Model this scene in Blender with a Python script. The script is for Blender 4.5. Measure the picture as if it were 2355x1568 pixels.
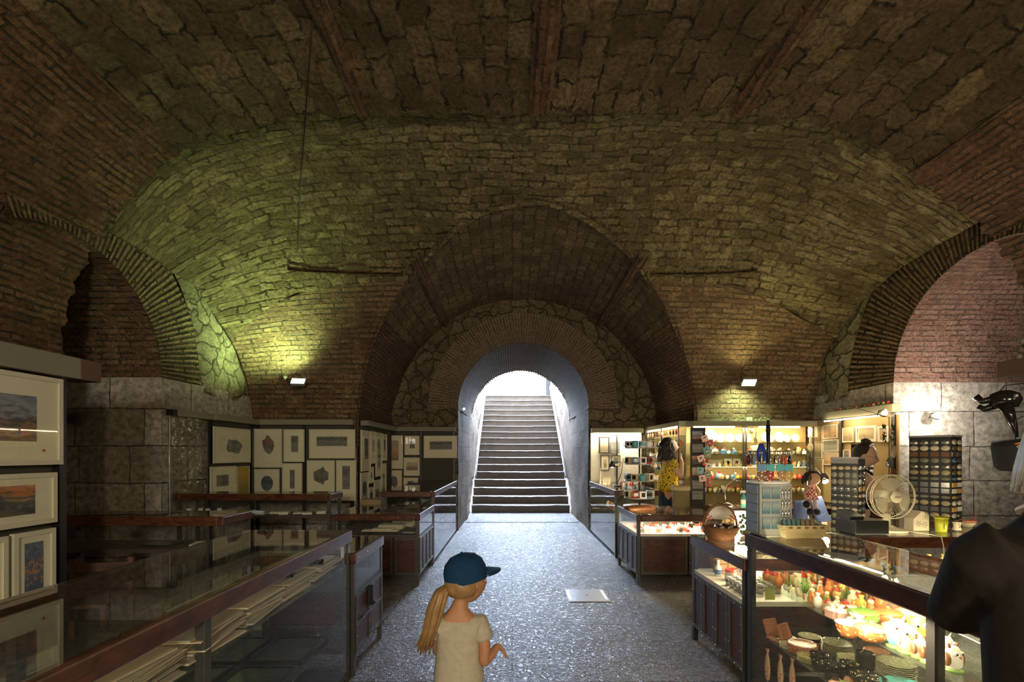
import bpy, bmesh, math, random
import numpy as np
from mathutils import Vector, Matrix, Euler
for o in list(bpy.data.objects): bpy.data.objects.remove(o, do_unlink=True)
SC = bpy.context.scene
COL = SC.collection
RNG = random.Random(7)
PI = math.pi
# ------------------------------------------------------------------ camera
H, F, CX, CY = 1.5, 1100.0, 1177.5, 1043.0
cam_d = bpy.data.cameras.new('camera'); cam = bpy.data.objects.new('camera', cam_d); COL.objects.link(cam)
cam.location = (0, 0, H); cam.rotation_euler = (PI/2, 0, 0)
cam_d.sensor_fit = 'HORIZONTAL'; cam_d.sensor_width = 36; cam_d.lens = F/2355*36
cam_d.shift_y = (CY-784)/2355; cam_d.clip_start = .05; cam_d.clip_end = 300
SC.camera = cam
# ------------------------------------------------------------------ sky, exposure
w = bpy.data.worlds.new('sky'); SC.world = w; w.use_nodes = True
nt = w.node_tree; nt.nodes.clear()
bg = nt.nodes.new('ShaderNodeBackground'); wo = nt.nodes.new('ShaderNodeOutputWorld')
bg.inputs[0].default_value = (.60, .75, 1, 1); bg.inputs[1].default_value = 96.0
nt.links.new(bg.outputs[0], wo.inputs[0])
SC.view_settings.view_transform = 'Standard'; SC.view_settings.look = 'None'
SC.view_settings.exposure = 0.0; SC.view_settings.gamma = 1; SC.view_settings.use_curve_mapping = False
sun_d = bpy.data.lights.new('sun', 'SUN'); sun_d.energy = 9; sun_d.angle = .01; sun_d.color = (1, .95, .86)
sun = bpy.data.objects.new('sun', sun_d); COL.objects.link(sun); sun.rotation_euler = (math.radians(38), math.radians(-28), 0); sun.location = (0, 20, 20)
# daylight falling down the open stair well (sky portal over the well opening)
pd = bpy.data.lights.new('sky_portal', 'AREA'); pd.shape = 'RECTANGLE'; pd.size = 2.6; pd.size_y = 2.6
pd.cycles.is_portal = True
po = bpy.data.objects.new('sky_portal', pd); COL.objects.link(po); po.location = (.22, 12.75, 2.9); po.rotation_euler = (-PI/2, 0, 0)

def spot(loc, aim, watts, col, angle, blend=.6, size=.06, parent=None):
    d = bpy.data.lights.new('lamp_or_fill_light', 'SPOT'); d.energy = watts; d.color = col; d.spot_size = math.radians(angle)
    d.spot_blend = blend; d.shadow_soft_size = size
    o = bpy.data.objects.new('lamp_or_fill_light', d); COL.objects.link(o); o.location = loc
    o.rotation_euler = (Vector(aim)-Vector(loc)).to_track_quat('-Z', 'Y').to_euler()
    return o
def area(loc, aim, watts, col, sx, sy):
    d = bpy.data.lights.new('lamp_or_fill_light', 'AREA'); d.shape = 'RECTANGLE'; d.size = sx; d.size_y = sy; d.energy = watts; d.color = col
    o = bpy.data.objects.new('lamp_or_fill_light', d); COL.objects.link(o); o.location = loc
    o.rotation_euler = (Vector(aim)-Vector(loc)).to_track_quat('-Z', 'Y').to_euler()
    return o
def point(loc, watts, col, size=.03):
    d = bpy.data.lights.new('lamp_or_fill_light', 'POINT'); d.energy = watts; d.color = col; d.shadow_soft_size = size
    o = bpy.data.objects.new('lamp_or_fill_light', d); COL.objects.link(o); o.location = loc
    return o
WARM = (1, .74, .42); GREEN = (.66, 1, .40); WHITE = (1, .9, .7)
LG = dict(room=260, roomg=60, floodL=95, floodR=40, case=1.0)
# added fill for the hall: unseen area lights behind the camera, no fixtures
area((-2.2, -2.6, 2.6), (0.5, 4.0, 4.6), 52, (1, .72, .42), .5, .4)
area((2.8, -2.6, 2.6), (-0.3, 4.0, 4.4), 56, (1, .74, .42), .5, .4)
area((0.2, -3.4, 2.2), (-1.3, 6, 1.4), 185, (1, .88, .70), .8, .5)
# wall floods of the far wall: the left one is aimed up along the wall, the right one down
spot((-3.12, 6.86, 2.62), (-3.75, 6.55, 3.8), 170, GREEN, 165, 1.0, .05)
spot((3.42, 6.95, 2.56), (3.4, 7.25, 1.9), 90, (.75, 1, .55), 120, .9, .05)
spot((3.42, 6.95, 2.62), (3.0, 6.0, 4.6), 34, (1, .9, .4), 150, 1.0, .05)
# clip-on lamps of the stall on the right
point((4.36, 5.45, 1.98), 12, (1, .72, .38)); point((4.95, 5.40, 1.97), 42, (1, .93, .8))
# lamp hidden low in the passage
spot((-.95, 9.62, 2.42), (-1.0, 9.8, 3.2), 3.5, (.8, 1, .25), 120, .8, .02)

# ------------------------------------------------------------------ helpers
def tag(o, label=None, cat=None, group=None, kind=None):
    if label: o['label'] = label
    if cat: o['category'] = cat
    if group: o['group'] = group
    if kind: o['kind'] = kind
    return o
def thing(name, label, cat, loc=(0, 0, 0), rotz=0, group=None):
    o = bpy.data.objects.new(name, None); COL.objects.link(o); o.empty_display_size = .05
    o.location = loc; o.rotation_euler = (0, 0, rotz)
    return tag(o, label, cat, group)
def wl(o):
    v = Vector((0, 0, 0))
    while o is not None:
        v = v + o.location; o = o.parent
    return v
KIDS = {}
def setp(o, p):
    o.parent = p
    KIDS.setdefault(p.name, []).append(o)
def kids(o): return KIDS.get(o.name, [])
def dup(root, loc, rotz=None, label=None, group=None, scale=None, mat=None):
    """copy a thing with its parts and sub-parts (all keep their own local transforms)"""
    r = root.copy(); COL.objects.link(r); r.location = loc
    if rotz is not None: r.rotation_euler = (r.rotation_euler[0], r.rotation_euler[1], rotz)
    if scale is not None: r.scale = (scale, scale, scale) if not hasattr(scale, '__len__') else scale
    if label: r['label'] = label
    if group: r['group'] = group
    def rec(src, dst):
        for ch in kids(src):
            c = ch.copy(); COL.objects.link(c); setp(c, dst)
            c.matrix_parent_inverse = ch.matrix_parent_inverse
            rec(ch, c)
    rec(root, r)
    return r
def recolor(o, m, slot=0):
    if o.type == 'MESH' and len(o.material_slots) > slot:
        o.material_slots[slot].link = 'OBJECT'; o.material_slots[slot].material = m
    return o
class MB:
    def __init__(s): s.v = []; s.f = []; s.mi = []; s.sm = []; s.uv = []
    def add(s, vs, fs, mi=0, smooth=False, uvs=None):
        b = len(s.v); s.v += [tuple(v) for v in vs]
        for i, f in enumerate(fs):
            s.f.append(tuple(b+k for k in f)); s.mi.append(mi); s.sm.append(smooth)
            s.uv.append(uvs[i] if uvs else None)
        return s
    def box(s, x0, x1, y0, y1, z0, z1, mi=0):
        v = [(x, y, z) for z in (z0, z1) for y in (y0, y1) for x in (x0, x1)]
        return s.add(v, [(0, 2, 3, 1), (4, 5, 7, 6), (0, 1, 5, 4), (2, 6, 7, 3), (0, 4, 6, 2), (1, 3, 7, 5)], mi)
    def cbox(s, c, d, mi=0, rz=0, rx=0, ry=0):
        R = Euler((rx, ry, rz)).to_matrix(); c = Vector(c)
        v = [c+R @ Vector((x*d[0]/2, y*d[1]/2, z*d[2]/2)) for z in (-1, 1) for y in (-1, 1) for x in (-1, 1)]
        return s.add(v, [(0, 2, 3, 1), (4, 5, 7, 6), (0, 1, 5, 4), (2, 6, 7, 3), (0, 4, 6, 2), (1, 3, 7, 5)], mi)
    def quad(s, a, b, c, d, mi=0): return s.add([a, b, c, d], [(0, 1, 2, 3)], mi)
    def poly(s, pts, mi=0): return s.add(pts, [tuple(range(len(pts)))], mi)
    def tube(s, pts, r, n=8, mi=0, caps=True):
        pts = [Vector(p) for p in pts]; rs = r if hasattr(r, '__len__') else [r]*len(pts)
        vs = []; up = Vector((0, 0, 1)); prev = None
        for i, p in enumerate(pts):
            t = (pts[min(i+1, len(pts)-1)]-pts[max(i-1, 0)])
            t = t.normalized() if t.length > 1e-9 else Vector((0, 0, 1))
            if prev is None:
                a = t.cross(up) if abs(t.dot(up)) < .95 else t.cross(Vector((1, 0, 0)))
            else:
                a = prev - t*prev.dot(t)
            a.normalize(); prev = a; b = t.cross(a)
            for k in range(n):
                th = 2*PI*k/n; vs.append(p+(a*math.cos(th)+b*math.sin(th))*rs[i])
        fs = [(i*n+k, i*n+(k+1) % n, (i+1)*n+(k+1) % n, (i+1)*n+k) for i in range(len(pts)-1) for k in range(n)]
        s.add(vs, fs, mi, True)
        if caps:
            b = len(s.v)-len(vs)
            s.f += [tuple(b+k for k in reversed(range(n))), tuple(b+(len(pts)-1)*n+k for k in range(n))]
            s.mi += [mi, mi]; s.sm += [False, False]; s.uv += [None, None]
        return s
    def cyl(s, p, q, r0, r1=None, n=16, mi=0): return s.tube([p, q], [r0, r0 if r1 is None else r1], n, mi)
    def lathe(s, prof, c=(0, 0, 0), n=20, mi=0, wob=None, sx=1, sy=1, smooth=True):
        vs = []; c = Vector(c)
        for (r, z) in prof:
            for k in range(n):
                th = 2*PI*k/n; rr = r*(wob(th) if wob else 1)
                vs.append(c+Vector((rr*math.cos(th)*sx, rr*math.sin(th)*sy, z)))
        fs = [(i*n+k, i*n+(k+1) % n, (i+1)*n+(k+1) % n, (i+1)*n+k) for i in range(len(prof)-1) for k in range(n)]
        return s.add(vs, fs, mi, smooth)
    def ball(s, c, r, n=12, mi=0):
        r = r if hasattr(r, '__len__') else (r, r, r)
        m = max(5, n//2+1)
        prof = [(math.sin(PI*i/(m-1)), -math.cos(PI*i/(m-1))) for i in range(m)]
        vs = []; c = Vector(c)
        for (q, z) in prof:
            for k in range(n):
                th = 2*PI*k/n; vs.append(c+Vector((q*math.cos(th)*r[0], q*math.sin(th)*r[1], z*r[2])))
        fs = [(i*n+k, i*n+(k+1) % n, (i+1)*n+(k+1) % n, (i+1)*n+k) for i in range(m-1) for k in range(n)]
        return s.add(vs, fs, mi, True)
    def build(s, name, mats, parent=None, origin=None, local=False, bevel=0):
        mats = mats if isinstance(mats, (list, tuple)) else [mats]
        off = wl(parent) if parent is not None else Vector(origin or (0, 0, 0))
        if local: off = Vector((0, 0, 0))
        me = bpy.data.meshes.new(name)
        me.from_pydata([(v[0]-off[0], v[1]-off[1], v[2]-off[2]) for v in s.v], [], s.f)
        for m in mats: me.materials.append(m)
        me.polygons.foreach_set('material_index', s.mi); me.polygons.foreach_set('use_smooth', s.sm)
        if any(u is not None for u in s.uv):
            ul = me.uv_layers.new(name='UVMap')
            for p in me.polygons:
                u = s.uv[p.index]
                if u:
                    for k, li in enumerate(p.loop_indices): ul.data[li].uv = u[k]
        me.update()
        o = bpy.data.objects.new(name, me); COL.objects.link(o)
        if parent is not None: setp(o, parent)
        elif not local: o.location = off
        if bevel:
            b = o.modifiers.new('bevel', 'BEVEL'); b.width = bevel; b.segments = 2; b.limit_method = 'ANGLE'; b.angle_limit = .8
        return o

# ------------------------------------------------------------------ materials
class NT:
    def __init__(s, name):
        s.m = bpy.data.materials.new(name); s.m.use_nodes = True; s.t = s.m.node_tree; s.t.nodes.clear()
        s.out = s.n('ShaderNodeOutputMaterial')
    def n(s, typ, **kw):
        nd = s.t.nodes.new(typ)
        for k, v in kw.items(): setattr(nd, k, v)
        return nd
    def l(s, a, b): s.t.links.new(a, b)
    def tex(s, typ, vec, scale, **kw):
        nd = s.n(typ)
        nd.inputs['Scale'].default_value = scale
        for k, v in kw.items(): nd.inputs[k].default_value = v
        if vec is not None: s.l(vec, nd.inputs['Vector'])
        return nd
    def math(s, op, a, b=None, clamp=False):
        nd = s.n('ShaderNodeMath', operation=op, use_clamp=clamp)
        for i, x in enumerate((a, b)):
            if x is None: continue
            if isinstance(x, (int, float)): nd.inputs[i].default_value = x
            else: s.l(x, nd.inputs[i])
        return nd.outputs[0]
    def mix(s, fac, a, b, blend='MIX'):
        nd = s.n('ShaderNodeMix', data_type='RGBA', blend_type=blend)
        for i, x in ((0, fac), (6, a), (7, b)):
            if isinstance(x, (int, float)): nd.inputs[i].default_value = x
            elif isinstance(x, tuple): nd.inputs[i].default_value = (*x, 1)[:4]
            else: s.l(x, nd.inputs[i])
        return nd.outputs[2]
    def ramp(s, fac, stops, interp='LINEAR'):
        nd = s.n('ShaderNodeValToRGB'); cr = nd.color_ramp; cr.interpolation = interp
        while len(cr.elements) < len(stops): cr.elements.new(.5)
        for e, (p, c) in zip(cr.elements, stops): e.position = p; e.color = (*c, 1)[:4]
        s.l(fac, nd.inputs[0]); return nd.outputs[0]
    def bump(s, h, strength=.5, dist=.02, normal=None):
        nd = s.n('ShaderNodeBump'); nd.inputs['Strength'].default_value = strength; nd.inputs['Distance'].default_value = dist
        s.l(h, nd.inputs['Height'])
        if normal is not None: s.l(normal, nd.inputs['Normal'])
        return nd.outputs[0]
    def bsdf(s, col, rough=.6, metal=0, normal=None, spec=.5, **kw):
        b = s.n('ShaderNodeBsdfPrincipled')
        for i, x in (('Base Color', col), ('Roughness', rough), ('Metallic', metal), ('Specular IOR Level', spec)):
            if isinstance(x, (int, float)): b.inputs[i].default_value = x
            elif isinstance(x, tuple): b.inputs[i].default_value = (*x, 1)[:4]
            else: s.l(x, b.inputs[i])
        for k, v in kw.items(): b.inputs[k].default_value = v
        if normal is not None: s.l(normal, b.inputs['Normal'])
        s.l(b.outputs[0], s.out.inputs[0]); return b
_P = {}
def P(name, col, rough=.55, metal=0, var=.15, scale=12, bump=0, spec=.5):
    """plain painted / plastic / fabric material with a little mottling"""
    if name in _P: return _P[name]
    t = NT(name); tc = t.n('ShaderNodeTexCoord').outputs['Object']
    nz = t.tex('ShaderNodeTexNoise', tc, scale, Detail=3)
    a = tuple(c*(1-var) for c in col); b = tuple(min(1, c*(1+var)) for c in col)
    c = t.mix(nz.outputs[0], a, b)
    nm = t.bump(nz.outputs[0], bump, .01) if bump else None
    t.bsdf(c, rough, metal, nm, spec)
    _P[name] = t.m; return t.m
def emit(name, col, strength):
    if name in _P: return _P[name]
    t = NT(name); e = t.n('ShaderNodeEmission'); e.inputs[0].default_value = (*col, 1); e.inputs[1].default_value = strength
    t.l(e.outputs[0], t.out.inputs[0]); _P[name] = t.m; return t.m
def glass(name, ior=1.55, tint=(.93, .97, .94), dust=.02):
    """thin sheet glass: straight-through transmission with a Fresnel mirror reflection and a trace of dust"""
    if name in _P: return _P[name]
    t = NT(name); tr = t.n('ShaderNodeBsdfTransparent'); tr.inputs[0].default_value = (*tint, 1)
    gl = t.n('ShaderNodeBsdfGlossy'); gl.inputs['Roughness'].default_value = .015
    lw = t.n('ShaderNodeLayerWeight'); lw.inputs[0].default_value = .5
    r0 = 2*((ior-1)/(ior+1))**2          # both faces of the sheet
    frv = t.math('ADD', r0, t.math('MULTIPLY', t.math('POWER', lw.outputs['Facing'], 4.5), 1-r0), True)
    tc = t.n('ShaderNodeTexCoord').outputs['Object']; nz = t.tex('ShaderNodeTexNoise', tc, 3, Detail=6)
    df = t.n('ShaderNodeBsdfDiffuse'); df.inputs[0].default_value = (.6, .6, .55, 1)
    m0 = t.n('ShaderNodeMixShader'); t.l(t.math('MULTIPLY', nz.outputs[0], dust*2), m0.inputs[0]); t.l(tr.outputs[0], m0.inputs[1]); t.l(df.outputs[0], m0.inputs[2])
    m = t.n('ShaderNodeMixShader'); t.l(frv, m.inputs[0]); t.l(m0.outputs[0], m.inputs[1]); t.l(gl.outputs[0], m.inputs[2])
    t.l(m.outputs[0], t.out.inputs[0]); _P[name] = t.m; return t.m
def masonry(name, bw, bh, c1, c2, mortar, ms=.012, smooth=.4, distort=.012, dscale=6, rough=.85, bump=.9, bdist=.03,
            stain=.5, uneven=.5, mmin=.08, noisescale=25):
    """coursed bricks or stones from the UVs (metres); rows run along U"""
    t = NT(name); uv = t.n('ShaderNodeUVMap').outputs[0]
    nz = t.tex('ShaderNodeTexNoise', uv, dscale, Detail=3)
    off = t.n('ShaderNodeVectorMath', operation='SUBTRACT'); t.l(nz.outputs['Color'], off.inputs[0]); off.inputs[1].default_value = (.5, .5, .5)
    sc = t.n('ShaderNodeVectorMath', operation='SCALE'); t.l(off.outputs[0], sc.inputs[0]); sc.inputs['Scale'].default_value = distort*2
    ad0 = t.n('ShaderNodeVectorMath', operation='ADD'); t.l(uv, ad0.inputs[0]); t.l(sc.outputs[0], ad0.inputs[1])
    nzb = t.tex('ShaderNodeTexNoise', uv, dscale*4.5, Detail=3)
    offb = t.n('ShaderNodeVectorMath', operation='SUBTRACT'); t.l(nzb.outputs['Color'], offb.inputs[0]); offb.inputs[1].default_value = (.5, .5, .5)
    scb = t.n('ShaderNodeVectorMath', operation='SCALE'); t.l(offb.outputs[0], scb.inputs[0]); scb.inputs['Scale'].default_value = distort*.9
    ad = t.n('ShaderNodeVectorMath', operation='ADD'); t.l(ad0.outputs[0], ad.inputs[0]); t.l(scb.outputs[0], ad.inputs[1])
    def brick(vec):
        b = t.n('ShaderNodeTexBrick'); t.l(vec, b.inputs['Vector']); b.inputs['Scale'].default_value = 1
        b.inputs['Brick Width'].default_value = bw; b.inputs['Row Height'].default_value = bh
        b.inputs['Mortar Size'].default_value = ms; b.inputs['Mortar Smooth'].default_value = smooth; b.inputs['Bias'].default_value = 0
        b.offset = .5; b.squash = .72; b.squash_frequency = 3
        return b
    b = brick(ad.outputs[0])
    b.inputs['Color1'].default_value = (0, 0, 0, 1); b.inputs['Color2'].default_value = (1, 1, 1, 1); b.inputs['Mortar'].default_value = (.5, .5, .5, 1)
    stone = t.mix(b.outputs['Color'], c1, c2)
    n2 = t.tex('ShaderNodeTexNoise', uv, noisescale, Detail=6, Roughness=.7)
    n3 = t.tex('ShaderNodeTexNoise', uv, 1.1, Detail=4, Roughness=.6)
    n4 = t.tex('ShaderNodeTexNoise', uv, 5, Detail=5, Roughness=.65)
    stone = t.mix(t.math('MULTIPLY', t.ramp(n2.outputs[0], [(.38, (0, 0, 0)), (.64, (1, 1, 1))]), .8), stone, tuple(x*.28 for x in c1))
    stone = t.mix(t.math('MULTIPLY', t.ramp(n3.outputs[0], [(.42, (0, 0, 0)), (.62, (1, 1, 1))]), stain), stone, tuple(x*.4 for x in c1))
    stone = t.mix(t.math('MULTIPLY', t.ramp(n4.outputs[0], [(.55, (0, 0, 0)), (.75, (1, 1, 1))]), uneven), stone, tuple(min(1, x*1.5) for x in c2))
    n5 = t.tex('ShaderNodeTexNoise', uv, 5.5, Detail=4, Roughness=.7)
    mk = t.ramp(n5.outputs[0], [(.42, (mmin,)*3), (.60, (1, 1, 1))])
    mf = t.math('MULTIPLY', b.outputs['Fac'], mk)
    col = t.mix(mf, stone, mortar)
    h = t.math('SUBTRACT', 1.0, mf)
    h = t.math('ADD', h, t.math('MULTIPLY', b.outputs['Color'], .35))
    h = t.math('ADD', h, t.math('MULTIPLY', n2.outputs[0], .8))
    h = t.math('ADD', h, t.math('MULTIPLY', n4.outputs[0], .6))
    t.bsdf(col, rough, 0, t.bump(h, bump, bdist), .08 if 'passage' in name else .18)
    return t.m
def rubble(name, scale, c1, c2, mortar, rough=.85, bump=1, bdist=.05, edge=.035, stretch=(1, 1, 1)):
    """irregular field stones from a cell pattern"""
    t = NT(name); uv = t.n('ShaderNodeUVMap').outputs[0]
    mp = t.n('ShaderNodeMapping'); t.l(uv, mp.inputs[0]); mp.inputs['Scale'].default_value = stretch
    nz = t.tex('ShaderNodeTexNoise', mp.outputs[0], 4, Detail=3)
    off = t.n('ShaderNodeVectorMath', operation='SCALE'); t.l(nz.outputs['Color'], off.inputs[0]); off.inputs['Scale'].default_value = .3
    ad = t.n('ShaderNodeVectorMath', operation='ADD'); t.l(mp.outputs[0], ad.inputs[0]); t.l(off.outputs[0], ad.inputs[1])
    v1 = t.n('ShaderNodeTexVoronoi', feature='DISTANCE_TO_EDGE'); t.l(ad.outputs[0], v1.inputs['Vector']); v1.inputs['Scale'].default_value = scale
    v2 = t.n('ShaderNodeTexVoronoi'); t.l(ad.outputs[0], v2.inputs['Vector']); v2.inputs['Scale'].default_value = scale
    sp = t.n('ShaderNodeSeparateColor'); t.l(v2.outputs['Color'], sp.inputs[0])
    n2 = t.tex('ShaderNodeTexNoise', uv, 22, Detail=6, Roughness=.7)
    st = t.mix(sp.outputs[0], c1, c2)
    st = t.mix(t.math('MULTIPLY', t.ramp(n2.outputs[0], [(.40, (0, 0, 0)), (.66, (1, 1, 1))]), .75), st, tuple(x*.35 for x in c1))
    n6 = t.tex('ShaderNodeTexNoise', uv, 7, Detail=5, Roughness=.7); st = t.mix(t.math('MULTIPLY', t.ramp(n6.outputs[0], [(.45, (0, 0, 0)), (.65, (1, 1, 1))]), .6), st, tuple(x*.5 for x in c1))
    e = t.ramp(v1.outputs[0], [(0, (0, 0, 0)), (edge*1.3, (.5, .5, .5)), (edge*4, (.82, .82, .82)), (edge*9, (1, 1, 1))])
    col = t.mix(t.math('MULTIPLY', e, 1.6, True), mortar, st)
    h = t.math('ADD', e, t.math('MULTIPLY', n2.outputs[0], .6)); h = t.math('ADD', h, t.math('MULTIPLY', n6.outputs[0], .8))
    t.bsdf(col, rough, 0, t.bump(h, bump, bdist), .25)
    return t.m
def cloth(name, c1, c2, rough=.9): return P(name, c1, rough, 0, .2, 40, .3, .15)

M = {}
M['stone_back'] = masonry('coursed_tufa', .25, .105, (.19, .145, .07), (.42, .34, .17), (.07, .052, .028), ms=.02, smooth=1.0, distort=.05, dscale=5, bump=1, bdist=.05, stain=.55, uneven=.55)
M['stone_ceil'] = masonry('ceiling_stone', .38, .20, (.14, .095, .048), (.32, .23, .12), (.022, .015, .009), ms=.02, smooth=1.0, distort=.085, dscale=3.4, bump=1, bdist=.06, stain=.6, uneven=.35)
M['brick_ceil'] = masonry('vault_brick', .33, .062, (.16, .08, .045), (.30, .17, .09), (.05, .04, .025), ms=.012, smooth=.5, distort=.02, dscale=5, bump=1, bdist=.05, stain=.4, uneven=.4)
M['brick_wall'] = masonry('flat_brick', .30, .068, (.20, .12, .07), (.36, .25, .13), (.09, .075, .05), ms=.013, smooth=.5, distort=.012, dscale=5, bump=1, bdist=.04, stain=.4, uneven=.4)
M['brick_pink'] = masonry('pink_brick', .30, .062, (.32, .17, .13), (.46, .30, .24), (.17, .13, .11), ms=.012, smooth=.5, distort=.012, dscale=5, bump=1, bdist=.035, stain=.2, uneven=.3)
M['brick_dark'] = masonry('recess_brick', .24, .058, (.17, .09, .055), (.28, .17, .09), (.07, .05, .035), ms=.012, smooth=.5, distort=.02, dscale=5, bump=1, bdist=.035, stain=.5, uneven=.4)
M['stone_recess'] = masonry('recess_stone', .27, .15, (.15, .10, .05), (.30, .22, .11), (.07, .05, .03), ms=.018, smooth=1.0, distort=.05, dscale=5, bump=1, bdist=.045, stain=.5, uneven=.4)
M['voussoir'] = masonry('ring_brick', .60, .056, (.24, .16, .085), (.42, .30, .15), (.02, .015, .01), ms=.020, smooth=.7, mmin=.7, distort=.012, dscale=5, bump=1, bdist=.045, stain=.3, uneven=.4)
M['voussoir_door'] = masonry('door_ring_brick', .28, .05, (.17, .12, .09), (.27, .2, .14), (.30, .25, .19), ms=.009, mmin=.6, smooth=.4, distort=.008, dscale=5, bump=.8, bdist=.03, stain=.4, uneven=.2)
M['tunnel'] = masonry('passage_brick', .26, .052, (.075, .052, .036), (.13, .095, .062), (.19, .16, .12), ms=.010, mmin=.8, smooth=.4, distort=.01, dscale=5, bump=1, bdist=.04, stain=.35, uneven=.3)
M['ashlar'] = masonry('limestone_ashlar', .78, .42, (.42, .38, .33), (.62, .57, .50), (.05, .045, .04), ms=.008, mmin=.6, smooth=.5, distort=.018, dscale=2.2, bump=.8, bdist=.022, stain=.3, uneven=.35, noisescale=14)
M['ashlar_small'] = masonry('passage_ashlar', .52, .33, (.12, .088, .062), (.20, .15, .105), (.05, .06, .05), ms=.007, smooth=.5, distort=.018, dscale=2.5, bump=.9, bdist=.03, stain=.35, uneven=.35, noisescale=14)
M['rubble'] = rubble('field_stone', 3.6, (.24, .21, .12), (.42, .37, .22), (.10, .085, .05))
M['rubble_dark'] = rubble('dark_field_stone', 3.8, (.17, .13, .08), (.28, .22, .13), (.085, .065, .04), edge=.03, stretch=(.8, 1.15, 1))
# ------------------------------------------------------------------ floor / ground material
def floor_mat():
    t = NT('worn_limestone_paving'); tc = t.n('ShaderNodeTexCoord').outputs['Object']
    mp = t.n('ShaderNodeMapping'); t.l(tc, mp.inputs[0]); mp.inputs['Rotation'].default_value = (0, 0, 0)
    nz = t.tex('ShaderNodeTexNoise', tc, 1.4, Detail=2)
    b = t.n('ShaderNodeTexBrick'); t.l(mp.outputs[0], b.inputs['Vector']); b.inputs['Scale'].default_value = 1
    b.inputs['Brick Width'].default_value = 2.3; b.inputs['Row Height'].default_value = 1.05; b.inputs['Mortar Size'].default_value = .006
    b.inputs['Mortar Smooth'].default_value = .3; b.inputs['Color1'].default_value = (0, 0, 0, 1); b.inputs['Color2'].default_value = (1, 1, 1, 1)
    base = t.mix(b.outputs['Color'], (.20, .18, .165), (.27, .25, .235))
    pit = t.tex('ShaderNodeTexNoise', tc, 27, Detail=5, Roughness=.65, Distortion=.5)
    pits = t.ramp(pit.outputs[0], [(.40, (0, 0, 0)), (.56, (1, 1, 1))])
    zone = t.tex('ShaderNodeTexNoise', tc, .9, Detail=2)
    zr = t.ramp(zone.outputs[0], [(.30, (.45, .45, .45)), (.6, (1, 1, 1))])
    base = t.mix(t.math('MULTIPLY', t.math('SUBTRACT', 1.0, pits), .55), base, (.10, .085, .075))
    base = t.mix(b.outputs['Fac'], base, (.06, .05, .045))
    cr = t.tex('ShaderNodeTexVoronoi', tc, 1.1); cr.feature = 'DISTANCE_TO_EDGE'
    h = t.math('MULTIPLY', pits, zr); h = t.math('SUBTRACT', h, t.math('MULTIPLY', b.outputs['Fac'], 1.5))
    fine = t.tex('ShaderNodeTexNoise', tc, 90, Detail=2)
    h = t.math('ADD', h, t.math('MULTIPLY', fine.outputs[0], .3))
    wav = t.tex('ShaderNodeTexNoise', tc, 5, Detail=2); h = t.math('ADD', h, t.math('MULTIPLY', wav.outputs[0], 1.2))
    ro = t.ramp(pit.outputs[0], [(.4, (.5, .5, .5)), (.56, (.20, .20, .20))])
    t.bsdf(base, ro, 0, t.bump(h, 1, .022), 1.0)
    return t.m
M['floor'] = floor_mat()
M['step'] = P('stair_stone', (.115, .095, .08), .6, 0, .35, 6, .5, .25)
M['plain_stone'] = P('plain_stone', (.2, .17, .12), .9, 0, .3, 4)

def grid(name, fn, us, vs, uvfn, mat, kind='structure', noise=0.0, label=None, cat=None):
    """surface patch fn(u,v)->(x,y,z), UVs in metres from uvfn; noise pushes the stone in and out along the normal"""
    nu, nv = len(us), len(vs)
    U, V = np.meshgrid(us, vs)
    X, Y, Z = fn(U, V); X = X+0*U; Y = Y+0*U; Z = Z+0*U
    if noise:
        Pn = np.stack([X, Y, Z], -1); du = np.gradient(Pn, axis=1); dv = np.gradient(Pn, axis=0)
        N = np.cross(du, dv); N /= (np.linalg.norm(N, axis=-1, keepdims=True)+1e-9)
        rs = np.random.RandomState(len(name)*13+nu)
        d = np.zeros_like(X)
        for k in range(26):
            fr = rs.uniform(2, 14); a = rs.normal(size=3); a /= np.linalg.norm(a)
            d += np.sin((Pn@a)*fr+rs.uniform(0, 6.28))/(1+fr*.15)
        Pn = Pn+N*(d*noise/4)[..., None]; X, Y, Z = Pn[..., 0], Pn[..., 1], Pn[..., 2]
    me = bpy.data.meshes.new(name)
    co = np.stack([X, Y, Z], -1).reshape(-1, 3)
    i = (np.arange(nv-1)[:, None]*nu+np.arange(nu-1)[None, :]).reshape(-1)
    fs = np.stack([i, i+1, i+nu+1, i+nu], 1)
    me.from_pydata(co.tolist(), [], fs.tolist())
    me.materials.append(mat)
    A, B = uvfn(U, V); uvs = np.stack([A+0*U, B+0*U], -1).reshape(-1, 2)
    ul = me.uv_layers.new(name='UVMap'); ul.data.foreach_set('uv', uvs[fs.reshape(-1)].reshape(-1))
    me.polygons.foreach_set('use_smooth', [True]*len(me.polygons)); me.update()
    o = bpy.data.objects.new(name, me); COL.objects.link(o)
    return tag(o, label, cat, None, kind)
L = np.linspace
ZR = lambda y: 2.61+.03*(9.3-y)      # rise of the recess vault, a little higher towards the hall
X0 = .22                       # axis of the passage and the stairs
YB = 4.6                       # far edge of the near vault
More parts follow.
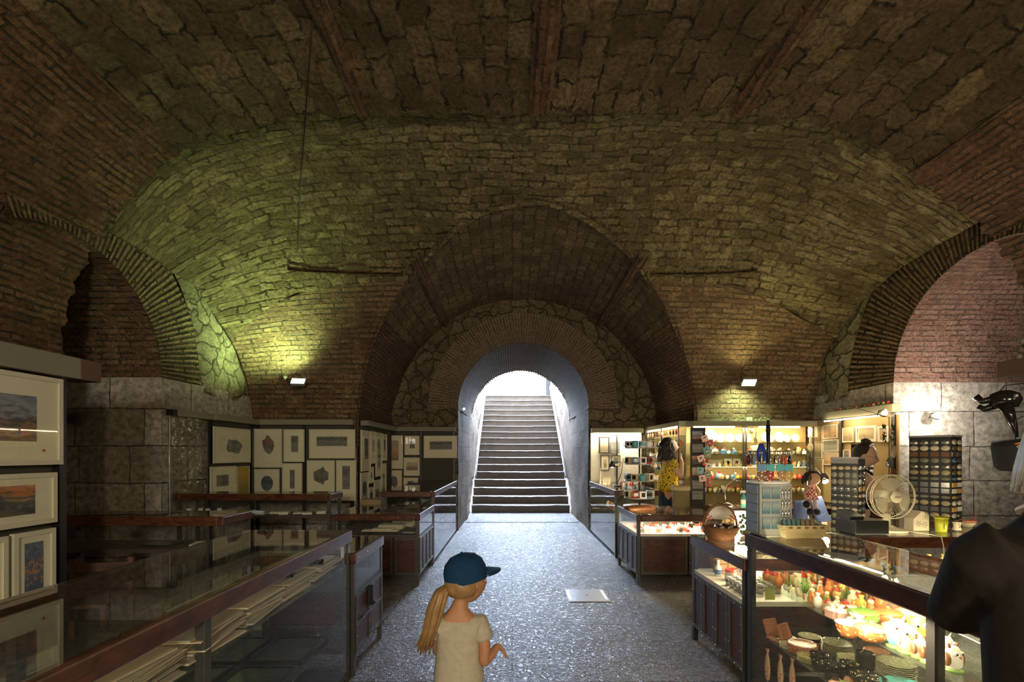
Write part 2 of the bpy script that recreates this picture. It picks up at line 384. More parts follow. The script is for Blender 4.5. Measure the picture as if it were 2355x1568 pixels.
# profile of the near vault (left wall - crown - right wall)
prof = [(-4.36, 1.2), (-4.35, 1.9), (-4.33, 2.5), (-4.25, 3.02), (-4.06, 3.38), (-3.77, 3.83), (-3.45, 4.19), (-3.16, 4.40), (-2.83, 4.56), (-2.24, 4.68), (-1.36, 4.76), (0, 4.75),
        (1.2, 4.76), (2.19, 4.75), (3.03, 4.65), (3.65, 4.33), (4.05, 4.02), (4.35, 3.82), (4.62, 3.55), (4.84, 3.25), (4.93, 2.9), (4.98, 2.3), (5.0, 1.2)]
def catmull(P_, n):
    P_ = [P_[0]]+P_+[P_[-1]]; out = []
    for i in range(1, len(P_)-2):
        for k in range(n):
            t = k/n; a, b, c, d = [np.array(q, float) for q in P_[i-1:i+3]]
            out.append(.5*((2*b)+(-a+c)*t+(2*a-5*b+4*c-d)*t*t+(-a+3*b-3*c+d)*t**3))
    out.append(np.array(P_[-2], float)); return np.array(out)
pc = catmull(prof, 14)
pc = np.vstack([[[-4.36, 0]], pc, [[5.0, 0]]])
plen = np.concatenate([[0], np.cumsum(np.linalg.norm(np.diff(pc, axis=0), axis=1))])
def vault_patch(name, s0, s1, mat, n, noise, ragged=0):
    ss = L(s0, s1, n)
    fx = lambda s: np.interp(s, plen, pc[:, 0]); fz = lambda s: np.interp(s, plen, pc[:, 1])
    def fn(U, V):
        r = ragged*(np.sin(V*23)+np.sin(V*41+1)*.8+np.sin(V*97)*.6)/2.4
        return fx(V), U+np.clip((U-3.9)/(YB-3.9), 0, 1)*r, fz(V)
    return grid(name, fn, L(-4.2, YB, 260), ss, lambda U, V: (U, V), mat, 'structure', noise)
def s_at(x, left=True):
    i = np.argmin(np.abs(pc[:, 0]-x)+ (pc[:, 1] < 2.6)*5); return plen[i]
sl, sr = s_at(-3.16), s_at(3.85)
vault_patch('wall_left', 0, sl, M['brick_ceil'], 170, .022, .04)
vault_patch('ceiling', sl, sr, M['stone_ceil'], 260, .045, .07)
vault_patch('wall_right', sr, plen[-1], M['brick_ceil'], 150, .022, .05)
# brick ribs that run along the near vault
def rib(name, x, w_, drop, y0=-4, y1=YB-.02):
    z = np.interp(x, pc[20:-20, 0], pc[20:-20, 1])
    g = grid(name, lambda U, V: (x+V, U, z+.02-drop*np.clip(1-np.abs(V/w_*2)**4, 0, 1)), L(y0, y1, 180), L(-w_/2, w_/2, 12), lambda U, V: (U, V), M['brick_ceil'], 'structure', .02)
    return g
rib('trim_1', -1.42, .17, .07); rib('trim_2', 2.18, .19, .075); rib('trim_3', .26, .20, .05)

# far wall: vertical below, leaning forward as a barrel haunch above, up to the near vault's edge
YF = 7.3
PS = .82
def back_fn(U, V):     # U = x, V = angle parameter 0..1
    zt = np.interp(U, pc[20:-20, 0], pc[20:-20, 1])+.10
    zt = np.where(U < -3.95, np.maximum(zt, 3.9), zt); zt = np.where(U > 4.55, np.maximum(zt, 3.9), zt)
    t = V*PI/2
    return U, (YB-.15)+(YF-YB+.15)*np.clip(np.cos(t), 0, 1)**PS, 1.6+(zt-1.6)*np.sin(t)**PS
def lz(p): return np.arctan2((p[2]-1.6)/3.27, (p[1]-(YB-.15))/(YF-YB+.15))/(PI/2)*4.8
def back_piece(name, x0, x1, v0, v1, nx, nv, mat, noise):
    # the recess vault cuts through: leave its opening out
    o = grid(name, back_fn, L(x0, x1, nx), L(v0, v1, nv), lambda U, V: (U, lz(back_fn(U, V))), mat, 'structure', noise)
    bm = bmesh.new(); bm.from_mesh(o.data)
    kill = [v for v in bm.verts if math.hypot((v.co.x-X0)/2.59, (v.co.z-1.9)/ZR(v.co.y)) < .985 or (abs(v.co.x-X0) < 2.55 and v.co.z < 1.9)]
    bmesh.ops.delete(bm, geom=kill, context='VERTS'); bm.to_mesh(o.data); bm.free(); return o
back_piece('wall_back', -4.1, 4.8, .46, 1.0, 400, 150, M['stone_back'], .035)
back_piece('wall_back_brick', -4.1, 4.8, .0, .46, 400, 110, M['brick_wall'], .018)
grid('wall_back_lower', lambda U, V: (U, YF, V), L(-4.1, X0-2.58, 30), L(0, 1.62, 30), lambda U, V: (U, V), M['ashlar'])
grid('wall_back_lower_right', lambda U, V: (U, YF, V), L(X0+2.58, 4.8, 30), L(0, 1.62, 30), lambda U, V: (U, V), M['ashlar'])
# thin string course of tiles
for nm, xa, xb in (('trim_4', -3.0, -1.5), ('trim_5', 1.9, 3.3)):
    def uu(U):
        zt = np.interp(U, pc[20:-20, 0], pc[20:-20, 1])+.10
        zt = np.where((U < -3.95) | (U > 4.55), np.maximum(zt, 3.9), zt)
        return np.arcsin(np.clip((4.0-1.6)/(zt-1.6), 0, .98)**(1/PS))/(PI/2)
    grid(nm, lambda U, V: (U, back_fn(U, uu(U))[1]-.05, back_fn(U, uu(U))[2]+V-.02), L(xa, xb, 120), L(-.025, .035, 5), lambda U, V: (U, V), M['voussoir'], 'structure', .012)

# recess in front of the passage: barrel along the view axis
def recess(name, a0, a1, mat, n):
    ys = L(4.7, 9.34, 190)
    o = grid(name, lambda U, V: (X0-2.59*np.cos(V), U, 1.9+ZR(U)*np.sin(V)), ys, L(a0, a1, n), lambda U, V: (U, V*2.62), mat, 'structure', .022)
    bm = bmesh.new(); bm.from_mesh(o.data)
    def front(x, z):
        zt = float(np.interp(x, pc[20:-20, 0], pc[20:-20, 1]))+.10
        s = min(1, max(0, (z-1.6)/(zt-1.6)))**(1/PS); return (YB-.15)+(YF-YB+.15)*math.sqrt(1-s*s)**PS
    kill = [v for v in bm.verts if v.co.y < front(v.co.x, v.co.z)-.05]
    bmesh.ops.delete(bm, geom=kill, context='VERTS'); bm.to_mesh(o.data); bm.free(); return o
recess('ceiling_recess', .62, PI-.62, M['stone_recess'], 170)
recess('ceiling_recess_left', 0, .62, M['brick_dark'], 60); recess('ceiling_recess_right', PI-.62, PI, M['brick_dark'], 60)
for nm, s in (('wall_recess_left', -1), ('wall_recess_right', 1)):
    grid(nm, lambda U, V: (X0+s*2.59, U, V), L(YF-.02, 9.34, 60), L(0, 1.92, 40), lambda U, V: (U, V), M['brick_dark'], 'structure', .01)
for nm, a in (('trim_6', PI*.5-.62), ('trim_7', PI*.5+.62)):
    grid(nm, lambda U, V: (X0-(2.56-.05*(np.abs(V) < .02))*np.cos(a+V), U, 1.9+(ZR(U)-.03-.05*(np.abs(V) < .02))*np.sin(a+V)), L(6.2, 9.3, 60), L(-.03, .03, 7), lambda U, V: (U, V*2.6), M['brick_dark'], 'structure', .012)
# wall round the passage arch: ring of bricks, field stones beyond
YD, RD, ZD = 9.3, 1.27, 2.38
pol = lambda r, a: (X0-r*np.cos(a), YD, ZD+r*np.sin(a))
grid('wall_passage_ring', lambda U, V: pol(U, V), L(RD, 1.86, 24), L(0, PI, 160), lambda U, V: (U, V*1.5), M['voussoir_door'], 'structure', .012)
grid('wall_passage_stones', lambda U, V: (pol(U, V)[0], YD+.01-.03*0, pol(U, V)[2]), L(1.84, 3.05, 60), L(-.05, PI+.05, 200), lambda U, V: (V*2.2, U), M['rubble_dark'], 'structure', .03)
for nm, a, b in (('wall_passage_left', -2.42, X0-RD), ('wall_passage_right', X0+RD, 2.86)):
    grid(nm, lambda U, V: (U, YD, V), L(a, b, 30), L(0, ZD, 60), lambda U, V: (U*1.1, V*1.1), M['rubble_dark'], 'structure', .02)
# passage
YE = 12.4
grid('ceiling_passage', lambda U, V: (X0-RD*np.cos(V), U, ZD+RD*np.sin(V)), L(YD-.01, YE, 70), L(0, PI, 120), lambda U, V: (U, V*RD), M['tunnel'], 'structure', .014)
# beaded ends of the brick courses on the rim of the far arch
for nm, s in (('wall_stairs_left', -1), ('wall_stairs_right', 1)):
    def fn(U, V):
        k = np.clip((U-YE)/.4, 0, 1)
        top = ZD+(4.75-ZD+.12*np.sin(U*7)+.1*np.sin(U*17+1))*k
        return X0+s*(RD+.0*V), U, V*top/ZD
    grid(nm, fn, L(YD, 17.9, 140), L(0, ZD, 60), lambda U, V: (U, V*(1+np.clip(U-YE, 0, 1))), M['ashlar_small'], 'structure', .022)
mb = MB()
mb.box(X0-14, X0+14, YE-.06, YE+.25, 3.9, 13)  # unseen wall, raised high to keep sky light off the stair risers
for s in (-1, 1): mb.box(min(X0+s*1.36, X0+s*3.5), max(X0+s*1.36, X0+s*3.5), YE, YE+.25, 0, 5.2)
o = mb.build('wall_passage_end_skyblock', M['plain_stone']); tag(o, kind='structure')
# ragged brick rim closing the far arch
mb = MB(); 
for k in range(64):
    a = PI*(k+.5)/64; r = RD+.012*RNG.uniform(-1, 1)
    c = (X0-(r+.11)*math.cos(a), YE+.02+RNG.uniform(-.01, .02), ZD+(r+.11)*math.sin(a))
    mb.cbox(c, (.24, .14, .042), 0, 0, 0, a if False else 0)
    b = len(mb.v)-8; cv = Vector(c)
    for q in range(8):
        v = Vector(mb.v[b+q])-cv; ang = PI-a
        mb.v[b+q] = tuple(cv+Vector((v.x*math.cos(ang)-v.z*math.sin(ang), v.y, v.x*math.sin(ang)+v.z*math.cos(ang))))
o = mb.build('wall_passage_rim', P('rim_brick', (.33, .26, .19), .8, 0, .3, 9, .3)); tag(o, kind='structure')

# side openings: jamb, soffit, brick ring, field stones
def side(nm, X, sg, cy, cz, r, rr, far, mat_soff, n1):
    # soffit and the jamb under it
    grid('wall_%s_soffit' % nm, lambda U, V: (X+sg*U, cy+r*np.cos(V), cz+r*np.sin(V)), L(0, far, 60), L(0, 2.2, 110), lambda U, V: (U, V*r), mat_soff, 'structure', .012)
    grid('wall_%s_jamb' % nm, lambda U, V: (X+sg*U, cy+r, V), L(0, far, 30), L(0, cz, 40), lambda U, V: (U+.2, V+.09), M['ashlar'], 'structure', .006)
    grid('wall_%s_ring' % nm, lambda U, V: (X, cy+U*np.cos(V), cz+U*np.sin(V)), L(r, rr, 30), L(0, 2.0, 170), lambda U, V: (U, V*(r+rr)*.5), M['voussoir'], 'structure', .014)
    grid('wall_%s_spandrel' % nm, lambda U, V: (X-sg*.03*np.sin(np.clip((U-rr)/.5, 0, 1)*PI), cy+U*np.cos(V), cz+U*np.sin(V)), L(rr-.01, rr+1.9, 60), L(-.05, 2.0, 150), lambda U, V: (U, V*(rr+.4)), M['rubble'], 'structure', .05)
    grid('wall_%s_pier' % nm, lambda U, V: (X, U, V), L(cy+r, YF+.05, 50), L(0, cz, 50), lambda U, V: (U+.35, V+.09), M['ashlar'], 'structure', .008)
side('left_pier', -3.95, -1, 4.27, 2.36, 1.12, 1.80, 1.9, M['brick_wall'], 0)
side('right_pier', 4.6, 1, 4.60, 2.36, 1.17, 1.93, 2.6, M['brick_pink'], 0)
# outer shell keeps daylight out of the cellar
mb = MB()
mb.box(-6.2, 7.6, -4.4, -4.2, -.1, 6); mb.box(-6.2, -5.85, -4.4, 9.9, -.1, 6); mb.box(7.2, 7.6, -4.4, 9.9, -.1, 6)
mb.box(-6.2, X0-2.8, 9.6, 9.9, -.1, 6); mb.box(X0+2.8, 7.6, 9.6, 9.9, -.1, 6)
mb.box(-6.2, 7.6, -4.4, 9.9, 5.1, 5.3); mb.box(X0-2.9, X0+2.9, 9.9, YE+.2, 5.0, 5.2)
mb.box(X0-2.9, X0-2.8, 9.6, YE+.2, -.1, 5.2); mb.box(X0+2.8, X0+2.9, 9.6, YE+.2, -.1, 5.2)
o = mb.build('wall_outer', M['plain_stone']); tag(o, kind='structure')
mb = MB(); mb.quad((-6.2, -4.4, 0), (7.6, -4.4, 0), (7.6, YE, 0), (-6.2, YE, 0))
o = mb.build('floor', M['floor']); tag(o, kind='structure')
# plaza outside at the head of the stairs
mb = MB(); mb.box(-30, 30, 17.6, 70, 3.3, 3.6); mb.box(-30, X0-RD-.35, YE+.1, 17.6, 3.3, 3.6); mb.box(X0+RD+.35, 30, YE+.1, 17.6, 3.3, 3.6)
mb.box(X0-RD-.36, X0-RD+.0, YE+.1, 17.6, 3.2, 3.6); mb.box(X0+RD, X0+RD+.36, YE+.1, 17.6, 3.2, 3.6)
o = mb.build('floor_plaza', P('plaza_stone', (.6, .56, .5), .6)); tag(o, kind='structure')

# stairs
st = thing('stone_staircase', 'worn stone staircase climbing through the arched passage to daylight', 'staircase', (X0, 12.15, 0))
n = 18; rs_, tr_ = 3.6/n, 5.4/n
for k in range(n):
    y = 12.15+k*tr_; z = (k+1)*rs_; xs = L(X0-RD+.02, X0+RD-.02, 30)
    rn = random.Random(k); wear = [max(0, 1-((x-X0)/.9)**2)*.010+rn.uniform(-.004, .004) for x in xs]
    y1 = y+tr_+.03
    pr = []
    for x, wv in zip(xs, wear): pr.append([(x, y, z-rs_-.01), (x, y, z-.035), (x, y-.018, z-.03), (x, y-.02, z-.012-wv), (x, y-.006+wv, z-wv*.8), (x, y1, z)])
    m = MB(); vs = [p for q in pr for p in q]
    m.add(vs, [(i*6+j, (i+1)*6+j, (i+1)*6+j+1, i*6+j+1) for i in range(len(xs)-1) for j in range(5)], 0)
    m.build('step', M['step'], st)
# handrails
def handrail(s):
    x = X0+s*1.17
    t = thing('handrail', 'metal handrail on the %s wall of the staircase' % ('left' if s < 0 else 'right'), 'handrail', (x, 12.4, .45))
    p0, p1 = Vector((x, 12.4, .92)), Vector((x, 17.5, 4.3-.35))
    m = MB(); m.tube([p0+Vector((0, 0, -.06)), p0, p1], .022, 8); m.tube([p0+Vector((s*.06, .05, -.08)), p1+Vector((s*.06, .05, -.08))], .014, 6)
    m.build('rail', M.setdefault('rail_metal', P('rail_steel', (.42, .42, .45), .32, .8)), t)
    for k in range(5):
        m = MB(); p = p0.lerp(p1, (k+.05)/4.2); m.tube([p, p+Vector((0, 0, -.07)), p+Vector((s*.10, 0, -.09))], .009, 6)
        m.build('bracket', M['rail_metal'], t)
handrail(-1); handrail(1)
m = MB(); m.box(X0+1.03, X0+1.2, 17.7, 17.82, 3.6, 4.45); m.box(X0+1.0, X0+1.23, 17.68, 17.84, 3.6, 3.66)
tag(m.build('gate_post', P('dark_post', (.06, .06, .07), .5, .3), origin=(X0+1.1, 17.36, 3.4)), 'dark metal gate post beside the top steps of the staircase', 'post')

# slab cover in the paving
m = MB(); m.box(.58, 1.0, 4.83, 5.27, .001, .008)
hc = m.build('floor_cover', P('hatch_stone', (.30, .28, .26), .32, 0, .15, 20, .2), origin=(.79, 5.05, 0), bevel=.003); tag(hc, 'square stone access cover with two slots set in the paving', 'cover')
for x in (.60, .97):
    m = MB(); m.box(x-.012, x+.012, 4.88, 5.22, .008, .011); m.build('slot_bar', P('slot_metal', (.5, .5, .5), .3, .8), hc)
m = MB(); m.cbox((.79, 5.05, .0095), (.03, .02, .003), 0, .5); m.build('lifting_ring', P('dark_iron', (.05, .045, .04), .5, .6), hc)
m = MB(); m.box(X0-1.24, X0+1.24, 10.42, 10.56, .002, .012)
tag(m.build('threshold_strip', P('threshold_metal', (.45, .46, .5), .2, .6), origin=(X0, 10.49, 0)), 'polished threshold strip across the floor of the passage', 'threshold')
# ------------------------------------------------------------------ showcases
def wood_mat(name, c1, c2, rough=.28, spec=.6):
    t = NT(name); tc = t.n('ShaderNodeTexCoord').outputs['Object']
    mp = t.n('ShaderNodeMapping'); t.l(tc, mp.inputs[0]); mp.inputs['Scale'].default_value = (1, 1, 3)
    nz = t.tex('ShaderNodeTexNoise', mp.outputs[0], 9, Detail=6, Distortion=1.2)
    n2 = t.tex('ShaderNodeTexNoise', tc, 40, Detail=2)
    c = t.mix(t.ramp(nz.outputs[0], [(.3, (0, 0, 0)), (.7, (1, 1, 1))]), c1, c2)
    t.bsdf(c, rough, 0, t.bump(n2.outputs[0], .15, .003), spec); return t.m
M['rail'] = wood_mat('varnished_red_wood', (.035, .012, .007), (.12, .042, .019))
M['panel'] = wood_mat('dark_red_boards', (.03, .012, .008), (.09, .03, .018), .45, .4)
M['steel'] = P('grey_steel', (.07, .065, .055), .42, .4, .35, 20, .1)
M['rivet'] = P('bright_rivet', (.8, .72, .55), .25, .9)
M['glass'] = glass('sheet_glass', 1.42, (.95, .98, .96), .01); M['glass_top'] = glass('table_glass', 1.6, (.9, .95, .9), .015)
M['shelf_glass'] = glass('shelf_glass', 1.6, (.85, .95, .88), .04)
M['deck'] = P('dark_deck', (.05, .04, .032), .5); M['deck_white'] = P('cream_deck', (.66, .6, .5), .5)
M['tube'] = emit('lit_tube', (1, .80, .48), 34); M['beam'] = P('beige_beam', (.20, .19, .13), .7, 0, .15, 3)
M['black'] = P('black_frame', (.012, .011, .010), .4)

def face_panel(parent, name, axis, at, a0, a1, z0, z1, sg, handle=False, mid=True):
    """framed board panel; axis 'x': lies in plane x=at and spans y, axis 'y': lies in plane y=at and spans x"""
    m = MB(); q = .028
    def bx(p0, p1, c0, c1, t0, t1, mi):
        lo, hi = sorted((at+sg*t0, at+sg*t1))
        if axis == 'x': m.box(lo, hi, p0, p1, c0, c1, mi)
        else: m.box(p0, p1, lo, hi, c0, c1, mi)
    bx(a0, a1, z0, z1, -.012, .0, 0)
    bx(a0, a0+q, z0, z1, 0, .007, 1); bx(a1-q, a1, z0, z1, 0, .007, 1)
    bx(a0+q, a1-q, z0, z0+q, 0, .007, 1); bx(a0+q, a1-q, z1-q, z1, 0, .007, 1)
    zs = [z0+q/2, z1-q/2]
    if mid: zc = (z0+z1)/2; bx(a0+q, a1-q, zc-q/2, zc+q/2, 0, .007, 1); zs.append(zc)
    for a in (a0+q/2, a1-q/2, (a0+a1)/2):
        for z in zs:
            c = (at+sg*.008, a, z) if axis == 'x' else (a, at+sg*.008, z); m.ball(c, .005, 6, 2)
    for a in (a0+q/2, a1-q/2):
        for k in (.3, .7):
            z = z0+(z1-z0)*k; c = (at+sg*.008, a, z) if axis == 'x' else (a, at+sg*.008, z); m.ball(c, .0045, 6, 2)
    o = m.build(name, [M['panel'], M['steel'], M['rivet']], parent)
    if handle:
        h = MB(); ya = a1-.02
        if axis == 'x': h.cbox((at+sg*.022, ya, z0+(z1-z0)*.80), (.03, .035, .15)); h.tube([(at+sg*.03, ya, z0+(z1-z0)*.70), (at+sg*.05, ya, z0+(z1-z0)*.66), (at+sg*.03, ya, z0+(z1-z0)*.62)], .006, 6)
        else: h.cbox((ya, at+sg*.022, z0+(z1-z0)*.8), (.035, .03, .12))
        h.build('handle', M['black'], o)
    return o
def case(label, x0, x1, y0, y1, h, deck, name='display_case', shelves=(), posts=None, cab=True, panels=(), back=None, deckmat='deck',
         tubes=(), rail_h=.075, rivets=False, glass_sides='xXyY', bottom=.12, group=None, shelf_inset=.02, toph=True):
    t = thing(name, label, 'display case', ((x0+x1)/2, (y0+y1)/2, 0), 0, group)
    rw = .05
    m = MB(); z0, z1 = h-rail_h, h
    m.box(x0-.012, x0+rw-.012, y0-.012, y1+.012, z0, z1); m.box(x1-rw+.012, x1+.012, y0-.012, y1+.012, z0, z1)
    m.box(x0+rw-.012, x1-rw+.012, y0-.012, y0+rw-.012, z0, z1); m.box(x0+rw-.012, x1-rw+.012, y1-rw+.012, y1+.012, z0, z1)
    r = m.build('top_rail', M['rail'], t, bevel=.008)
    if rivets:
        n = max(2, int((y1-y0)/.16)); rm = MB()
        for k in range(n):
            y = y0+.06+(y1-y0-.12)*k/(n-1)
            for xx, s in ((x0-.013, -1), (x1+.013, 1)): rm.ball((xx, y, h-.035), .006, 6)
        n = max(2, int((x1-x0)/.16))
        for k in range(n): rm.ball((x0+.06+(x1-x0-.12)*k/(n-1), y0-.013, h-.035), .006, 6)
        rm.build('rivets', M['rivet'], r)['kind'] = 'stuff'
    m = MB(); zt = h+.002
    m.quad((x0+.005, y0+.005, zt), (x1-.005, y0+.005, zt), (x1-.005, y1-.005, zt), (x0+.005, y1-.005, zt)); m.build('glass_top', M['glass_top'], t)
    zg = deck if deck is not None else bottom
    for c in glass_sides:
        m = MB()
        if c == 'x': m.quad((x0+.006, y0, zg), (x0+.006, y1, zg), (x0+.006, y1, z0), (x0+.006, y0, z0))
        if c == 'X': m.quad((x1-.006, y0, zg), (x1-.006, y1, zg), (x1-.006, y1, z0), (x1-.006, y0, z0))
        if c == 'y': m.quad((x0, y0+.006, zg), (x1, y0+.006, zg), (x1, y0+.006, z0), (x0, y0+.006, z0))
        if c == 'Y': m.quad((x0, y1-.006, zg), (x1, y1-.006, zg), (x1, y1-.006, z0), (x0, y1-.006, z0))
        m.build('glass_pane', M['glass'], t)
    posts = posts if posts is not None else [y0+.018, y1-.018]
    for yy in posts:
        for xx in (x0+.018, x1-.018):
            m = MB(); m.box(xx-.018, xx+.018, yy-.018, yy+.018, 0, z0); m.build('post', M['black' if x0 == 1.46 else 'steel'], t)
    m = MB(); m.box(x0+.004, x1-.004, y0+.004, y1-.004, zg-.03, zg); m.build('deck', M[deckmat], t)
    for zs in shelves:
        m = MB(); m.box(x0+shelf_inset, x1-shelf_inset, y0+.03, y1-.03, zs-.007, zs); m.build('shelf', M['shelf_glass'], t)
    if deck is not None and cab:
        m = MB(); m.box(x0+.02, x1-.02, y0+.02, y1-.02, bottom, zg-.03); m.build('cabinet_body', M['panel'], t)
        for (ax, at, a0, a1, sg, hd, md) in panels: face_panel(t, 'door' if hd else 'panel', ax, at, a0, a1, bottom+.0, zg-.03, sg, hd, md)
    if back:
        m = MB()
        if back == 'X': m.box(x1-.03, x1-.012, y0+.02, y1-.02, zg, z0)
        m.build('back_board', M['deck_white'] if deckmat == 'deck_white' else M['panel'], t)
    for (p, q) in tubes:
        m = MB(); m.cyl(p, q, .009, n=8); m.build('lamp_tube', M['tube'], t)
    return t
# left side of the aisle
case('long glass showcase in the left foreground with prints stacked on its shelf', -1.78, -1.08, .7, 3.19, .99, None, shelves=(.76, .36), posts=[.73, 1.70, 3.17], bottom=.06)
pan = lambda x, ya, yb, n, sg: [('x', x, ya+(yb-ya)*k/n+.004, ya+(yb-ya)*(k+1)/n-.004, sg, False, False) for k in range(n)]
case('low wooden cabinet with two riveted doors at the end of the left foreground showcase', -1.68, -1.06, 3.215, 3.91, .83, .57, 'display_cabinet',
     panels=[('x', -1.06, 3.24, 3.56, 1, True, True), ('x', -1.06, 3.57, 3.89, 1, False, True)], rivets=True, bottom=.14)
case('glass topped case on thin legs behind the left foreground showcase', -3.9, -2.36, 3.9, 4.32, .985, .72, cab=False, posts=[3.92, 4.30], glass_sides='xXyY')
case('glass case beside the left stone pier holding glassware and papers', -3.80, -2.06, 5.42, 5.78, 1.045, .80, cab=False, posts=[5.44, 5.76])
case('riveted wooden cabinet with a glass top left of the aisle, nearer the staircase', -2.06, -1.06, 5.46, 6.46, .81, .57, 'display_cabinet',
     panels=[('y', 5.46, -1.62, -1.36, -1, False, False), ('y', 5.46, -1.34, -1.08, -1, False, False), ('y', 5.46, -2.04, -1.64, -1, False, False)]+pan(-1.06, 5.48, 6.44, 4, 1), rivets=True)
case('tall all-glass showcase left of the staircase passage', -1.78, -1.06, 6.50, 9.15, .985, None, shelves=(.42, .70), posts=[6.52, 9.13], bottom=.06, group=None)
# right side of the aisle
case('tall all-glass showcase right of the staircase passage with jewellery inside', 1.49, 2.15, 6.90, 9.15, .97, None, shelves=(.40, .66), posts=[6.92, 9.13], bottom=.06,
     tubes=[((1.565, 7.0, .93), (1.565, 9.0, .93))])
case('lit wooden showcase full of small red and white souvenirs beside the aisle', 1.43, 2.39, 5.46, 6.46, .80, .585, 'display_cabinet', deckmat='deck_white', glass_sides='xy',
     panels=[('y', 5.46, 1.47, 2.0, -1, False, False), ('y', 5.46, 2.02, 2.36, -1, False, False)]+pan(1.43, 5.48, 6.44, 4, -1), tubes=[((1.52, 5.53, .75), (2.33, 5.53, .75)), ((1.50, 5.6, .75), (1.50, 6.4, .75))])
case('low lit cabinet with vertical boards at the aisle under the wicker basket', 1.46, 2.02, 3.0, 3.88, .84, .57, 'display_cabinet', deckmat='deck_white', glass_sides='xXY',
     panels=pan(1.46, 3.02, 3.86, 4, -1), tubes=[((1.955, 3.05, .79), (1.955, 3.8, .79))])
case('long brightly lit showcase of painted ceramics in the right foreground', 1.46, 2.0, .7, 2.97, 1.01, None, shelves=(.735, .43), posts=[.73, 1.67, 2.95], bottom=.12, glass_sides='xXyY',
     tubes=[((1.515, .8, .955), (1.515, 2.9, .955))], rail_h=.085)
case('glass counter with a thick wooden edge carrying the white fan', 2.34, 5.0, 3.72, 4.78, .85, .30, 'counter_case', deckmat='deck_white', cab=False, tubes=[((2.5, 3.79, .80), (4.9, 3.79, .80))], shelves=(.56,), rail_h=.085, glass_sides='xy')
case('inner counter with a white price strip on its wooden edge', 2.42, 3.9, 5.6, 6.02, .86, .5, 'counter_case', deckmat='deck_white', cab=False, tubes=[((2.5, 5.67, .81), (3.8, 5.67, .81))], shelves=(.68,), glass_sides='y')
m = MB(); m.box(2.56, 2.74, 5.583, 5.587, .81, .845); tag(m.build('price_strip', P('white_paper', (.75, .73, .68), .6), origin=(2.65, 5.585, .81)), 'white paper strip stuck on the wooden edge of the inner counter', 'price strip')
# glow of the tubes inside the showcases
for (x, y, z, sx, sy, wt, ax, ay) in ((1.52, 1.85, .950, .05, 2.1, 46, 1.75, 1.85), (1.92, 5.54, .75, .8, .04, 18, 1.92, 5.7), (1.95, 3.43, .79, .04, .8, 10, 1.8, 3.43), (3.6, 3.80, .80, 2.2, .04, 8, 3.6, 4.1), (3.1, 5.68, .81, 1.2, .04, 5, 3.1, 5.8), (1.57, 8, .93, .04, 2.0, 4, 1.7, 8)):
    area((x, y, z), (ax, ay, z-.5), wt, (1, .80, .50), max(sx, sy), min(sx, sy)) if sx > sy else area((x, y, z), (ax, ay, z-.5), wt, (1, .80, .50), sx, sy)

# ------------------------------------------------------------------ framed pictures
def art(name, stops, scale=3, seed=0, horiz=True):
    t = NT(name); tc = t.n('ShaderNodeTexCoord').outputs['Generated']
    sp = t.n('ShaderNodeSeparateXYZ'); t.l(tc, sp.inputs[0])
    mp = t.n('ShaderNodeMapping'); t.l(tc, mp.inputs[0]); mp.inputs['Location'].default_value = (seed, seed*2, 0); mp.inputs['Scale'].default_value = (1, 1, 2.2)
    nz = t.tex('ShaderNodeTexNoise', mp.outputs[0], scale, Detail=5, Distortion=.5)
    v = t.math('ADD', t.math('MULTIPLY', sp.outputs[2], .72), t.math('MULTIPLY', t.math('SUBTRACT', nz.outputs[0], .5), 1.1))
    v = t.math('ADD', v, .14)
    t.bsdf(t.ramp(v, stops), .7); return t.m
A = [art('stormy_sea', [(0, (.10, .06, .05)), (.3, (.30, .18, .12)), (.45, (.08, .08, .10)), (.7, (.30, .32, .36)), (1, (.12, .15, .20))], 4, 1),
     art('orange_sunset', [(0, (.20, .13, .09)), (.35, (.05, .06, .06)), (.55, (.09, .10, .10)), (.75, (.55, .20, .04)), (1, (.16, .15, .14))], 3, 2),
     art('blue_towers', [(0, (.03, .05, .09)), (.35, (.10, .12, .15)), (.45, (.55, .22, .05)), (.55, (.05, .07, .12)), (1, (.20, .23, .27))], 5, 3),
     art('grey_town', [(0, (.35, .33, .26)), (.35, (.08, .08, .08)), (.55, (.26, .25, .2)), (.7, (.07, .08, .09)), (1, (.30, .30, .26))], 7, 4),
     art('waterfront', [(0, (.40, .38, .30)), (.3, (.12, .13, .13)), (.5, (.30, .30, .25)), (.65, (.05, .05, .06)), (1, (.36, .35, .29))], 9, 5),
     art('yellow_poster', [(0, (.12, .14, .08)), (.4, (.34, .26, .05)), (.7, (.48, .33, .05)), (1, (.38, .24, .04))], 6, 6),
     art('beige_etching', [(0, (.34, .28, .18)), (.35, (.22, .16, .10)), (.6, (.50, .42, .28)), (1, (.55, .48, .34))], 8, 7),
     art('warm_coast', [(0, (.16, .14, .12)), (.3, (.34, .22, .12)), (.55, (.55, .34, .18)), (.8, (.35, .32, .28)), (1, (.62, .50, .34))], 5, 8),
     art('dark_blue_scene', [(0, (.05, .07, .10)), (.4, (.12, .14, .17)), (.6, (.05, .06, .09)), (1, (.22, .24, .26))], 4, 9),
     art('reddish_figure', [(0, (.30, .30, .24)), (.4, (.12, .11, .10)), (.6, (.28, .12, .09)), (1, (.14, .08, .07))], 5, 10)]
M['mount'] = P('cream_mount', (.74, .70, .52), .7, 0, .05, 2); M['pale_frame'] = P('pale_wood_frame', (.55, .52, .38), .45, 0, .1)
M['mount2'] = P('beige_mount', (.78, .68, .50), .7, 0, .05, 2); M['pic_glass'] = glass('picture_glass', 1.5, (.97, .98, .96), .0)
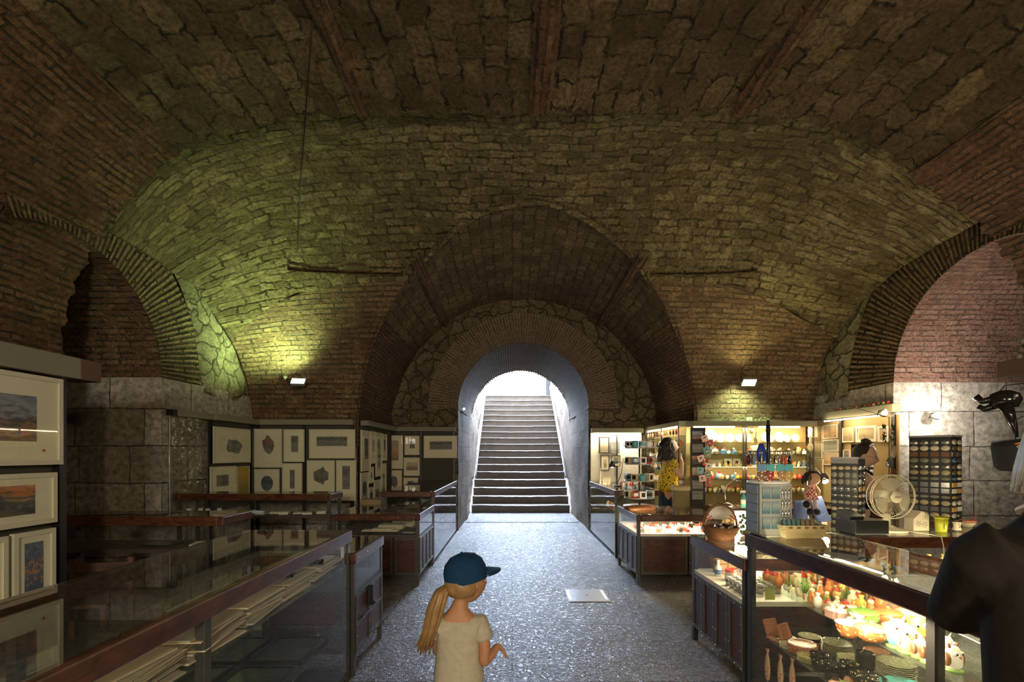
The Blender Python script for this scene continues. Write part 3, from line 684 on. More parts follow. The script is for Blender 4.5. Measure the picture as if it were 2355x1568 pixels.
def picture(label, axis, at, a0, a1, z0, z1, sg, am, sub=(.28, .72, .28, .72), shape='rect', frame='pale_frame', mount='mount', bd=.016, group=None, name='framed_picture', th=.022, cat='picture', pane=True):
    """axis 'x': hangs on plane x=at facing sg*x; axis 'y': on plane y=at facing sg*y"""
    ac, zc = (a0+a1)/2, z0
    org = (at, ac, zc) if axis == 'x' else (ac, at, zc)
    t = thing(name, label, cat, org, 0, group)
    def bx(m, p0, p1, c0, c1, t0, t1, mi=0):
        lo, hi = sorted((at+sg*t0, at+sg*t1))
        if axis == 'x': m.box(lo, hi, p0, p1, c0, c1, mi)
        else: m.box(p0, p1, lo, hi, c0, c1, mi)
    m = MB(); bx(m, a0, a0+bd, z0, z1, 0, th); bx(m, a1-bd, a1, z0, z1, 0, th); bx(m, a0+bd, a1-bd, z0, z0+bd, 0, th); bx(m, a0+bd, a1-bd, z1-bd, z1, 0, th)
    m.build('frame', M[frame] if isinstance(frame, str) else frame, t)
    m = MB(); bx(m, a0+bd, a1-bd, z0+bd, z1-bd, 0, th*.55); m.build('mount', M[mount], t)
    u0, u1, v0, v1 = sub; aa, ab = a0+(a1-a0)*u0, a0+(a1-a0)*u1; za, zb = z0+(z1-z0)*v0, z0+(z1-z0)*v1
    m = MB()
    if shape == 'round':
        pts = []
        for k in range(20):
            q = 2*PI*k/20; aq = (aa+ab)/2+(ab-aa)/2*math.cos(q); zq = (za+zb)/2+(zb-za)/2*math.sin(q)
            pts.append((at+sg*(th*.55+.0015), aq, zq) if axis == 'x' else (aq, at+sg*(th*.55+.0015), zq))
        m.poly(pts)
    elif shape == 'jag':
        rn = random.Random(int((a0+z0)*1000)); pts = []
        for k in range(14):
            q = 2*PI*k/14; rr = rn.uniform(.62, 1.0)
            aq = (aa+ab)/2+(ab-aa)/2*rr*math.cos(q)*1.2; zq = (za+zb)/2+(zb-za)/2*rr*math.sin(q)*1.2
            pts.append((at+sg*(th*.55+.0015), aq, zq) if axis == 'x' else (aq, at+sg*(th*.55+.0015), zq))
        m.poly(pts)
    else: bx(m, aa, ab, za, zb, th*.55, th*.55+.002)
    m.build('artwork', A[am], t)
    if pane:
        m = MB(); tt = th*.8; xx = at+sg*tt
        if axis == 'x': m.quad((xx, a0+bd, z0+bd), (xx, a1-bd, z0+bd), (xx, a1-bd, z1-bd), (xx, a0+bd, z1-bd))
        else: m.quad((a0+bd, xx, z0+bd), (a1-bd, xx, z0+bd), (a1-bd, xx, z1-bd), (a0+bd, xx, z1-bd))
        m.build('glass', M['pic_glass'], t)
    return t
zat = lambda py, Y: H+(CY-py)*Y/F
def picY(label, px0, px1, py0, py1, Y, am, **k):     # rectangle seen on the wall plane y=Y
    return picture(label, 'y', Y, (px0-CX)*Y/F, (px1-CX)*Y/F, zat(py1, Y), zat(py0, Y), -1, am, **k)
def picX(label, px0, px1, py0, py1, X, am, sg=1, **k):  # on the plane x=X, heights taken at the middle
    ya, yb = sorted((X*F/(px0-CX), X*F/(px1-CX))); ym = (ya+yb)/2
    return picture(label, 'x', X, ya, yb, zat(py1, ym), zat(py0, ym), sg, am, **k)
# left gallery boards: beam on top, black uprights
def board(label, axis, at, a0, a1, ups, z0=.75, z1=1.93, beam=(1.93, 2.01), depth=.10, sg=-1, mid=()):
    org = (at, (a0+a1)/2, z0) if axis == 'x' else ((a0+a1)/2, at, z0)
    t = thing('display_board', label, 'display board', org)
    def bx(m, p0, p1, c0, c1, t0, t1, mi=0):
        lo, hi = sorted((at+sg*t0, at+sg*t1))
        if axis == 'x': m.box(lo, hi, p0, p1, c0, c1, mi)
        else: m.box(p0, p1, lo, hi, c0, c1, mi)
    m = MB(); bx(m, a0, a1, beam[0], beam[1], -.02, depth); m.build('top_beam', M['beam'], t, bevel=.004)
    for u in ups:
        m = MB(); bx(m, u-.022, u+.022, .0, z1, -.028, -.002); m.build('upright', M['black'], t)
    for (p0, p1, zz) in mid:
        m = MB(); bx(m, p0, p1, zz-.008, zz+.008, -.02, -.002); m.build('crossbar', M['black'], t)
    m = MB(); bx(m, a0+.02, a1-.02, z0, z1, -.045, -.030); m.build('back_panel', P('dark_backing', (.05, .048, .03), .8), t)
    return t
board('picture board on the left side wall beside the stone pier', 'x', -3.86, 6.10, 7.16, [6.16, 7.12], sg=1)
board('picture board on the far wall left of the recess', 'y', 7.23, -3.88, -2.38, [-3.85, -3.15, -2.42])
board('picture board on the left wall of the recess', 'x', -2.30, 7.32, 9.16, [7.36, 8.1, 8.6, 9.12], sg=1)
board('picture board on the back wall left of the staircase passage', 'y', 9.24, -2.30, -1.08, [-2.28, -1.86, -1.76, -1.12])
XL = -3.84
picX('cream framed landscape with a pale blue coast sketch, high on the left side wall', 489, 573, 984, 1064, XL, 3, sub=(.3, .75, .25, .7), shape='jag')
picX('small cream framed grey sketch beside the yellow poster', 482, 540, 1072, 1142, XL, 3, sub=(.22, .7, .35, .72))
picX('unframed yellow poster low on the left side wall', 543, 571, 1072, 1136, XL, 5, sub=(.02, .98, .02, .98), bd=.004, pane=False, name='poster', cat='poster')
YG = 7.22
picY('portrait picture of a reddish figure, leftmost in the top row of the far wall', 585, 650, 986, 1075, YG, 9, sub=(.3, .7, .32, .82), shape='jag')
picY('narrow picture of a grey tower in the top row of the far wall', 653, 701, 987, 1062, YG, 4, sub=(.36, .7, .3, .8))
picY('wide picture of a dark waterfront terrace on the far wall', 712, 818, 987, 1054, YG, 4, sub=(.16, .82, .42, .75))
picY('picture with a round dark blue scene on the far wall', 586, 644, 1078, 1148, YG, 8, sub=(.26, .74, .28, .78), shape='round')
picY('narrow picture of a bell tower in the bottom row of the far wall', 650, 696, 1065, 1148, YG, 3, sub=(.38, .62, .3, .82))
picY('picture of a ruined town on the far wall under the waterfront picture', 707, 771, 1058, 1151, YG, 3, sub=(.26, .78, .4, .82), shape='jag')
picY('tall picture of stacked houses, rightmost in the bottom row of the far wall', 774, 820, 1058, 1151, YG, 4, sub=(.3, .68, .28, .86))
XR = -2.28
for (a, b, c, d, lb, am, sb, sh) in ((829, 850, 990, 1083, 'tall narrow picture of dark houses nearest the corner in the recess', 3, (.3, .75, .3, .8), 'rect'),
        (851.5, 861.5, 992, 1066, 'small slim picture beside the corner one on the recess wall', 4, (.35, .7, .35, .75), 'rect'),
        (863, 877, 995, 1095, 'longest portrait picture on the recess wall', 3, (.3, .7, .2, .85), 'rect'),
        (878, 887.5, 998, 1059, 'short picture at the far end of the recess wall', 4, (.3, .7, .4, .8), 'rect'),
        (828, 845, 1086, 1163, 'picture with an oval dark scene low on the recess wall', 8, (.22, .78, .3, .75), 'round'),
        (848, 857, 1073, 1111, 'small square picture with a dark spot on the recess wall', 3, (.25, .75, .3, .7), 'round'),
        (859, 873, 1103, 1160, 'pale low portrait picture in the middle of the recess wall', 6, (.3, .7, .3, .7), 'rect'),
        (875, 886, 1065, 1156, 'tall pale picture low at the far end of the recess wall', 3, (.35, .7, .3, .75), 'rect'),
        (847, 857, 1120, 1160, 'smallest picture low on the recess wall', 4, (.25, .75, .3, .7), 'rect')):
    picX(lb, a, b, c, d, XR, am, sub=sb, shape=sh, mount='mount2')
YR = 9.22
picY('portrait picture of a harbour street, top left on the back wall of the recess', 889, 927.5, 1001, 1078, YR, 7, sub=(.28, .72, .25, .85), mount='mount2')
picY('small picture with a square grey motif above the beige etching', 931, 965, 1002, 1046, YR, 3, sub=(.34, .68, .35, .72), mount='mount2')
picY('landscape etching in beige on the back wall of the recess', 929, 965.5, 1052, 1094, YR, 6, sub=(.16, .86, .3, .75), mount='mount2')
picY('picture of a dark figure low on the back wall of the recess', 888, 925, 1081, 1142, YR, 3, sub=(.3, .7, .35, .8), mount='mount2', shape='jag')
picY('small blue picture, lowest on the back wall of the recess', 928, 962, 1098, 1125, YR, 8, sub=(.28, .75, .25, .7), mount='mount2')
picY('wide picture of a grey town beside the staircase passage', 975, 1051, 1002, 1053, YR, 4, sub=(.18, .85, .38, .75), mount='mount2')
# free-standing display board in the left foreground
tb = thing('display_board', 'display board with a heavy beige top beam in the left foreground', 'display board', (-2.98, 2.4, 0))
m = MB(); m.box(-3.10, -2.90, 1.2, 3.22, 2.0, 2.14); m.build('top_beam', M['beam'], tb, bevel=.004)
m = MB(); m.box(-3.10, -2.90, 3.22, 3.38, 2.0, 2.14); m.build('beam_end', P('brown_beam_end', (.10, .06, .035), .6), tb, bevel=.004)
for y in (1.25, 2.32, 3.17):
    m = MB(); m.box(-3.02, -2.975, y-.025, y+.025, 0, 2.0); m.build('upright', M['black'], tb)
m = MB(); m.box(-3.05, -3.03, 1.25, 3.15, .4, 2.0); m.build('back_panel', P('dark_backing', (.05, .048, .03), .8), tb)
pk = dict(bd=.028, th=.03)
picture('large framed watercolour of a stormy sea on the left foreground board', 'x', -2.965, 2.38, 3.13, 1.43, 1.985, 1, 0, sub=(.2, .78, .26, .76), **pk)
picture('framed orange sunset picture under the stormy sea on the left foreground board', 'x', -2.965, 2.42, 3.09, 1.06, 1.38, 1, 1, sub=(.2, .8, .22, .78), **pk)
picture('narrow framed picture of a blue tower low on the left foreground board', 'x', -2.965, 2.82, 3.08, .58, 1.025, 1, 2, sub=(.28, .72, .18, .84), **pk)
picture('framed picture with an orange field at the left edge of the foreground board', 'x', -2.965, 2.36, 2.79, .62, 1.02, 1, 1, sub=(.2, .8, .22, .78), **pk)
m = MB(); m.lathe([(0, 0), (.008, 0), (.008, .002), (0, .002)], (0, 0, 0), 10)
rs = m.build('red_sticker', P('red_sticker', (.6, .03, .02), .5), local=True); rs.location = (-2.944, 3.005, 1.52); rs.rotation_euler = (0, PI/2, 0)
tag(rs, 'round red sold sticker on the mount of the stormy sea picture', 'sticker')
# clear plastic sheet by the pier
def plastic():
    t = NT('clear_plastic'); tc = t.n('ShaderNodeTexCoord').outputs['Object']; nz = t.tex('ShaderNodeTexNoise', tc, 3, Detail=3, Distortion=1.5)
    tr = t.n('ShaderNodeBsdfTransparent'); tr.inputs[0].default_value = (.78, .78, .70, 1); gl = t.n('ShaderNodeBsdfGlossy'); gl.inputs['Roughness'].default_value = .12
    t.l(t.bump(nz.outputs[0], 1, .06), gl.inputs['Normal']); mx = t.n('ShaderNodeMixShader'); mx.inputs[0].default_value = .16
    t.l(tr.outputs[0], mx.inputs[1]); t.l(gl.outputs[0], mx.inputs[2]); t.l(mx.outputs[0], t.out.inputs[0]); return t.m
tp = thing('plastic_sheet', 'clear plastic sheet hanging in front of the left stone pier', 'plastic sheet', (-3.85, 5.75, .9))
m = MB(); ny = 24
vs = []
for i in range(ny+1):
    for z in (.85, 1.2, 1.6, 1.93): vs.append((-3.86+.012*math.sin(i*1.3+z*2), 5.40+.68*i/ny, z))
m.add(vs, [(i*4+j, (i+1)*4+j, (i+1)*4+j+1, i*4+j+1) for i in range(ny) for j in range(3)], 0, True); m.build('sheet', plastic(), tp)
m = MB(); m.box(-3.90, -3.80, 5.45, 6.09, 1.93, 2.005); m.build('top_beam', M['beam'], tp); m = MB(); m.box(-3.89, -3.81, 5.38, 5.45, 1.93, 2.0); m.build('beam_end', M['black'], tp)
m = MB(); m.tube([(-3.86, 5.395, 1.93), (-3.862, 5.39, 1.4), (-3.86, 5.395, .85)], .006, 6); m.build('edge_strip', P('clear_edge', (.6, .65, .65), .2, .3), tp)
# hanging cable
m = MB(); m.tube([(-1.46, 3.5, 4.66), (-2.3, 5.2, 4.42), (-3.02, 6.7, 4.05)], .006, 6); tag(m.build('hanging_cable', M['black'], origin=(-2.3, 5.2, 4.4)), 'thin black cable hanging down from the near vault to the far wall', 'cable')
# ------------------------------------------------------------------ wall floods
def flood(label, x, y, z, rz, pitch, glow):
    t = thing('flood_lamp', label, 'lamp', (x, y, z))
    R = Euler((pitch, 0, rz)).to_matrix()
    m = MB(); m.cbox((0, 0, -.02), (.20, .13, .05), 0); m.cbox((0, .03, -.05), (.08, .06, .03), 0)
    o = m.build('housing', P('lamp_housing', (.30, .30, .28), .4, .4), t, local=True, bevel=.01); o.rotation_euler = (pitch, 0, rz)
    m = MB(); m.cbox((0, 0, .008), (.18, .11, .006), 0); o = m.build('lamp_glass', glow, t, local=True); o.rotation_euler = (pitch, 0, rz)
    m = MB(); m.tube([(-.11, 0, 0), (-.115, .08, -.03), (.115, .08, -.03), (.11, 0, 0)], .006, 6); m.build('yoke', M['steel'], t, local=True)
    m = MB(); m.tube([(-.12, .1, 0), (-.22, .14, .01), (-.25, .20, .08)], .005, 6); m.build('cable', M['black'], t, local=True)
    return t
lg = emit('greenish_lamp_glass', (.92, 1, .72), 30)
flood('glaring wall flood lamp left of the recess, tilted up', -3.14, 7.02, 2.56, .15, .75, lg)
flood('glaring wall flood lamp right of the recess, above the shelves', 3.50, 7.06, 2.55, -.1, 2.4, lg)
m = MB(); m.lathe([(0, .0), (.018, .0), (.03, .05), (.028, .055), (0, .03)], (0, 0, 0), 14); o = m.build('small_spotlight', P('pale_lamp', (.5, .5, .42), .4), local=True)
o.location = (-3.38, 7.12, 2.60); o.rotation_euler = (.4, .3, 0); tag(o, 'small unlit spotlight beside the left wall flood lamp', 'lamp')
m = MB(); m.ball((-.965, 9.62, 2.40), .022, 10); tag(m.build('passage_lamp', emit('small_lamp', (.85, 1, .6), 25), origin=(-.965, 9.62, 2.40)), 'tiny bright lamp low on the left springing of the passage vault', 'lamp')
for (lb, x, y, z, c) in (('warm clip lamp on the end of the right beam', 4.36, 5.62, 1.98, (1, .75, .42)), ('white clip lamp in front of the pale stone block', 4.98, 5.62, 1.95, (1, .93, .8))):
    t = thing('clip_lamp', lb, 'lamp', (x, y, z))
    m = MB(); m.lathe([(.012, .05), (.03, .03), (.05, -.02), (.052, -.022), (.03, .02), (.0, .04)], (0, 0, 0), 16); o = m.build('shade', P('lamp_housing', (.30, .30, .28), .4, .4), t, local=True); o.rotation_euler = (.8, 0, 0)
    m = MB(); m.ball((0, -.02, 0), .034, 12); m.build('bulb', emit('clip_bulb_'+('w' if c[2] > .6 else 'a'), c, 45), t, local=True)
    m = MB(); m.tube([(0, .02, .03), (0, .06, .03), (0, .09, -.03)], .007, 6); m.build('arm', M['steel'], t, local=True)
# ------------------------------------------------------------------ goods
ORD = ['first', 'second', 'third', 'fourth', 'fifth', 'sixth', 'seventh', 'eighth', 'ninth', 'tenth', 'eleventh', 'twelfth', 'thirteenth', 'fourteenth',
       'fifteenth', 'sixteenth', 'seventeenth', 'eighteenth', 'nineteenth', 'twentieth', 'twenty-first', 'twenty-second', 'twenty-third', 'twenty-fourth']
def on(px, py, z): Y = (H-z)*F/(py-CY); return ((px-CX)*Y/F, Y, z)
def at(px, py, Y): return ((px-CX)*Y/F, Y, H+(CY-py)*Y/F)
def painted(name, base, dots, scale=55, thr=.32, rough=.25, dots2=None):
    if name in _P: return _P[name]
    t = NT(name); tc = t.n('ShaderNodeTexCoord').outputs['Object']
    v = t.tex('ShaderNodeTexVoronoi', tc, scale); f = t.math('LESS_THAN', v.outputs['Distance'], thr)
    c = t.mix(f, base, dots)
    if dots2:
        v2 = t.tex('ShaderNodeTexVoronoi', tc, scale*.6); c = t.mix(t.math('LESS_THAN', v2.outputs['Distance'], thr*.8), c, dots2)
    t.bsdf(c, rough, 0, None, .6); _P[name] = t.m; return t.m
C_ = dict(cream=P('cream_glaze', (.75, .66, .48), .3), gold=P('gilt_glaze', (.72, .48, .16), .3, .3), orange=P('orange_glaze', (.62, .22, .06), .3),
          red=P('red_glaze', (.55, .05, .03), .3), green=P('green_glaze', (.20, .36, .08), .3), white=P('white_glaze', (.82, .80, .76), .25),
          blue=P('blue_glaze', (.12, .24, .42), .3), pink=P('pink_glaze', (.75, .42, .38), .3), brown=P('brown_glaze', (.20, .09, .04), .35),
          black=P('black_glaze', (.015, .014, .013), .2), teal=P('teal_glaze', (.10, .36, .40), .3), yellow=P('yellow_glaze', (.72, .50, .08), .3),
          grey=P('grey_green_glaze', (.25, .25, .18), .4), sand=P('sand_glaze', (.5, .40, .24), .4), silver=P('silver_ware', (.6, .6, .6), .2, .9), purple=P('purple_glaze', (.3, .14, .35), .3))
G_GREEN = painted('green_dotted', (.16, .33, .06), (.75, .7, .3), 60, .3, .25, (.6, .15, .05)); G_ORANGE = painted('orange_dotted', (.55, .18, .05), (.85, .6, .2), 60, .3)
G_OLIVE = painted('olive_dotted', (.36, .34, .16), (.75, .7, .4), 60, .32); G_BROWN = painted('brown_dotted', (.22, .08, .03), (.8, .35, .08), 55, .34)
G_BLACK = painted('black_dotted', (.015, .014, .012), (.65, .6, .4), 70, .20, .2, (.6, .2, .05)); G_PLATE = painted('plate_dotted', (.33, .31, .20), (.6, .55, .36), 70, .3)
G_TERRA = painted('terracotta_dotted', (.48, .17, .07), (.75, .4, .2), 70, .3); G_PALE = painted('pale_dotted', (.55, .50, .34), (.8, .75, .55), 70, .3)
scal = lambda n, a: (lambda th: 1+a*math.cos(n*th))
def mk(name, parts, label, cat, group=None):
    """prototype whose parts are built round the origin; parts: list of (part name, MB, material)"""
    if len(parts) == 1:
        o = parts[0][1].build(name, parts[0][2], local=True); return tag(o, label, cat, group)
    t = thing(name, label, cat, (0, 0, 0), 0, group)
    for (pn, mb_, mt) in parts: mb_.build(pn, mt, t, local=True)
    return t
PROTOS = []
def place(proto, loc, rz=0, label=None, group=None, scale=None, mats=None):
    if proto.get('used'):
        o = dup(proto, loc, rz, label, group, scale)
    else:
        o = proto; o['used'] = 1; o.location = loc; o.rotation_euler[2] = rz
        if scale is not None: o.scale = (scale,)*3 if not hasattr(scale, '__len__') else scale
        if label: o['label'] = label
        if group: o['group'] = group
    if mats:
        tg = [o] if o.type == 'MESH' else kids(o)
        for k, m_ in mats.items():
            if k < len(tg): recolor(tg[k], m_)
    return o
BOWL = lambda r, h, t=.006: [(0, 0), (r*.55, 0), (r*.85, h*.4), (r, h), (r-t, h), (r*.83-t, h*.42), (r*.5, t), (0, t)]
def p_bowl(r, h, mo, mi, label, name='bowl', wob=None):
    a = MB().lathe([(0, 0), (r*.55, 0), (r*.88, h*.42), (r, h)], n=24, wob=wob); b = MB().lathe([(r, h), (r-.006, h-.001), (r*.86-.006, h*.45), (r*.5, .006), (0, .006)], n=24, wob=wob)
    return mk(name, [('outer_glaze', a, mo), ('painted_inside', b, mi)], label, 'bowl')
def p_lidded(r, h, mo, label):
    a = MB().lathe([(0, 0), (r*.5, 0), (r*.95, h*.35), (r, h*.6), (r*.93, h*.82)], n=26)
    l = MB().lathe([(r*.98, h*.80), (r*1.0, h*.84), (r*.7, h*1.0), (r*.25, h*1.08), (0, h*1.09)], n=26)
    k = MB().ball((0, 0, h*1.18), (r*.16, r*.16, r*.15), 10)
    return mk('lidded_bowl', [('body', a, mo), ('lid', l, mo), ('knob', k, mo)], label, 'bowl')
J1, J2 = .735, .43
# lidded bowls on the upper shelf
for (px, py, r, mo, lid, lb) in ((1985, 1433, .062, G_GREEN, C_['green'], 'green dotted lidded bowl on the upper shelf of the ceramics showcase'),
        (2042, 1433, .060, G_ORANGE, C_['orange'], 'terracotta lidded bowl right of the green lidded bowl'),
        (2095, 1434, .062, G_OLIVE, C_['cream'], 'pale olive lidded bowl, rightmost at the back of the upper shelf'),
        (2004, 1473, .062, G_BROWN, C_['gold'], 'brown lidded bowl with an orange lid in front of the green one'),
        (2065, 1466, .056, G_ORANGE, C_['pink'], 'small orange lidded bowl between the brown lidded bowl and the owls')):
    pr = p_lidded(r, r*1.0, mo, lb); recolor(kids(pr)[1], lid); recolor(kids(pr)[2], lid); place(pr, on(px, py, J1), 0, lb)
place(p_bowl(.052, .055, G_BROWN, C_['white'], 'open white-lined bowl beside the brown lidded bowl'), on(1953, 1462, J1))
def p_owl(mo, mb2, label, k=1):
    a = MB().lathe([(0, 0), (.022*k, 0), (.032*k, .02*k), (.033*k, .045*k), (.026*k, .075*k), (.016*k, .090*k), (0, .094*k)], n=18, sy=.85)
    w_ = MB()
    for s in (-1, 1): w_.ball((s*.030*k, .0, .042*k), (.009*k, .02*k, .028*k), 10)
    e = MB()
    for s in (-1, 1): e.ball((s*.012*k, -.0215*k, .068*k), (.0105*k, .006*k, .0105*k), 10)
    pu = MB()
    for s in (-1, 1): pu.ball((s*.012*k, -.0275*k, .068*k), (.0045*k, .002*k, .0045*k), 8)
    bk = MB().cyl((0, -.026*k, .058*k), (0, -.036*k, .052*k), .004*k, .0005, 6)
    ears = MB()
    for s in (-1, 1): ears.cyl((s*.014*k, 0, .086*k), (s*.022*k, 0, .106*k), .007*k, .001, 6)
    b = MB().lathe([(0, -.002), (.034*k, -.002), (.03*k, .006), (0, .006)], n=16)
    return mk('owl_figurine', [('body', a, mo), ('wings', w_, mb2), ('eyes', e, C_['white']), ('pupils', pu, C_['black']), ('beak', bk, C_['orange']), ('ears', ears, mb2), ('base', b, C_['green'])], label, 'figurine')
owl = p_owl(G_PALE, C_['sand'], 'owl')
for (px, py, rz, k, mo, mw, lb) in ((2048, 1486, .2, 1.15, 'teal', 'white', 'pale blue owl figurine beside the brown lidded bowl'), (2078, 1499, .1, 1.1, 'pink', 'cream', 'pink owl figurine between the blue and the yellow owls'),
        (2109, 1482, .3, 1.2, 'yellow', 'gold', 'yellow owl figurine behind the showcase post'), (2089, 1512, .5, .8, 'cream', 'brown', 'small cream owl figurine with ringed eyes at the shelf edge'),
        (2120, 1524, .5, .9, 'white', 'brown', 'white owl figurine with brown wings left of the showcase post'),
        (2176, 1516, .6, .9, 'cream', 'sand', 'cream owl figurine just right of the showcase post'), (2192, 1540, .6, .9, 'white', 'brown', 'white owl figurine partly behind the dark jacket')):
    x, y, z = on(px, py, J1); place(owl, (min(max(x, 1.53), 1.93), y, z+.002), rz-.5, lb, 'owl figurines on the upper shelf', k, {0: C_[mo], 1: C_[mw], 5: C_[mw]})
# clutter of small figurines, jars and vases on the far half of the upper shelf
P_fig = mk('figurine', [('body', MB().lathe([(0, 0), (.016, 0), (.020, .018), (.013, .042), (.007, .05), (0, .05)], n=12), C_['gold']), ('head', MB().ball((0, 0, .058), .012, 10), C_['cream']),
                        ('tail', MB().tube([(.012, .005, .02), (.026, .01, .035), (.024, .01, .06)], [.004, .0035, .002], 6), C_['gold'])], 'f', 'figurine')
P_jar = mk('lidded_jar', [('body', MB().lathe([(0, 0), (.016, 0), (.024, .015), (.024, .032), (.017, .042)], n=14), G_ORANGE), ('lid', MB().lathe([(.019, .042), (.019, .046), (.005, .054), (.006, .060), (0, .063)], n=14), C_['red'])], 'j', 'jar')
P_vase = mk('small_vase', [('body', MB().lathe([(0, 0), (.012, 0), (.022, .022), (.018, .045), (.008, .058), (.012, .072), (.009, .072), (.005, .058)], n=14), G_GREEN)], 'v', 'vase')
P_gift = mk('gift_jar', [('jar', MB().cbox((0, 0, .020), (.042, .042, .040)), C_['pink']), ('paper_cap', MB().lathe([(.030, .036), (.034, .044), (.014, .052), (.010, .056), (.022, .070), (0, .062)], n=12, wob=scal(6, .12)), C_['white'])], 'g', 'gift jar')
P_tree = mk('wire_ornament', [('stem', MB().cyl((0, 0, 0), (0, 0, .03), .004, n=6), C_['gold']), ('spray', (lambda m: ([m.tube([(0, 0, .025), (.018*math.cos(a), .018*math.sin(a), .05+.02*math.sin(a*3)), (.03*math.cos(a), .03*math.sin(a), .085+.01*math.cos(a*5))], .0015, 4) for a in [k*2*PI/12 for k in range(12)]], m)[1])(MB()), C_['green'])], 'w', 'ornament')
rn = random.Random(5)
cols = ['gold', 'cream', 'red', 'green', 'orange', 'white', 'yellow', 'gold', 'cream', 'orange']
cw = {'gold': 'golden', 'cream': 'cream', 'red': 'red', 'green': 'green', 'orange': 'orange', 'white': 'white', 'yellow': 'yellow', 'pink': 'pink', 'blue': 'blue', 'teal': 'turquoise', 'black': 'black', 'brown': 'brown', 'grey': 'grey-green', 'sand': 'sandy', 'silver': 'silver', 'purple': 'purple'}
rows_j = 11
for r in range(rows_j):
    y = 2.88-r*.062
    for c in range(5):
        x = 1.535+c*.084
        if c >= 3 and r > 9: continue
        kind = rn.choice(['f', 'j', 'v', 'f', 'j', 'w']) if r < 8 else rn.choice(['f', 'j', 'v'])
        pr = {'f': P_fig, 'j': P_jar, 'v': P_vase, 'w': P_tree}[kind]; nm = {'f': 'figurine', 'j': 'lidded jar', 'v': 'vase', 'w': 'wire ornament'}[kind]
        cl = rn.choice(cols)
        place(pr, (x+rn.uniform(-.012, .012), y+rn.uniform(-.008, .008), J1), rn.uniform(0, 6), 'small %s %s, %s from the front, %s row from the far end, upper shelf' % (cw[cl], nm, ORD[c], ORD[r]), 'small ceramics on the upper shelf', rn.uniform(.8, 1.25), {0: C_[cl]})
for i, (px, py) in enumerate(((1880, 1410), (1906, 1412), (1932, 1416), (1912, 1436), (1936, 1442), (1958, 1418))):
    x, y, z = on(px, py+8, J1); place(P_gift, (max(1.5, x), y, J1), rn.uniform(-.2, .2), 'pink gift jar with a white paper cap, %s from the far end' % ORD[i], 'gift jars with white caps', .95)
# middle shelf: plates, bowls, boxes
P_plate = mk('scalloped_plate', [('plate', MB().lathe([(0, 0), (.035, 0), (.062, .006), (.066, .009), (.058, .006), (.034, .003), (0, .003)], n=48, wob=scal(10, .035)), G_PLATE)], 'p', 'plate')
def stack(n, loc, mat_, lb, sc=1, dz=.0075):
    for k in range(n):
        place(P_plate, (loc[0]+rn.uniform(-.002, .002), loc[1]+rn.uniform(-.002, .002), loc[2]+k*dz*sc), rn.uniform(0, 6), '%s, %s from the bottom' % (lb, ORD[k]), lb+' stack', sc, {0: mat_})
    return loc[2]+n*dz*sc
def onJ(px, py, z=J2): x, y, z = on(px, py, z); return (min(max(x, 1.53), 1.93), y, z)
zt = stack(6, onJ(1845, 1500), G_TERRA, 'terracotta scalloped plate in the stack by the wooden boxes', 1.1)
stack(8, onJ(1925, 1505), G_PLATE, 'grey scalloped plate in the tall back stack', 1.1)
stack(5, onJ(1960, 1527), G_PALE, 'pale dotted plate in the stack before the tall grey one', 1.0)
stack(4, onJ(1800, 1490), G_PALE, 'cream scalloped plate in the low stack under the boxes', .8)
stack(5, onJ(1835, 1520), G_OLIVE, 'olive scalloped plate in the front left stack', .8)
stack(9, onJ(2060, 1560), G_PLATE, 'grey-green scalloped plate in the stack by the post', 1.2)
stack(4, onJ(2020, 1508), G_TERRA, 'brown scalloped plate in the back stack before the post', .9)
P_sb = p_bowl(.040, .030, C_['black'], G_BLACK, 'b')
for (px, py, n_, lb) in ((1862, 1540, 2, 'painted black bowl in the leftmost small stack'), (1887, 1562, 2, 'painted black bowl nearest the shelf edge'), (1884, 1527, 3, 'painted black bowl in the stack behind the blue bowl'),
        (1920, 1553, 3, 'painted black bowl in the centre stack'), (1953, 1549, 3, 'painted black bowl in the right centre stack'), (1990, 1543, 6, 'painted black bowl in the tallest stack')):
    loc = onJ(px, py)
    for k in range(n_): place(P_sb, (loc[0], loc[1], J2+k*.012), k, lb+', %s from the bottom' % ORD[k], lb+' stack', 1.05)
place(P_sb, onJ(1880, 1517), 0, 'small blue bowl among the painted black bowls', None, .9, {0: C_['blue'], 1: C_['blue']})
place(P_sb, onJ(1950, 1575), 0, 'small bright green bowl at the shelf edge', None, .9, {0: C_['green'], 1: C_['brown']})
place(p_bowl(.075, .04, C_['black'], G_BLACK, 'wide black bowl with a dotted inside'), onJ(1995, 1575))
place(p_bowl(.058, .04, C_['black'], G_PALE, 'black straight-sided bowl behind the terracotta plates'), onJ(1862, 1478))
place(p_bowl(.06, .02, C_['red'], G_TERRA, 'shallow red dish behind the grey plates', wob=scal(2, .2)), onJ(1905, 1487))
place(P_plate, onJ(1912, 1580), 0, 'pink scalloped plate at the front of the middle shelf', None, 1, {0: C_['pink']})
place(p_bowl(.09, .035, C_['grey'], C_['teal'], 'large dark green bowl at the lower edge of the picture'), onJ(2078, 1592))
place(p_bowl(.07, .03, C_['orange'], C_['yellow'], 'orange heart shaped dish at the lower edge of the picture', wob=lambda th: 1-.22*abs(math.sin(th/2))**2), onJ(1985, 1600))
place(p_bowl(.05, .025, C_['green'], C_['green'], 'light green dish at the lower edge of the picture'), onJ(1935, 1592))
place(mk('oval_dish', [('dish', MB().lathe([(0, 0), (.04, 0), (.065, .012), (.06, .012), (.036, .003), (0, .003)], n=24, sx=1.2), G_OLIVE)], 'olive oval dish at the back of the middle shelf', 'dish'), onJ(1800, 1470))
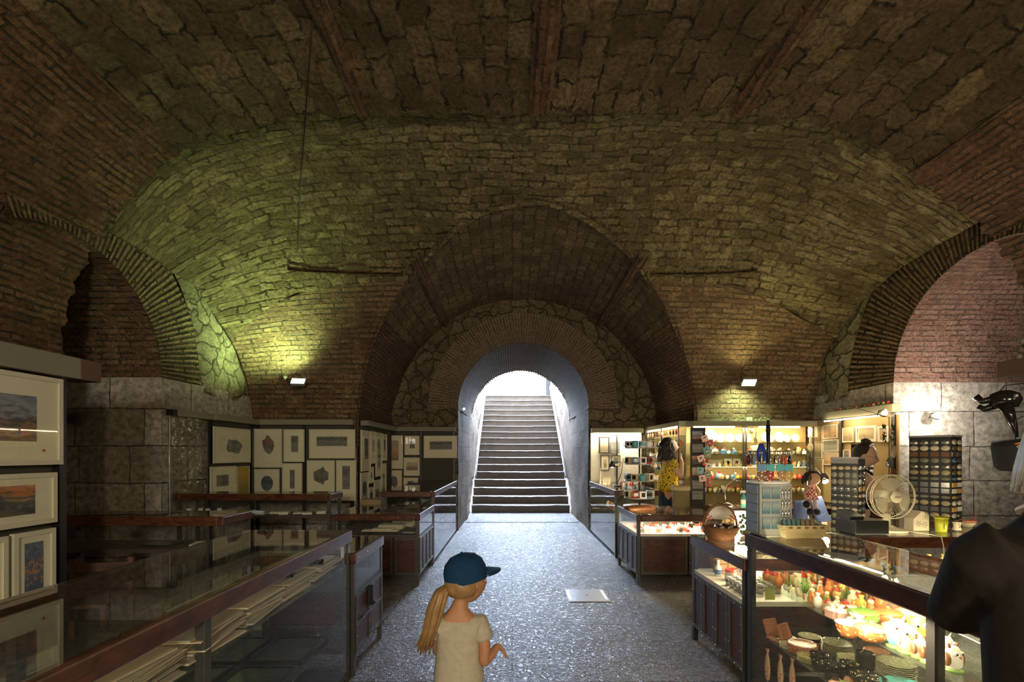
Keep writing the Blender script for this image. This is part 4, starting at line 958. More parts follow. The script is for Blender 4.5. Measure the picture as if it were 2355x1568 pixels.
place(P_plate, onJ(1822, 1478), 0, 'green and cream plate standing behind the wooden boxes', None, 1.1, {0: G_GREEN})
def open_box(label, loc, rz):
    t = thing('wooden_box', label, 'box', loc, rz)
    wd = P('cherry_wood', (.36, .15, .08), .5, 0, .2, 30)
    b = MB(); b.box(-.04, .04, -.04, .04, 0, .006); b.box(-.04, .04, -.04, -.034, .006, .022); b.box(-.04, .04, .034, .04, .006, .022); b.box(-.04, -.034, -.034, .034, .006, .022); b.box(.034, .04, -.034, .034, .006, .022)
    b.build('box_base', wd, t, local=True)
    l = MB(); l.box(-.04, .04, 0, .08, 0, .006); l.box(-.04, .04, 0, .006, .006, .018); l.box(-.04, .04, .074, .08, .006, .018); l.box(-.04, -.034, .006, .074, .006, .018); l.box(.034, .04, .006, .074, .006, .018)
    lo = l.build('box_lid', wd, t, local=True); lo.location = (0, .042, .022); lo.rotation_euler = (1.2, 0, 0)
    d = MB().lathe([(0, .007), (.028, .007), (.026, .010), (0, .012)], n=18); d.build('medal', G_GREEN, t, local=True)
    return t
open_box('open wooden box with a round ornament, nearest the showcase post', onJ(1765, 1470), .3); open_box('open wooden box with a round ornament, right of the other one', (onJ(1812, 1478)[0]+.01, onJ(1812, 1478)[1]-.03, J2), .5)
m = MB(); m.box(1.56, 1.62, 2.945, 2.948, .60, .68); o = m.build('lid_card', P('lime_card', (.45, .5, .12), .5), origin=(1.59, 2.946, .6)); tag(o, 'lime green rounded card leaning inside the far end of the showcase', 'card')
# cloth fish hanging below the middle shelf
for i, (px, x) in enumerate(((1765, 1.53), (1795, 1.56), (1822, 1.60))):
    y = x*F/(px-CX); f = MB().lathe([(0, 0), (.02, .02), (.026, .08), (.02, .14), (.008, .17), (.018, .20), (0, .19)], (0, 0, 0), 12, sx=.5)
    o = f.build('fabric_fish', painted('fish_cloth', (.45, .3, .2), (.5, .12, .08), 40, .3, .9), local=True); o.location = (x, y, .135)
    tag(o, 'patterned fabric fish hanging low in the ceramics showcase, %s from left' % ORD[i], 'fabric fish', 'fabric fish')
place(mk('clay_jug', [('body', MB().lathe([(0, 0), (.03, 0), (.045, .03), (.03, .055), (.016, .06), (.02, .072), (.014, .07)], n=18), C_['cream']), ('handle', MB().tube([(.03, 0, .05), (.055, 0, .045), (.044, 0, .02)], .005, 6), C_['cream'])], 'cream clay jug lying low beside the dark jacket', 'jug'), (1.56, 1.60, J2))
# goods in the low lit cabinet at the aisle
DI = .57
for i, (x, y, s_) in enumerate(((1.62, 3.72, 1), (1.72, 3.78, 1), (1.84, 3.74, .9))):
    t = thing('wooden_barrel_box', 'slatted wooden gift box in the low lit cabinet, %s from the left' % ORD[i], 'box', (x, y, DI), .2, 'slatted wooden gift boxes')
    m = MB(); m.cbox((0, 0, .055*s_), (.075, .075, .11*s_)); m.build('box_body', P('slat_wood', (.42, .26, .13), .6, 0, .3, 30), t, local=True)
    for z in (.03, .08):
        m = MB(); m.cbox((0, 0, z), (.078, .078, .008)); m.build('band', C_['brown'], t, local=True)
place(mk('bottle', [('body', MB().lathe([(0, 0), (.024, 0), (.024, .07), (.01, .09), (.009, .11), (0, .11)], n=14), C_['white']), ('label_strip', MB().lathe([(.0245, .02), (.0245, .055)], n=14), C_['blue']), ('cap', MB().lathe([(.011, .108), (.011, .125), (0, .125)], n=10), C_['white'])], 'white bottle leaning between the wooden gift boxes', 'bottle'), (1.56, 3.62, DI))
P_mug = mk('mug', [('body', MB().lathe([(0, .002), (.036, 0), (.038, .004), (.040, .088), (.037, .088), (.035, .008), (0, .006)], n=20), C_['red']), ('handle', MB().tube([(.037, 0, .072), (.060, 0, .066), (.062, 0, .035), (.036, 0, .018)], .0055, 6), C_['red']),
                   ('print', MB().lathe([(.0405, .025), (.0405, .068)], n=20), C_['pink'])], 'm', 'mug')
for i, (x, y) in enumerate(((1.60, 3.50), (1.72, 3.50), (1.82, 3.58))):
    place(P_mug, (x, y, DI), .5, 'red and pink heart mug in the low lit cabinet, %s from the left' % ORD[i], 'heart mugs', 1, {0: C_['red'] if i == 0 else C_['pink'], 2: C_['white']})
P_snow = mk('checked_jar', [('jar', MB().lathe([(0, 0), (.020, 0), (.021, .045), (.016, .052)], n=14), C_['silver']), ('checked_lid', MB().lathe([(.021, .048), (.022, .062), (0, .064)], n=14), painted('checked_lid', (.8, .8, .78), (.02, .02, .02), 80, .35))], 's', 'jar')
k = 0
for r in range(4):
    for c in range(5):
        place(P_snow, (1.53+c*.06, 3.38-r*.065, DI), 0, 'jar with a checked lid, %s from the left, %s row of the low lit cabinet' % (ORD[c], ORD[r]), 'jars with checked lids', 1)
# lit case with red and white souvenirs
rn = random.Random(11); DH = .585
P_small = mk('ring_box', [('box', MB().cbox((0, 0, .018), (.04, .04, .036)), C_['red']), ('trinket', MB().ball((0, 0, .045), .012, 8), C_['white'])], 'r', 'trinket box')
for r in range(5):
    for c in range(10):
        x = 1.52+c*.088+rn.uniform(-.01, .01); y = 5.56+r*.085
        cl = rn.choice(['red', 'white', 'pink', 'white', 'red', 'pink', 'cream', 'black', 'white'])
        pr, nm = rn.choice([(P_small, 'trinket box'), (P_jar, 'lidded jar'), (P_fig, 'figurine'), (P_small, 'trinket box')])
        place(pr, (x, y, DH), rn.uniform(0, 6), 'small %s %s, %s from the left, %s row of the lit souvenir showcase' % (cw[cl], nm, ORD[c], ORD[r]), 'souvenirs in the lit showcase', rn.uniform(.8, 1.4), {0: C_[cl], 1: C_[rn.choice(['white', 'red', 'pink'])]})
# goods in the fan counter and in the inner counter
for r in range(2):
    for c in range(15):
        cl = rn.choice(['gold', 'cream', 'orange', 'brown', 'red', 'blue'])
        pr, nm = rn.choice([(P_jar, 'jar'), (P_vase, 'vase'), (P_fig, 'figurine')])
        place(pr, (3.0+c*.12, 3.86+r*.13, .56), rn.uniform(0, 6), '%s ceramic %s, %s from the left in the %s row inside the fan counter' % (cw[cl], nm, ORD[c], ORD[r]), 'ceramics in the fan counter', 1.4, {0: C_[cl]})
for c in range(9):
    place(P_small, (2.5+c*.07, 5.72, .68), 0, 'small box in the inner counter, %s from the left' % ORD[c], 'boxes in the inner counter', 1.2, {0: C_[rn.choice(['cream', 'sand', 'gold', 'white'])]})

# ---------------- left showcases
rn = random.Random(3)
pap = P('print_paper', (.70, .58, .40), .7); pap2 = P('print_paper_grey', (.50, .44, .32), .7)
for s_ in range(6):
    y0_ = 1.0+s_*.36
    for k in range(11):
        th_ = (.004, .007, .003)[k % 3]; m = MB(); m.cbox((0, 0, 0), (.27+.03*(k % 2), .32, th_))
        o = m.build('art_print', pap if (k+s_) % 2 else pap2, local=True); o.location = (-1.27+rn.uniform(-.03, .03), y0_+.1+rn.uniform(-.02, .02), .7640+k*.0085); o.rotation_euler = (0, 0, rn.uniform(-.10, .10))
        tag(o, 'cream mounted print, %s from bottom in the %s pile of the left showcase' % (ORD[k], ORD[s_]), 'print', 'prints piled in the left showcase')
# framed prints lying on the lower shelf
i = 0
for (x, y) in ((-1.28, 2.35), (-1.28, 1.95), (-1.62, 2.35), (-1.62, 1.95), (-1.28, 2.75), (-1.62, 2.75)):
    t = thing('flat_framed_print', 'dark framed print lying low in the left showcase, %s from the middle post' % ORD[i], 'framed print', (x, y, .362), 0, 'framed prints lying in the left showcase')
    m = MB(); m.box(-.15, .15, -.18, -.165, 0, .02); m.box(-.15, .15, .165, .18, 0, .02); m.box(-.15, -.135, -.165, .165, 0, .02); m.box(.135, .15, -.165, .165, 0, .02); m.build('frame', M['black'], t, local=True)
    m = MB(); m.box(-.135, .135, -.165, .165, 0, .008); m.build('print', P('dark_print', (.10, .13, .10), .5), t, local=True)
    m = MB(); m.quad((-.135, -.165, .016), (.135, -.165, .016), (.135, .165, .016), (-.135, .165, .016)); m.build('glass', M['glass_top'], t, local=True)
    i += 1
for i, (x, y, rz) in enumerate(((-1.24, 2.33, .75), (-1.38, 2.10, .75))):
    t = thing('mounted_photo', 'mounted brown photograph propped near the floor of the left showcase, %s' % ('the farther one' if i == 0 else 'the nearer one'), 'photograph', (x+.03, y, .075), 0)
    m = MB(); m.cbox((0, 0, .0), (.24, .17, .006)); o = m.build('mount', M['mount2'], t, local=True); o.rotation_euler = (0, -.5, rz); o.location = (0, 0, .08)
    m = MB(); m.cbox((-.03, 0, .004), (.13, .10, .002)); o = m.build('photo', A[6] if i else A[1], t, local=True); o.rotation_euler = (0, -.5, rz); o.location = (0, 0, .08)
def lying(name, label, cat, loc, dims, mat_, rz=0, group=None):
    m = MB(); m.cbox((0, 0, dims[2]/2), dims); o = m.build(name, mat_, local=True); o.location = loc; o.rotation_euler = (0, 0, rz); return tag(o, label, cat, group)
for i, (x, y, rz) in enumerate(((-1.18, 2.72, .3), (-1.22, 2.45, .2))):
    m = MB()
    for k in range(9):
        a = k*.35; m.tube([(.0+k*.012, -.04, .012), (.0+k*.012, 0, .03), (.0+k*.012, .04, .012)], .006, 6)
    o = m.build('bead_roll', P('glossy_black', (.02, .02, .02), .08), local=True); o.location = (x, y, .862); o.rotation_euler = (0, 0, rz)
    tag(o, 'glossy black wrapped roll on the prints, %s' % ('the farther one' if i == 0 else 'the nearer one'), 'roll')
lying('price_card', 'small cream card stuck at the far end of the left showcase', 'card', (-1.088, 3.07, .83), (.002, .06, .07), M['mount2'])
lying('paperback_catalogue', 'flat pale catalogue, upper one of two in the riveted cabinet', 'catalogue', (-1.52, 5.62, .75-.14), (.22, .12, .012), pap)
lying('paperback_catalogue', 'flat pale catalogue, wide one under the other in the riveted cabinet', 'catalogue', (-1.54, 5.62, .75-.155), (.42, .13, .012), pap)
lying('white_notice', 'small grey notice lying right in the riveted cabinet', 'notice', (-1.20, 5.6, .575), (.14, .1, .01), P('grey_paper', (.3, .3, .26), .6))
for i, (x, y, dx, dy, dz) in enumerate(((-1.5, 6.0, .3, .2, .05), (-1.4, 6.2, .25, .2, .1))):
    lying('paper_box', 'flat grey box inside the riveted cabinet, %s' % ('the nearer one' if i == 0 else 'the farther one'), 'box', (x, y, .57), (dx, dy, dz), pap2)
# papers and glassware in the case by the pier
for i in range(6): lying('leaflet_pile', 'pile of cream leaflets in the case by the pier, %s from the left' % ORD[i], 'leaflets', (-2.9+i*.13, 5.56+(i % 2)*.06, .80), (.10, .14, .015+.008*(i % 3)), P('leaflet', (.55, .52, .42), .6), .1*i, 'leaflet piles by the pier')
m = MB(); m.lathe([(0, 0), (.05, .01), (.06, .03), (.02, .045), (0, .05)], (0, 0, 0), 20, sx=2.2)
o = m.build('glass_dolphin', P('pale_glass_fish', (.45, .60, .62), .08), local=True); o.location = (-2.98, 5.52, .803); tag(o, 'pale blue glass fish ornament in the case by the pier', 'ornament')
P_gl = mk('glass_cup', [('cup', MB().lathe([(0, 0), (.025, 0), (.03, .07), (.027, .07), (.022, .006)], n=14), P('cup_glass', (.55, .58, .56), .08))], 'c', 'cup')
for i in range(4): place(P_gl, (-3.75+i*.11, 5.55+.04*(i % 2), .80), 0, 'small clear glass cup in the case by the pier, %s from the left' % ORD[i], 'glass cups by the pier', .9)
lying('white_book', 'white open book lying in the glass case behind the left foreground showcase', 'book', (-2.6, 4.1, .72), (.24, .18, .02), P('white_paper', (.75, .73, .68), .6), .3)
lying('dark_booklet', 'dark booklet in the glass case behind the left foreground showcase', 'booklet', (-3.0, 4.1, .72), (.26, .18, .015), C_['black'], -.2)
# wooden chair behind the left foreground showcase
ch = thing('wooden_chair', 'brown wooden slatted chair behind the left foreground showcase', 'chair', (-3.1, 3.5, 0), .25)
cwm = wood_mat('chair_wood', (.05, .022, .01), (.12, .055, .025), .5)
for x, y, h_ in ((-.19, -.18, .42), (.19, -.18, .42), (-.19, .18, .70), (.19, .18, .70)):
    m = MB(); m.box(x-.018, x+.018, y-.018, y+.018, 0, h_); m.build('leg', cwm, ch, local=True)
m = MB(); m.box(-.21, .21, -.21, .17, .42, .445); m.build('seat', cwm, ch, local=True, bevel=.005)
for z in (.54, .63): m = MB(); m.box(-.172, .172, .168, .19, z-.035, z+.035); m.build('back_slat', cwm, ch, local=True, bevel=.004)
# things on the left cabinets
m = MB(); m.lathe([(0, 0), (.03, 0), (.026, .008), (.008, .012), (0, .014)], (0, 0, 0), 14); o = m.build('door_knob_latch', P('glossy_black', (.02, .02, .02), .08), local=True); o.location = (-1.62, 3.1, .995); tag(o, 'small glossy black disc on the far corner of the left foreground showcase', 'disc')
lying('cardboard_box', 'brown cardboard box standing left of the tall all-glass showcase', 'box', (-1.95, 6.75, .62), (.32, .2, .24), P('cardboard', (.30, .22, .11), .8)); lying('box_stand', 'dark low table under the cardboard box', 'table', (-2.0, 6.75, 0), (.42, .4, .62), M['panel'])
# ------------------------------------------------------------------ stall shelves on the right far wall
SHZ = [1.665, 1.495, 1.31, 1.13, .935]
WSH = 4.42
su = thing('shelf_unit', 'brightly lit wall shelves full of plates and glasses on the right far wall', 'shelf unit', (3.5, 7.1, .8))
m = MB(); m.box(2.62, WSH, 6.92, 7.2, 1.90, 1.975); m.build('top_beam', M['beam'], su, bevel=.004)
m = MB(); m.box(2.62, WSH, 7.2, 7.22, .5, 1.90); m.build('back_board', P('ochre_backing', (.32, .23, .10), .75, 0, .3, 5), su)
for x in (2.63, 3.38, 3.42, WSH-.02): m = MB(); m.box(x-.012, x+.012, 6.98, 7.0, .5, 1.9); m.build('upright', M['steel'], su)
for z in SHZ: m = MB(); m.box(2.64, WSH-.02, 6.97, 7.19, z-.008, z); m.build('shelf', M['shelf_glass'], su)
for x in (2.95, 3.9): m = MB(); m.cyl((x-.3, 6.98, 1.885), (x+.3, 6.98, 1.885), .009, n=8); m.build('lamp_tube', M['tube'], su)
area((3.0, 6.95, 1.87), (3.0, 7.2, 1.2), 16, (1, .86, .62), .9, .05); area((3.9, 6.95, 1.87), (3.9, 7.2, 1.2), 15, (1, .76, .42), .9, .05)
area((3.5, 6.95, 1.30), (3.5, 7.2, .9), 6, (1, .76, .42), 1.6, .03)
P_disp = mk('display_plate', [('rim', MB().lathe([(.095, .010), (.10, .014), (.078, .006), (.07, .004)], n=28), C_['white']), ('well', MB().lathe([(0, .003), (.072, .004)], n=28), C_['cream']), ('motif', MB().lathe([(0, .0055), (.045, .0062)], n=18), G_PALE)], 'd', 'plate')
def plate_up(x, z, r, rim, well, motif, label):
    o = place(P_disp, (x, 7.10, z+r*.985), 0, label, 'plates on the top shelf', r/.10, {0: rim, 1: well, 2: motif}); o.rotation_euler = (PI/2-.22, 0, 0); o.location = (x, 7.10, z+r*.99); return o
pl = [(1634, .115, 'white'), (1655, .075, 'white'), (1675, .078, 'white'), (1702, .078, 'pink'), (1716, .075, 'cream'), (1757, .085, 'cream'), (1773, .062, 'cream'), (1790, .095, 'cream'), (1791, .052, 'sand'), (1810, .068, 'cream'), (1827, .08, 'yellow')]
for i, (px, r, cl) in enumerate(pl):
    o = plate_up((px-CX)*7.1/F, SHZ[0], r*.85, C_[cl], C_['white' if cl == 'white' else 'cream'], [G_PALE, C_['pink'], G_OLIVE][i % 3] if cl != 'white' else C_['white'], '%s display plate, %s from the left on the top shelf' % (cw[cl], ORD[i]))
    o.location[1] = 7.11-.028*(i % 3)
rn = random.Random(21)
P_cup = mk('glass_tumbler', [('glass_body', MB().lathe([(0, 0), (.018, 0), (.022, .05), (.019, .05), (.016, .005)], n=12), P('tumbler_glass', (.62, .60, .5), .08))], 't', 'tumbler')
P_tile = mk('picture_tile', [('tile', MB().cbox((0, 0, .05), (.10, .012, .10)), C_['cream']), ('black_motif', (lambda m: (m.poly([(-.028, -.0068, .075), (-.012, -.0068, .062), (.0, -.0068, .08), (.012, -.0068, .062), (.028, -.0068, .078), (.012, -.0068, .04), (.006, -.0068, .02), (-.006, -.0068, .02), (-.012, -.0068, .042)]), m)[1])(MB()), C_['black'])], 't', 'tile')
P_hand = mk('hanging_spoon', [('spoon_bowl', MB().lathe([(0, 0), (.03, 0), (.034, .006), (0, .006)], n=18, sy=1.3), C_['cream']), ('stem', MB().cbox((0, .075, .004), (.018, .08, .006)), C_['cream']), ('painted_centre', MB().lathe([(0, .0065), (.02, .0065)], n=14, sy=1.3), G_PALE)], 's', 'spoon rest')
def shelf_row(si, n, kinds, colors, y=7.07, x0=2.68, x1=WSH-.08, sc=(.8, 1.3), back=0, skip=()):
    names = ['top', 'second', 'third', 'fourth', 'lowest']
    for i in range(n):
        x = x0+(x1-x0)*(i+.5)/n
        if any(a < x < b for a, b in skip): continue
        pr, nm = rn.choice(kinds); cl = rn.choice(colors)
        place(pr, (x, y+rn.uniform(-.01, .01), SHZ[si]), rn.uniform(-.5, .5), 'small %s %s, %s from the left on the %s wall shelf%s' % (cw[cl], nm, ORD[i], names[si], ', back row' if back else ''),
              '%s on the %s wall shelf' % (nm, names[si]), rn.uniform(*sc), {0: C_[cl]})
K1 = [(P_mug, 'mug')]; K2 = [(P_jar, 'jar'), (P_sb, 'bowl'), (P_fig, 'figurine'), (P_small, 'box')]; K3 = [(P_cup, 'tumbler')]
warmc = ['white', 'cream', 'gold', 'sand', 'orange', 'white', 'yellow', 'blue']
shelf_row(1, 18, K2+[(P_mug, 'mug')], warmc, y=7.04, sc=(1.1, 1.5)); shelf_row(2, 20, K2, warmc, y=7.04, sc=(1.0, 1.5))
shelf_row(1, 12, K2, warmc+['brown'], y=7.13, back=1, sc=(1.5, 1.9)); shelf_row(3, 14, K2, warmc+['brown', 'red'], y=7.14, back=1, sc=(1.4, 1.8)); shelf_row(4, 16, K3+[(P_jar, 'jar')], ['silver', 'sand', 'gold', 'brown'], y=7.14, back=1, sc=(1.3, 1.7))
shelf_row(3, 22, [(P_jar, 'jar'), (P_cup, 'tumbler'), (P_vase, 'vase')], warmc+['red'], y=7.04, sc=(1.0, 1.3)); shelf_row(4, 24, K3, ['silver', 'sand', 'white', 'gold'], sc=(.9, 1.2))
shelf_row(2, 10, K3, ['white', 'silver', 'sand'], y=7.15, x0=3.5, back=1, sc=(1.3, 1.5))
for i, px in enumerate((1614, 1674, 1694)):
    place(P_tile, ((px-CX)*7.15/F, 7.15, SHZ[2]), 0, 'cream tile with a black figure, %s from the left on the third shelf' % ORD[i], 'tiles with black figures', 1.15)
lying('red_plaque', 'red plaque with a painted boat on the third wall shelf', 'plaque', ((1646-CX)*7.15/F, 7.16, SHZ[2]), (.21, .015, .10), A[7])
lying('sunset_plaque', 'orange and blue sunset plaque at the right of the second wall shelf', 'plaque', ((1846-CX)*7.15/F, 7.16, SHZ[1]), (.2, .015, .12), A[1])
for i, (px, py, Y, s_) in enumerate(((1728, 990, 6.94, 1.1), (1738, 1012, 6.93, 1.1), (1863, 1028, 6.94, 1.4))):
    x, y, z = at(px, py, Y); o = place(P_hand, (x, y, z), 0, 'cream painted spoon rest hanging before the wall shelves, %s from the left' % ORD[i], 'hanging spoon rests', s_); o.rotation_euler = (PI/2, 0, .1)
# figure tile and posters at the right
picture('cream tile poster with a black figure at the right end of the top shelf', 'y', 7.0, 4.33, 4.46, 1.74, 1.90, -1, 6, sub=(.35, .65, .15, .85), shape='jag', bd=.004, name='figure_poster', cat='poster', pane=False)
rb = thing('display_board', 'beam topped board of posters on the right side wall of the stall', 'display board', (4.56, 6.4, .8))
m = MB(); m.box(4.47, 4.57, 5.62, 6.88, 1.99, 2.09); m.build('top_beam', M['beam'], rb, bevel=.004)
m = MB(); m.box(4.545, 4.56, 5.62, 7.18, .8, 1.96); m.build('back_panel', P('ochre_backing', (.32, .23, .10), .75, 0, .3, 5), rb)
for y in (5.66, 6.56): m = MB(); m.box(4.50, 4.53, y-.02, y+.02, 0, 1.99); m.build('upright', M['black'], rb)
m = MB(); m.cyl((4.44, 5.7, 1.96), (4.44, 6.8, 1.96), .008, n=8); m.build('lamp_tube', M['tube'], rb)
area((4.42, 6.3, 1.97), (4.55, 6.3, 1.5), 11, (1, .72, .38), .03, 1.2)
XW = 4.535
for (a, b, c, d, am, lb, kw) in ((1870, 1894, 981, 1017, 7, 'orange abstract poster, leftmost in the top row of the side board', dict(sub=(.03, .97, .03, .97))),
        (1896, 1928, 977, 1008, 7, 'poster of a pale coast in the top row of the side board', dict(sub=(.03, .97, .03, .97))),
        (1869, 1894, 1019, 1053, 6, 'dark edged poster under the orange abstract one', dict(sub=(.04, .96, .04, .96))),
        (1896, 1930, 1011, 1038, 4, 'poster of a grey shore under the pale coast', dict(sub=(.03, .97, .03, .97))),
        (1870, 1896, 1055, 1091, 7, 'reddish poster low at the left of the side board', dict(sub=(.03, .97, .03, .97))),
        (1897, 1931, 1040, 1069, 7, 'sunset poster low beside the black upright', dict(sub=(.03, .97, .03, .97))),
        (1940, 1966, 983, 1017, 6, 'ochre picture with small dark windows right of the upright', dict(sub=(.08, .92, .08, .92))),
        (1971, 2018, 979, 1016, 6, 'white framed etching of a bell tower on the side board', dict(sub=(.14, .86, .16, .84), bd=.03)),
        (2022, 2046, 980, 1016, 7, 'white framed coloured print at the right end of the side board', dict(sub=(.18, .82, .14, .86), bd=.02)),
        (1942, 1957, 1034, 1053, 3, 'small dark print low right of the black upright', dict(sub=(.1, .9, .1, .9)))):
    kw.setdefault('bd', .008); picX(lb, a, b, c, d, XW, am, sg=-1, frame='deck_white', mount='deck_white', **kw)
for i in range(14):
    place(P_jar, (4.5, 5.72+i*.075, 2.09), i, 'small ornament on top of the right beam, %s from the near end' % ORD[i], 'ornaments on the right beam', .7, {0: C_[['red', 'green', 'brown', 'sand'][i % 4]]})
# greenery on the beam
lf = P('dry_leaves', (.22, .30, .10), .6, 0, .3)
for i, px in enumerate((1642, 1676, 1700, 1716, 1748)):
    x, y, z = at(px, 972, 7.0); m = MB(); rr = random.Random(i)
    m.tube([(0, 0, 0), (.05, -.01, .012), (.12, 0, .004)], .003, 5)
    for k in range(14):
        a = rr.uniform(0, 6.28); c = (rr.uniform(-.02, .13), rr.uniform(-.02, .02), rr.uniform(.0, .05)); m.add([(c[0], c[1], c[2]), (c[0]+.02*math.cos(a), c[1]+.01, c[2]+.016), (c[0]+.035*math.cos(a), c[1], c[2]+.03*abs(math.sin(a))), (c[0]+.016*math.cos(a+.8), c[1]-.01, c[2]+.01)], [(0, 1, 2, 3)])
    o = m.build('ivy_sprig', lf, local=True); o.location = (x, y, 1.977); tag(o, 'pale sprig of ivy lying on the shelf beam, %s from the left' % ORD[i], 'ivy', 'ivy on the shelf beam')
lying('white_junction_box', 'small white box on top of the shelf beam', 'box', at(1721, 972, 7.05)[:2]+(1.976,), (.09, .05, .06), C_['white'])

# ------------------------------------------------------------------ shelves in the right of the recess
su2 = thing('shelf_unit', 'lit shelves of souvenirs on the right wall of the recess', 'shelf unit', (2.66, 8.2, .8))
m = MB(); m.box(2.55, 2.74, 7.32, 9.2, 1.93, 2.0); m.build('top_beam', M['beam'], su2)
m = MB(); m.box(2.74, 2.755, 7.32, 9.2, .5, 1.93); m.build('back_board', P('ochre_backing', (.32, .23, .10), .75, 0, .3, 5), su2)
for z in (1.78, 1.62, 1.42, 1.22, 1.0): m = MB(); m.box(2.56, 2.73, 7.34, 9.18, z-.008, z); m.build('shelf', M['shelf_glass'], su2)
for y in (7.36, 8.2, 9.16): m = MB(); m.box(2.55, 2.57, y-.01, y+.01, .0, 1.93); m.build('upright', M['black'], su2)
m = MB(); m.cyl((2.58, 7.4, 1.91), (2.58, 9.1, 1.91), .008, n=8); m.build('lamp_tube', M['tube'], su2)
area((2.57, 8.25, 1.91), (2.75, 8.25, 1.2), 12, (1, .82, .52), .04, 1.7)
for zi, z in enumerate((1.62, 1.42, 1.22, 1.0)):
    for i in range(11):
        cl = rn.choice(warmc+['brown', 'black', 'red']); pr, nm = rn.choice([(P_fig, 'figurine'), (P_vase, 'vase'), (P_jar, 'jar'), (P_mug, 'mug')])
        place(pr, (2.64, 7.45+i*.155, z), rn.uniform(0, 6), 'small %s %s, %s from the near end, %s recess shelf from the top' % (cw[cl], nm, ORD[i], ORD[zi]), 'souvenirs on the recess shelves', rn.uniform(1.0, 1.5), {0: C_[cl]})
for i in range(12):
    m = MB(); m.tube([(0, 0, 0), (0, 0, -.05)], .003, 5); m.ball((0, 0, -.09), (.018, .018, .045), 8)
    cl = ['red', 'black', 'brown', 'cream', 'gold', 'white'][i % 6]
    o = m.build('hanging_doll', C_[cl], local=True); o.location = (2.56, 7.45+i*.14, 1.925); tag(o, '%s doll hanging from the recess beam, %s from the near end' % (cw[cl], ORD[i]), 'doll', 'dolls hanging from the recess beam')
sb = thing('display_board', 'brightly lit picture board right of the staircase passage', 'display board', (2.1, 9.2, .8))
m = MB(); m.box(1.52, 2.5, 9.08, 9.24, 1.90, 1.985); m.build('top_beam', M['beam'], sb)
m = MB(); m.box(1.52, 2.5, 9.235, 9.25, .9, 1.90); m.build('back_panel', P('white_backing', (.62, .58, .48), .7, 0, .2, 5), sb)
m = MB(); m.cyl((1.56, 9.10, 1.885), (2.45, 9.10, 1.885), .009, n=8); m.build('lamp_tube', M['tube'], sb)
for x in (2.02,): m = MB(); m.box(x-.012, x+.012, 9.20, 9.23, .0, 1.9); m.build('upright', M['black'], sb)
area((2.0, 9.06, 1.87), (2.0, 9.25, 1.3), 13, (1, .88, .66), .9, .05)
picY('black framed picture of pale houses right of the staircase passage', 1377, 1401, 1004, 1042, 9.21, 6, frame='black', mount='mount2', sub=(.12, .88, .1, .9), bd=.022)
picY('wide grey landscape print beside the black framed picture', 1403, 1424, 1016, 1043, 9.22, 3, sub=(.04, .96, .04, .96), bd=.004, frame='black')
picY('black framed page of small motifs under the houses', 1381, 1401, 1046, 1082, 9.21, 6, frame='black', mount='mount2', sub=(.3, .7, .2, .8), bd=.015, shape='jag')
picY('small framed print right of the page of motifs', 1406, 1426, 1047, 1072, 9.21, 3, frame='black', mount='mount2', sub=(.2, .8, .2, .8), bd=.012)
# on the tall case right of the passage
lampm = P('black_lamp', (.02, .02, .02), .35)
dl = thing('desk_lamp', 'black desk lamp shining on the case right of the passage', 'lamp', (1.70, 7.75, .972))
m = MB(); m.lathe([(0, 0), (.07, 0), (.065, .02), (0, .022)], (0, 0, 0), 18); m.build('base', lampm, dl, local=True)
m = MB(); m.tube([(0, 0, .02), (.08, .03, .22), (.10, .02, .38), (.0, 0, .40), (-.07, -.02, .38)], .007, 6); m.build('arm', lampm, dl, local=True)
m = MB(); m.lathe([(.018, .05), (.03, .03), (.06, -.05), (.056, -.05), (.02, .03)], (-.08, -.02, .36), 16); m.build('shade', lampm, dl, local=True)
m = MB(); m.ball((-.08, -.02, .325), .026, 10); m.build('bulb', emit('desk_bulb', (1, .9, .7), 40), dl, local=True)
point((1.62, 7.73, 1.24), 3.5, (1, .85, .6), .03)
for i in range(7):
    h_ = .12 if i else .30
    m = MB().lathe([(0, 0), (.022, 0), (.014, .03), (.016, h_*.6), (.008, h_*.78), (.013, h_*.88), (0, h_)], n=12)
    o = m.build('white_statuette', C_['cream'], local=True); o.location = (1.56+(i % 4)*.05, 8.35-.16*(i//4)+(.1 if i == 0 else 0), .973); tag(o, 'tall white statuette right of the passage' if i == 0 else 'short white statuette right of the passage, %s from the left' % ORD[i-1], 'statuette', 'white statuettes')
for r in range(3):
    for i in range(6):
        cl = rn.choice(['red', 'white', 'orange', 'gold', 'blue', 'cream'])
        place(P_small if i % 2 else P_jar, (1.60+r*.18, 7.1+i*.17, .973 if r else .66), i, 'small %s trinket, %s from the near end, %s row by the desk lamp' % (cw[cl], ORD[i], ORD[r]), 'trinkets on the right glass case', 1.1, {0: C_[cl]})
# mug tower
mt = thing('mug_stand', 'four-tier revolving stand of souvenir mugs on the lit showcase', 'display stand', (1.62, 6.08, .802))
m = MB(); m.lathe([(0, 0), (.20, 0), (.205, .02), (.20, .045), (.0, .05)], (0, 0, 0), 28); m.build('wooden_base', wood_mat('orange_wood', (.22, .08, .025), (.42, .18, .06), .4), mt, local=True)
m = MB(); m.cyl((0, 0, .05), (0, 0, .86), .012, n=10); m.build('pole', M['steel'], mt, local=True)
TZ = [.145, .36, .57, .775]
for z in TZ: m = MB(); m.lathe([(0, z-.01), (.19, z-.01), (.19, z), (0, z)], (0, 0, 0), 24); m.build('tier', P('tier_glass', (.30, .33, .33), .15), mt, local=True)
P_box = mk('mug_box', [('carton', MB().cbox((0, 0, .045), (.085, .085, .09)), C_['cream']), ('window', MB().cbox((0, -.0425, .045), (.05, .003, .055)), C_['black'])], 'b', 'box')
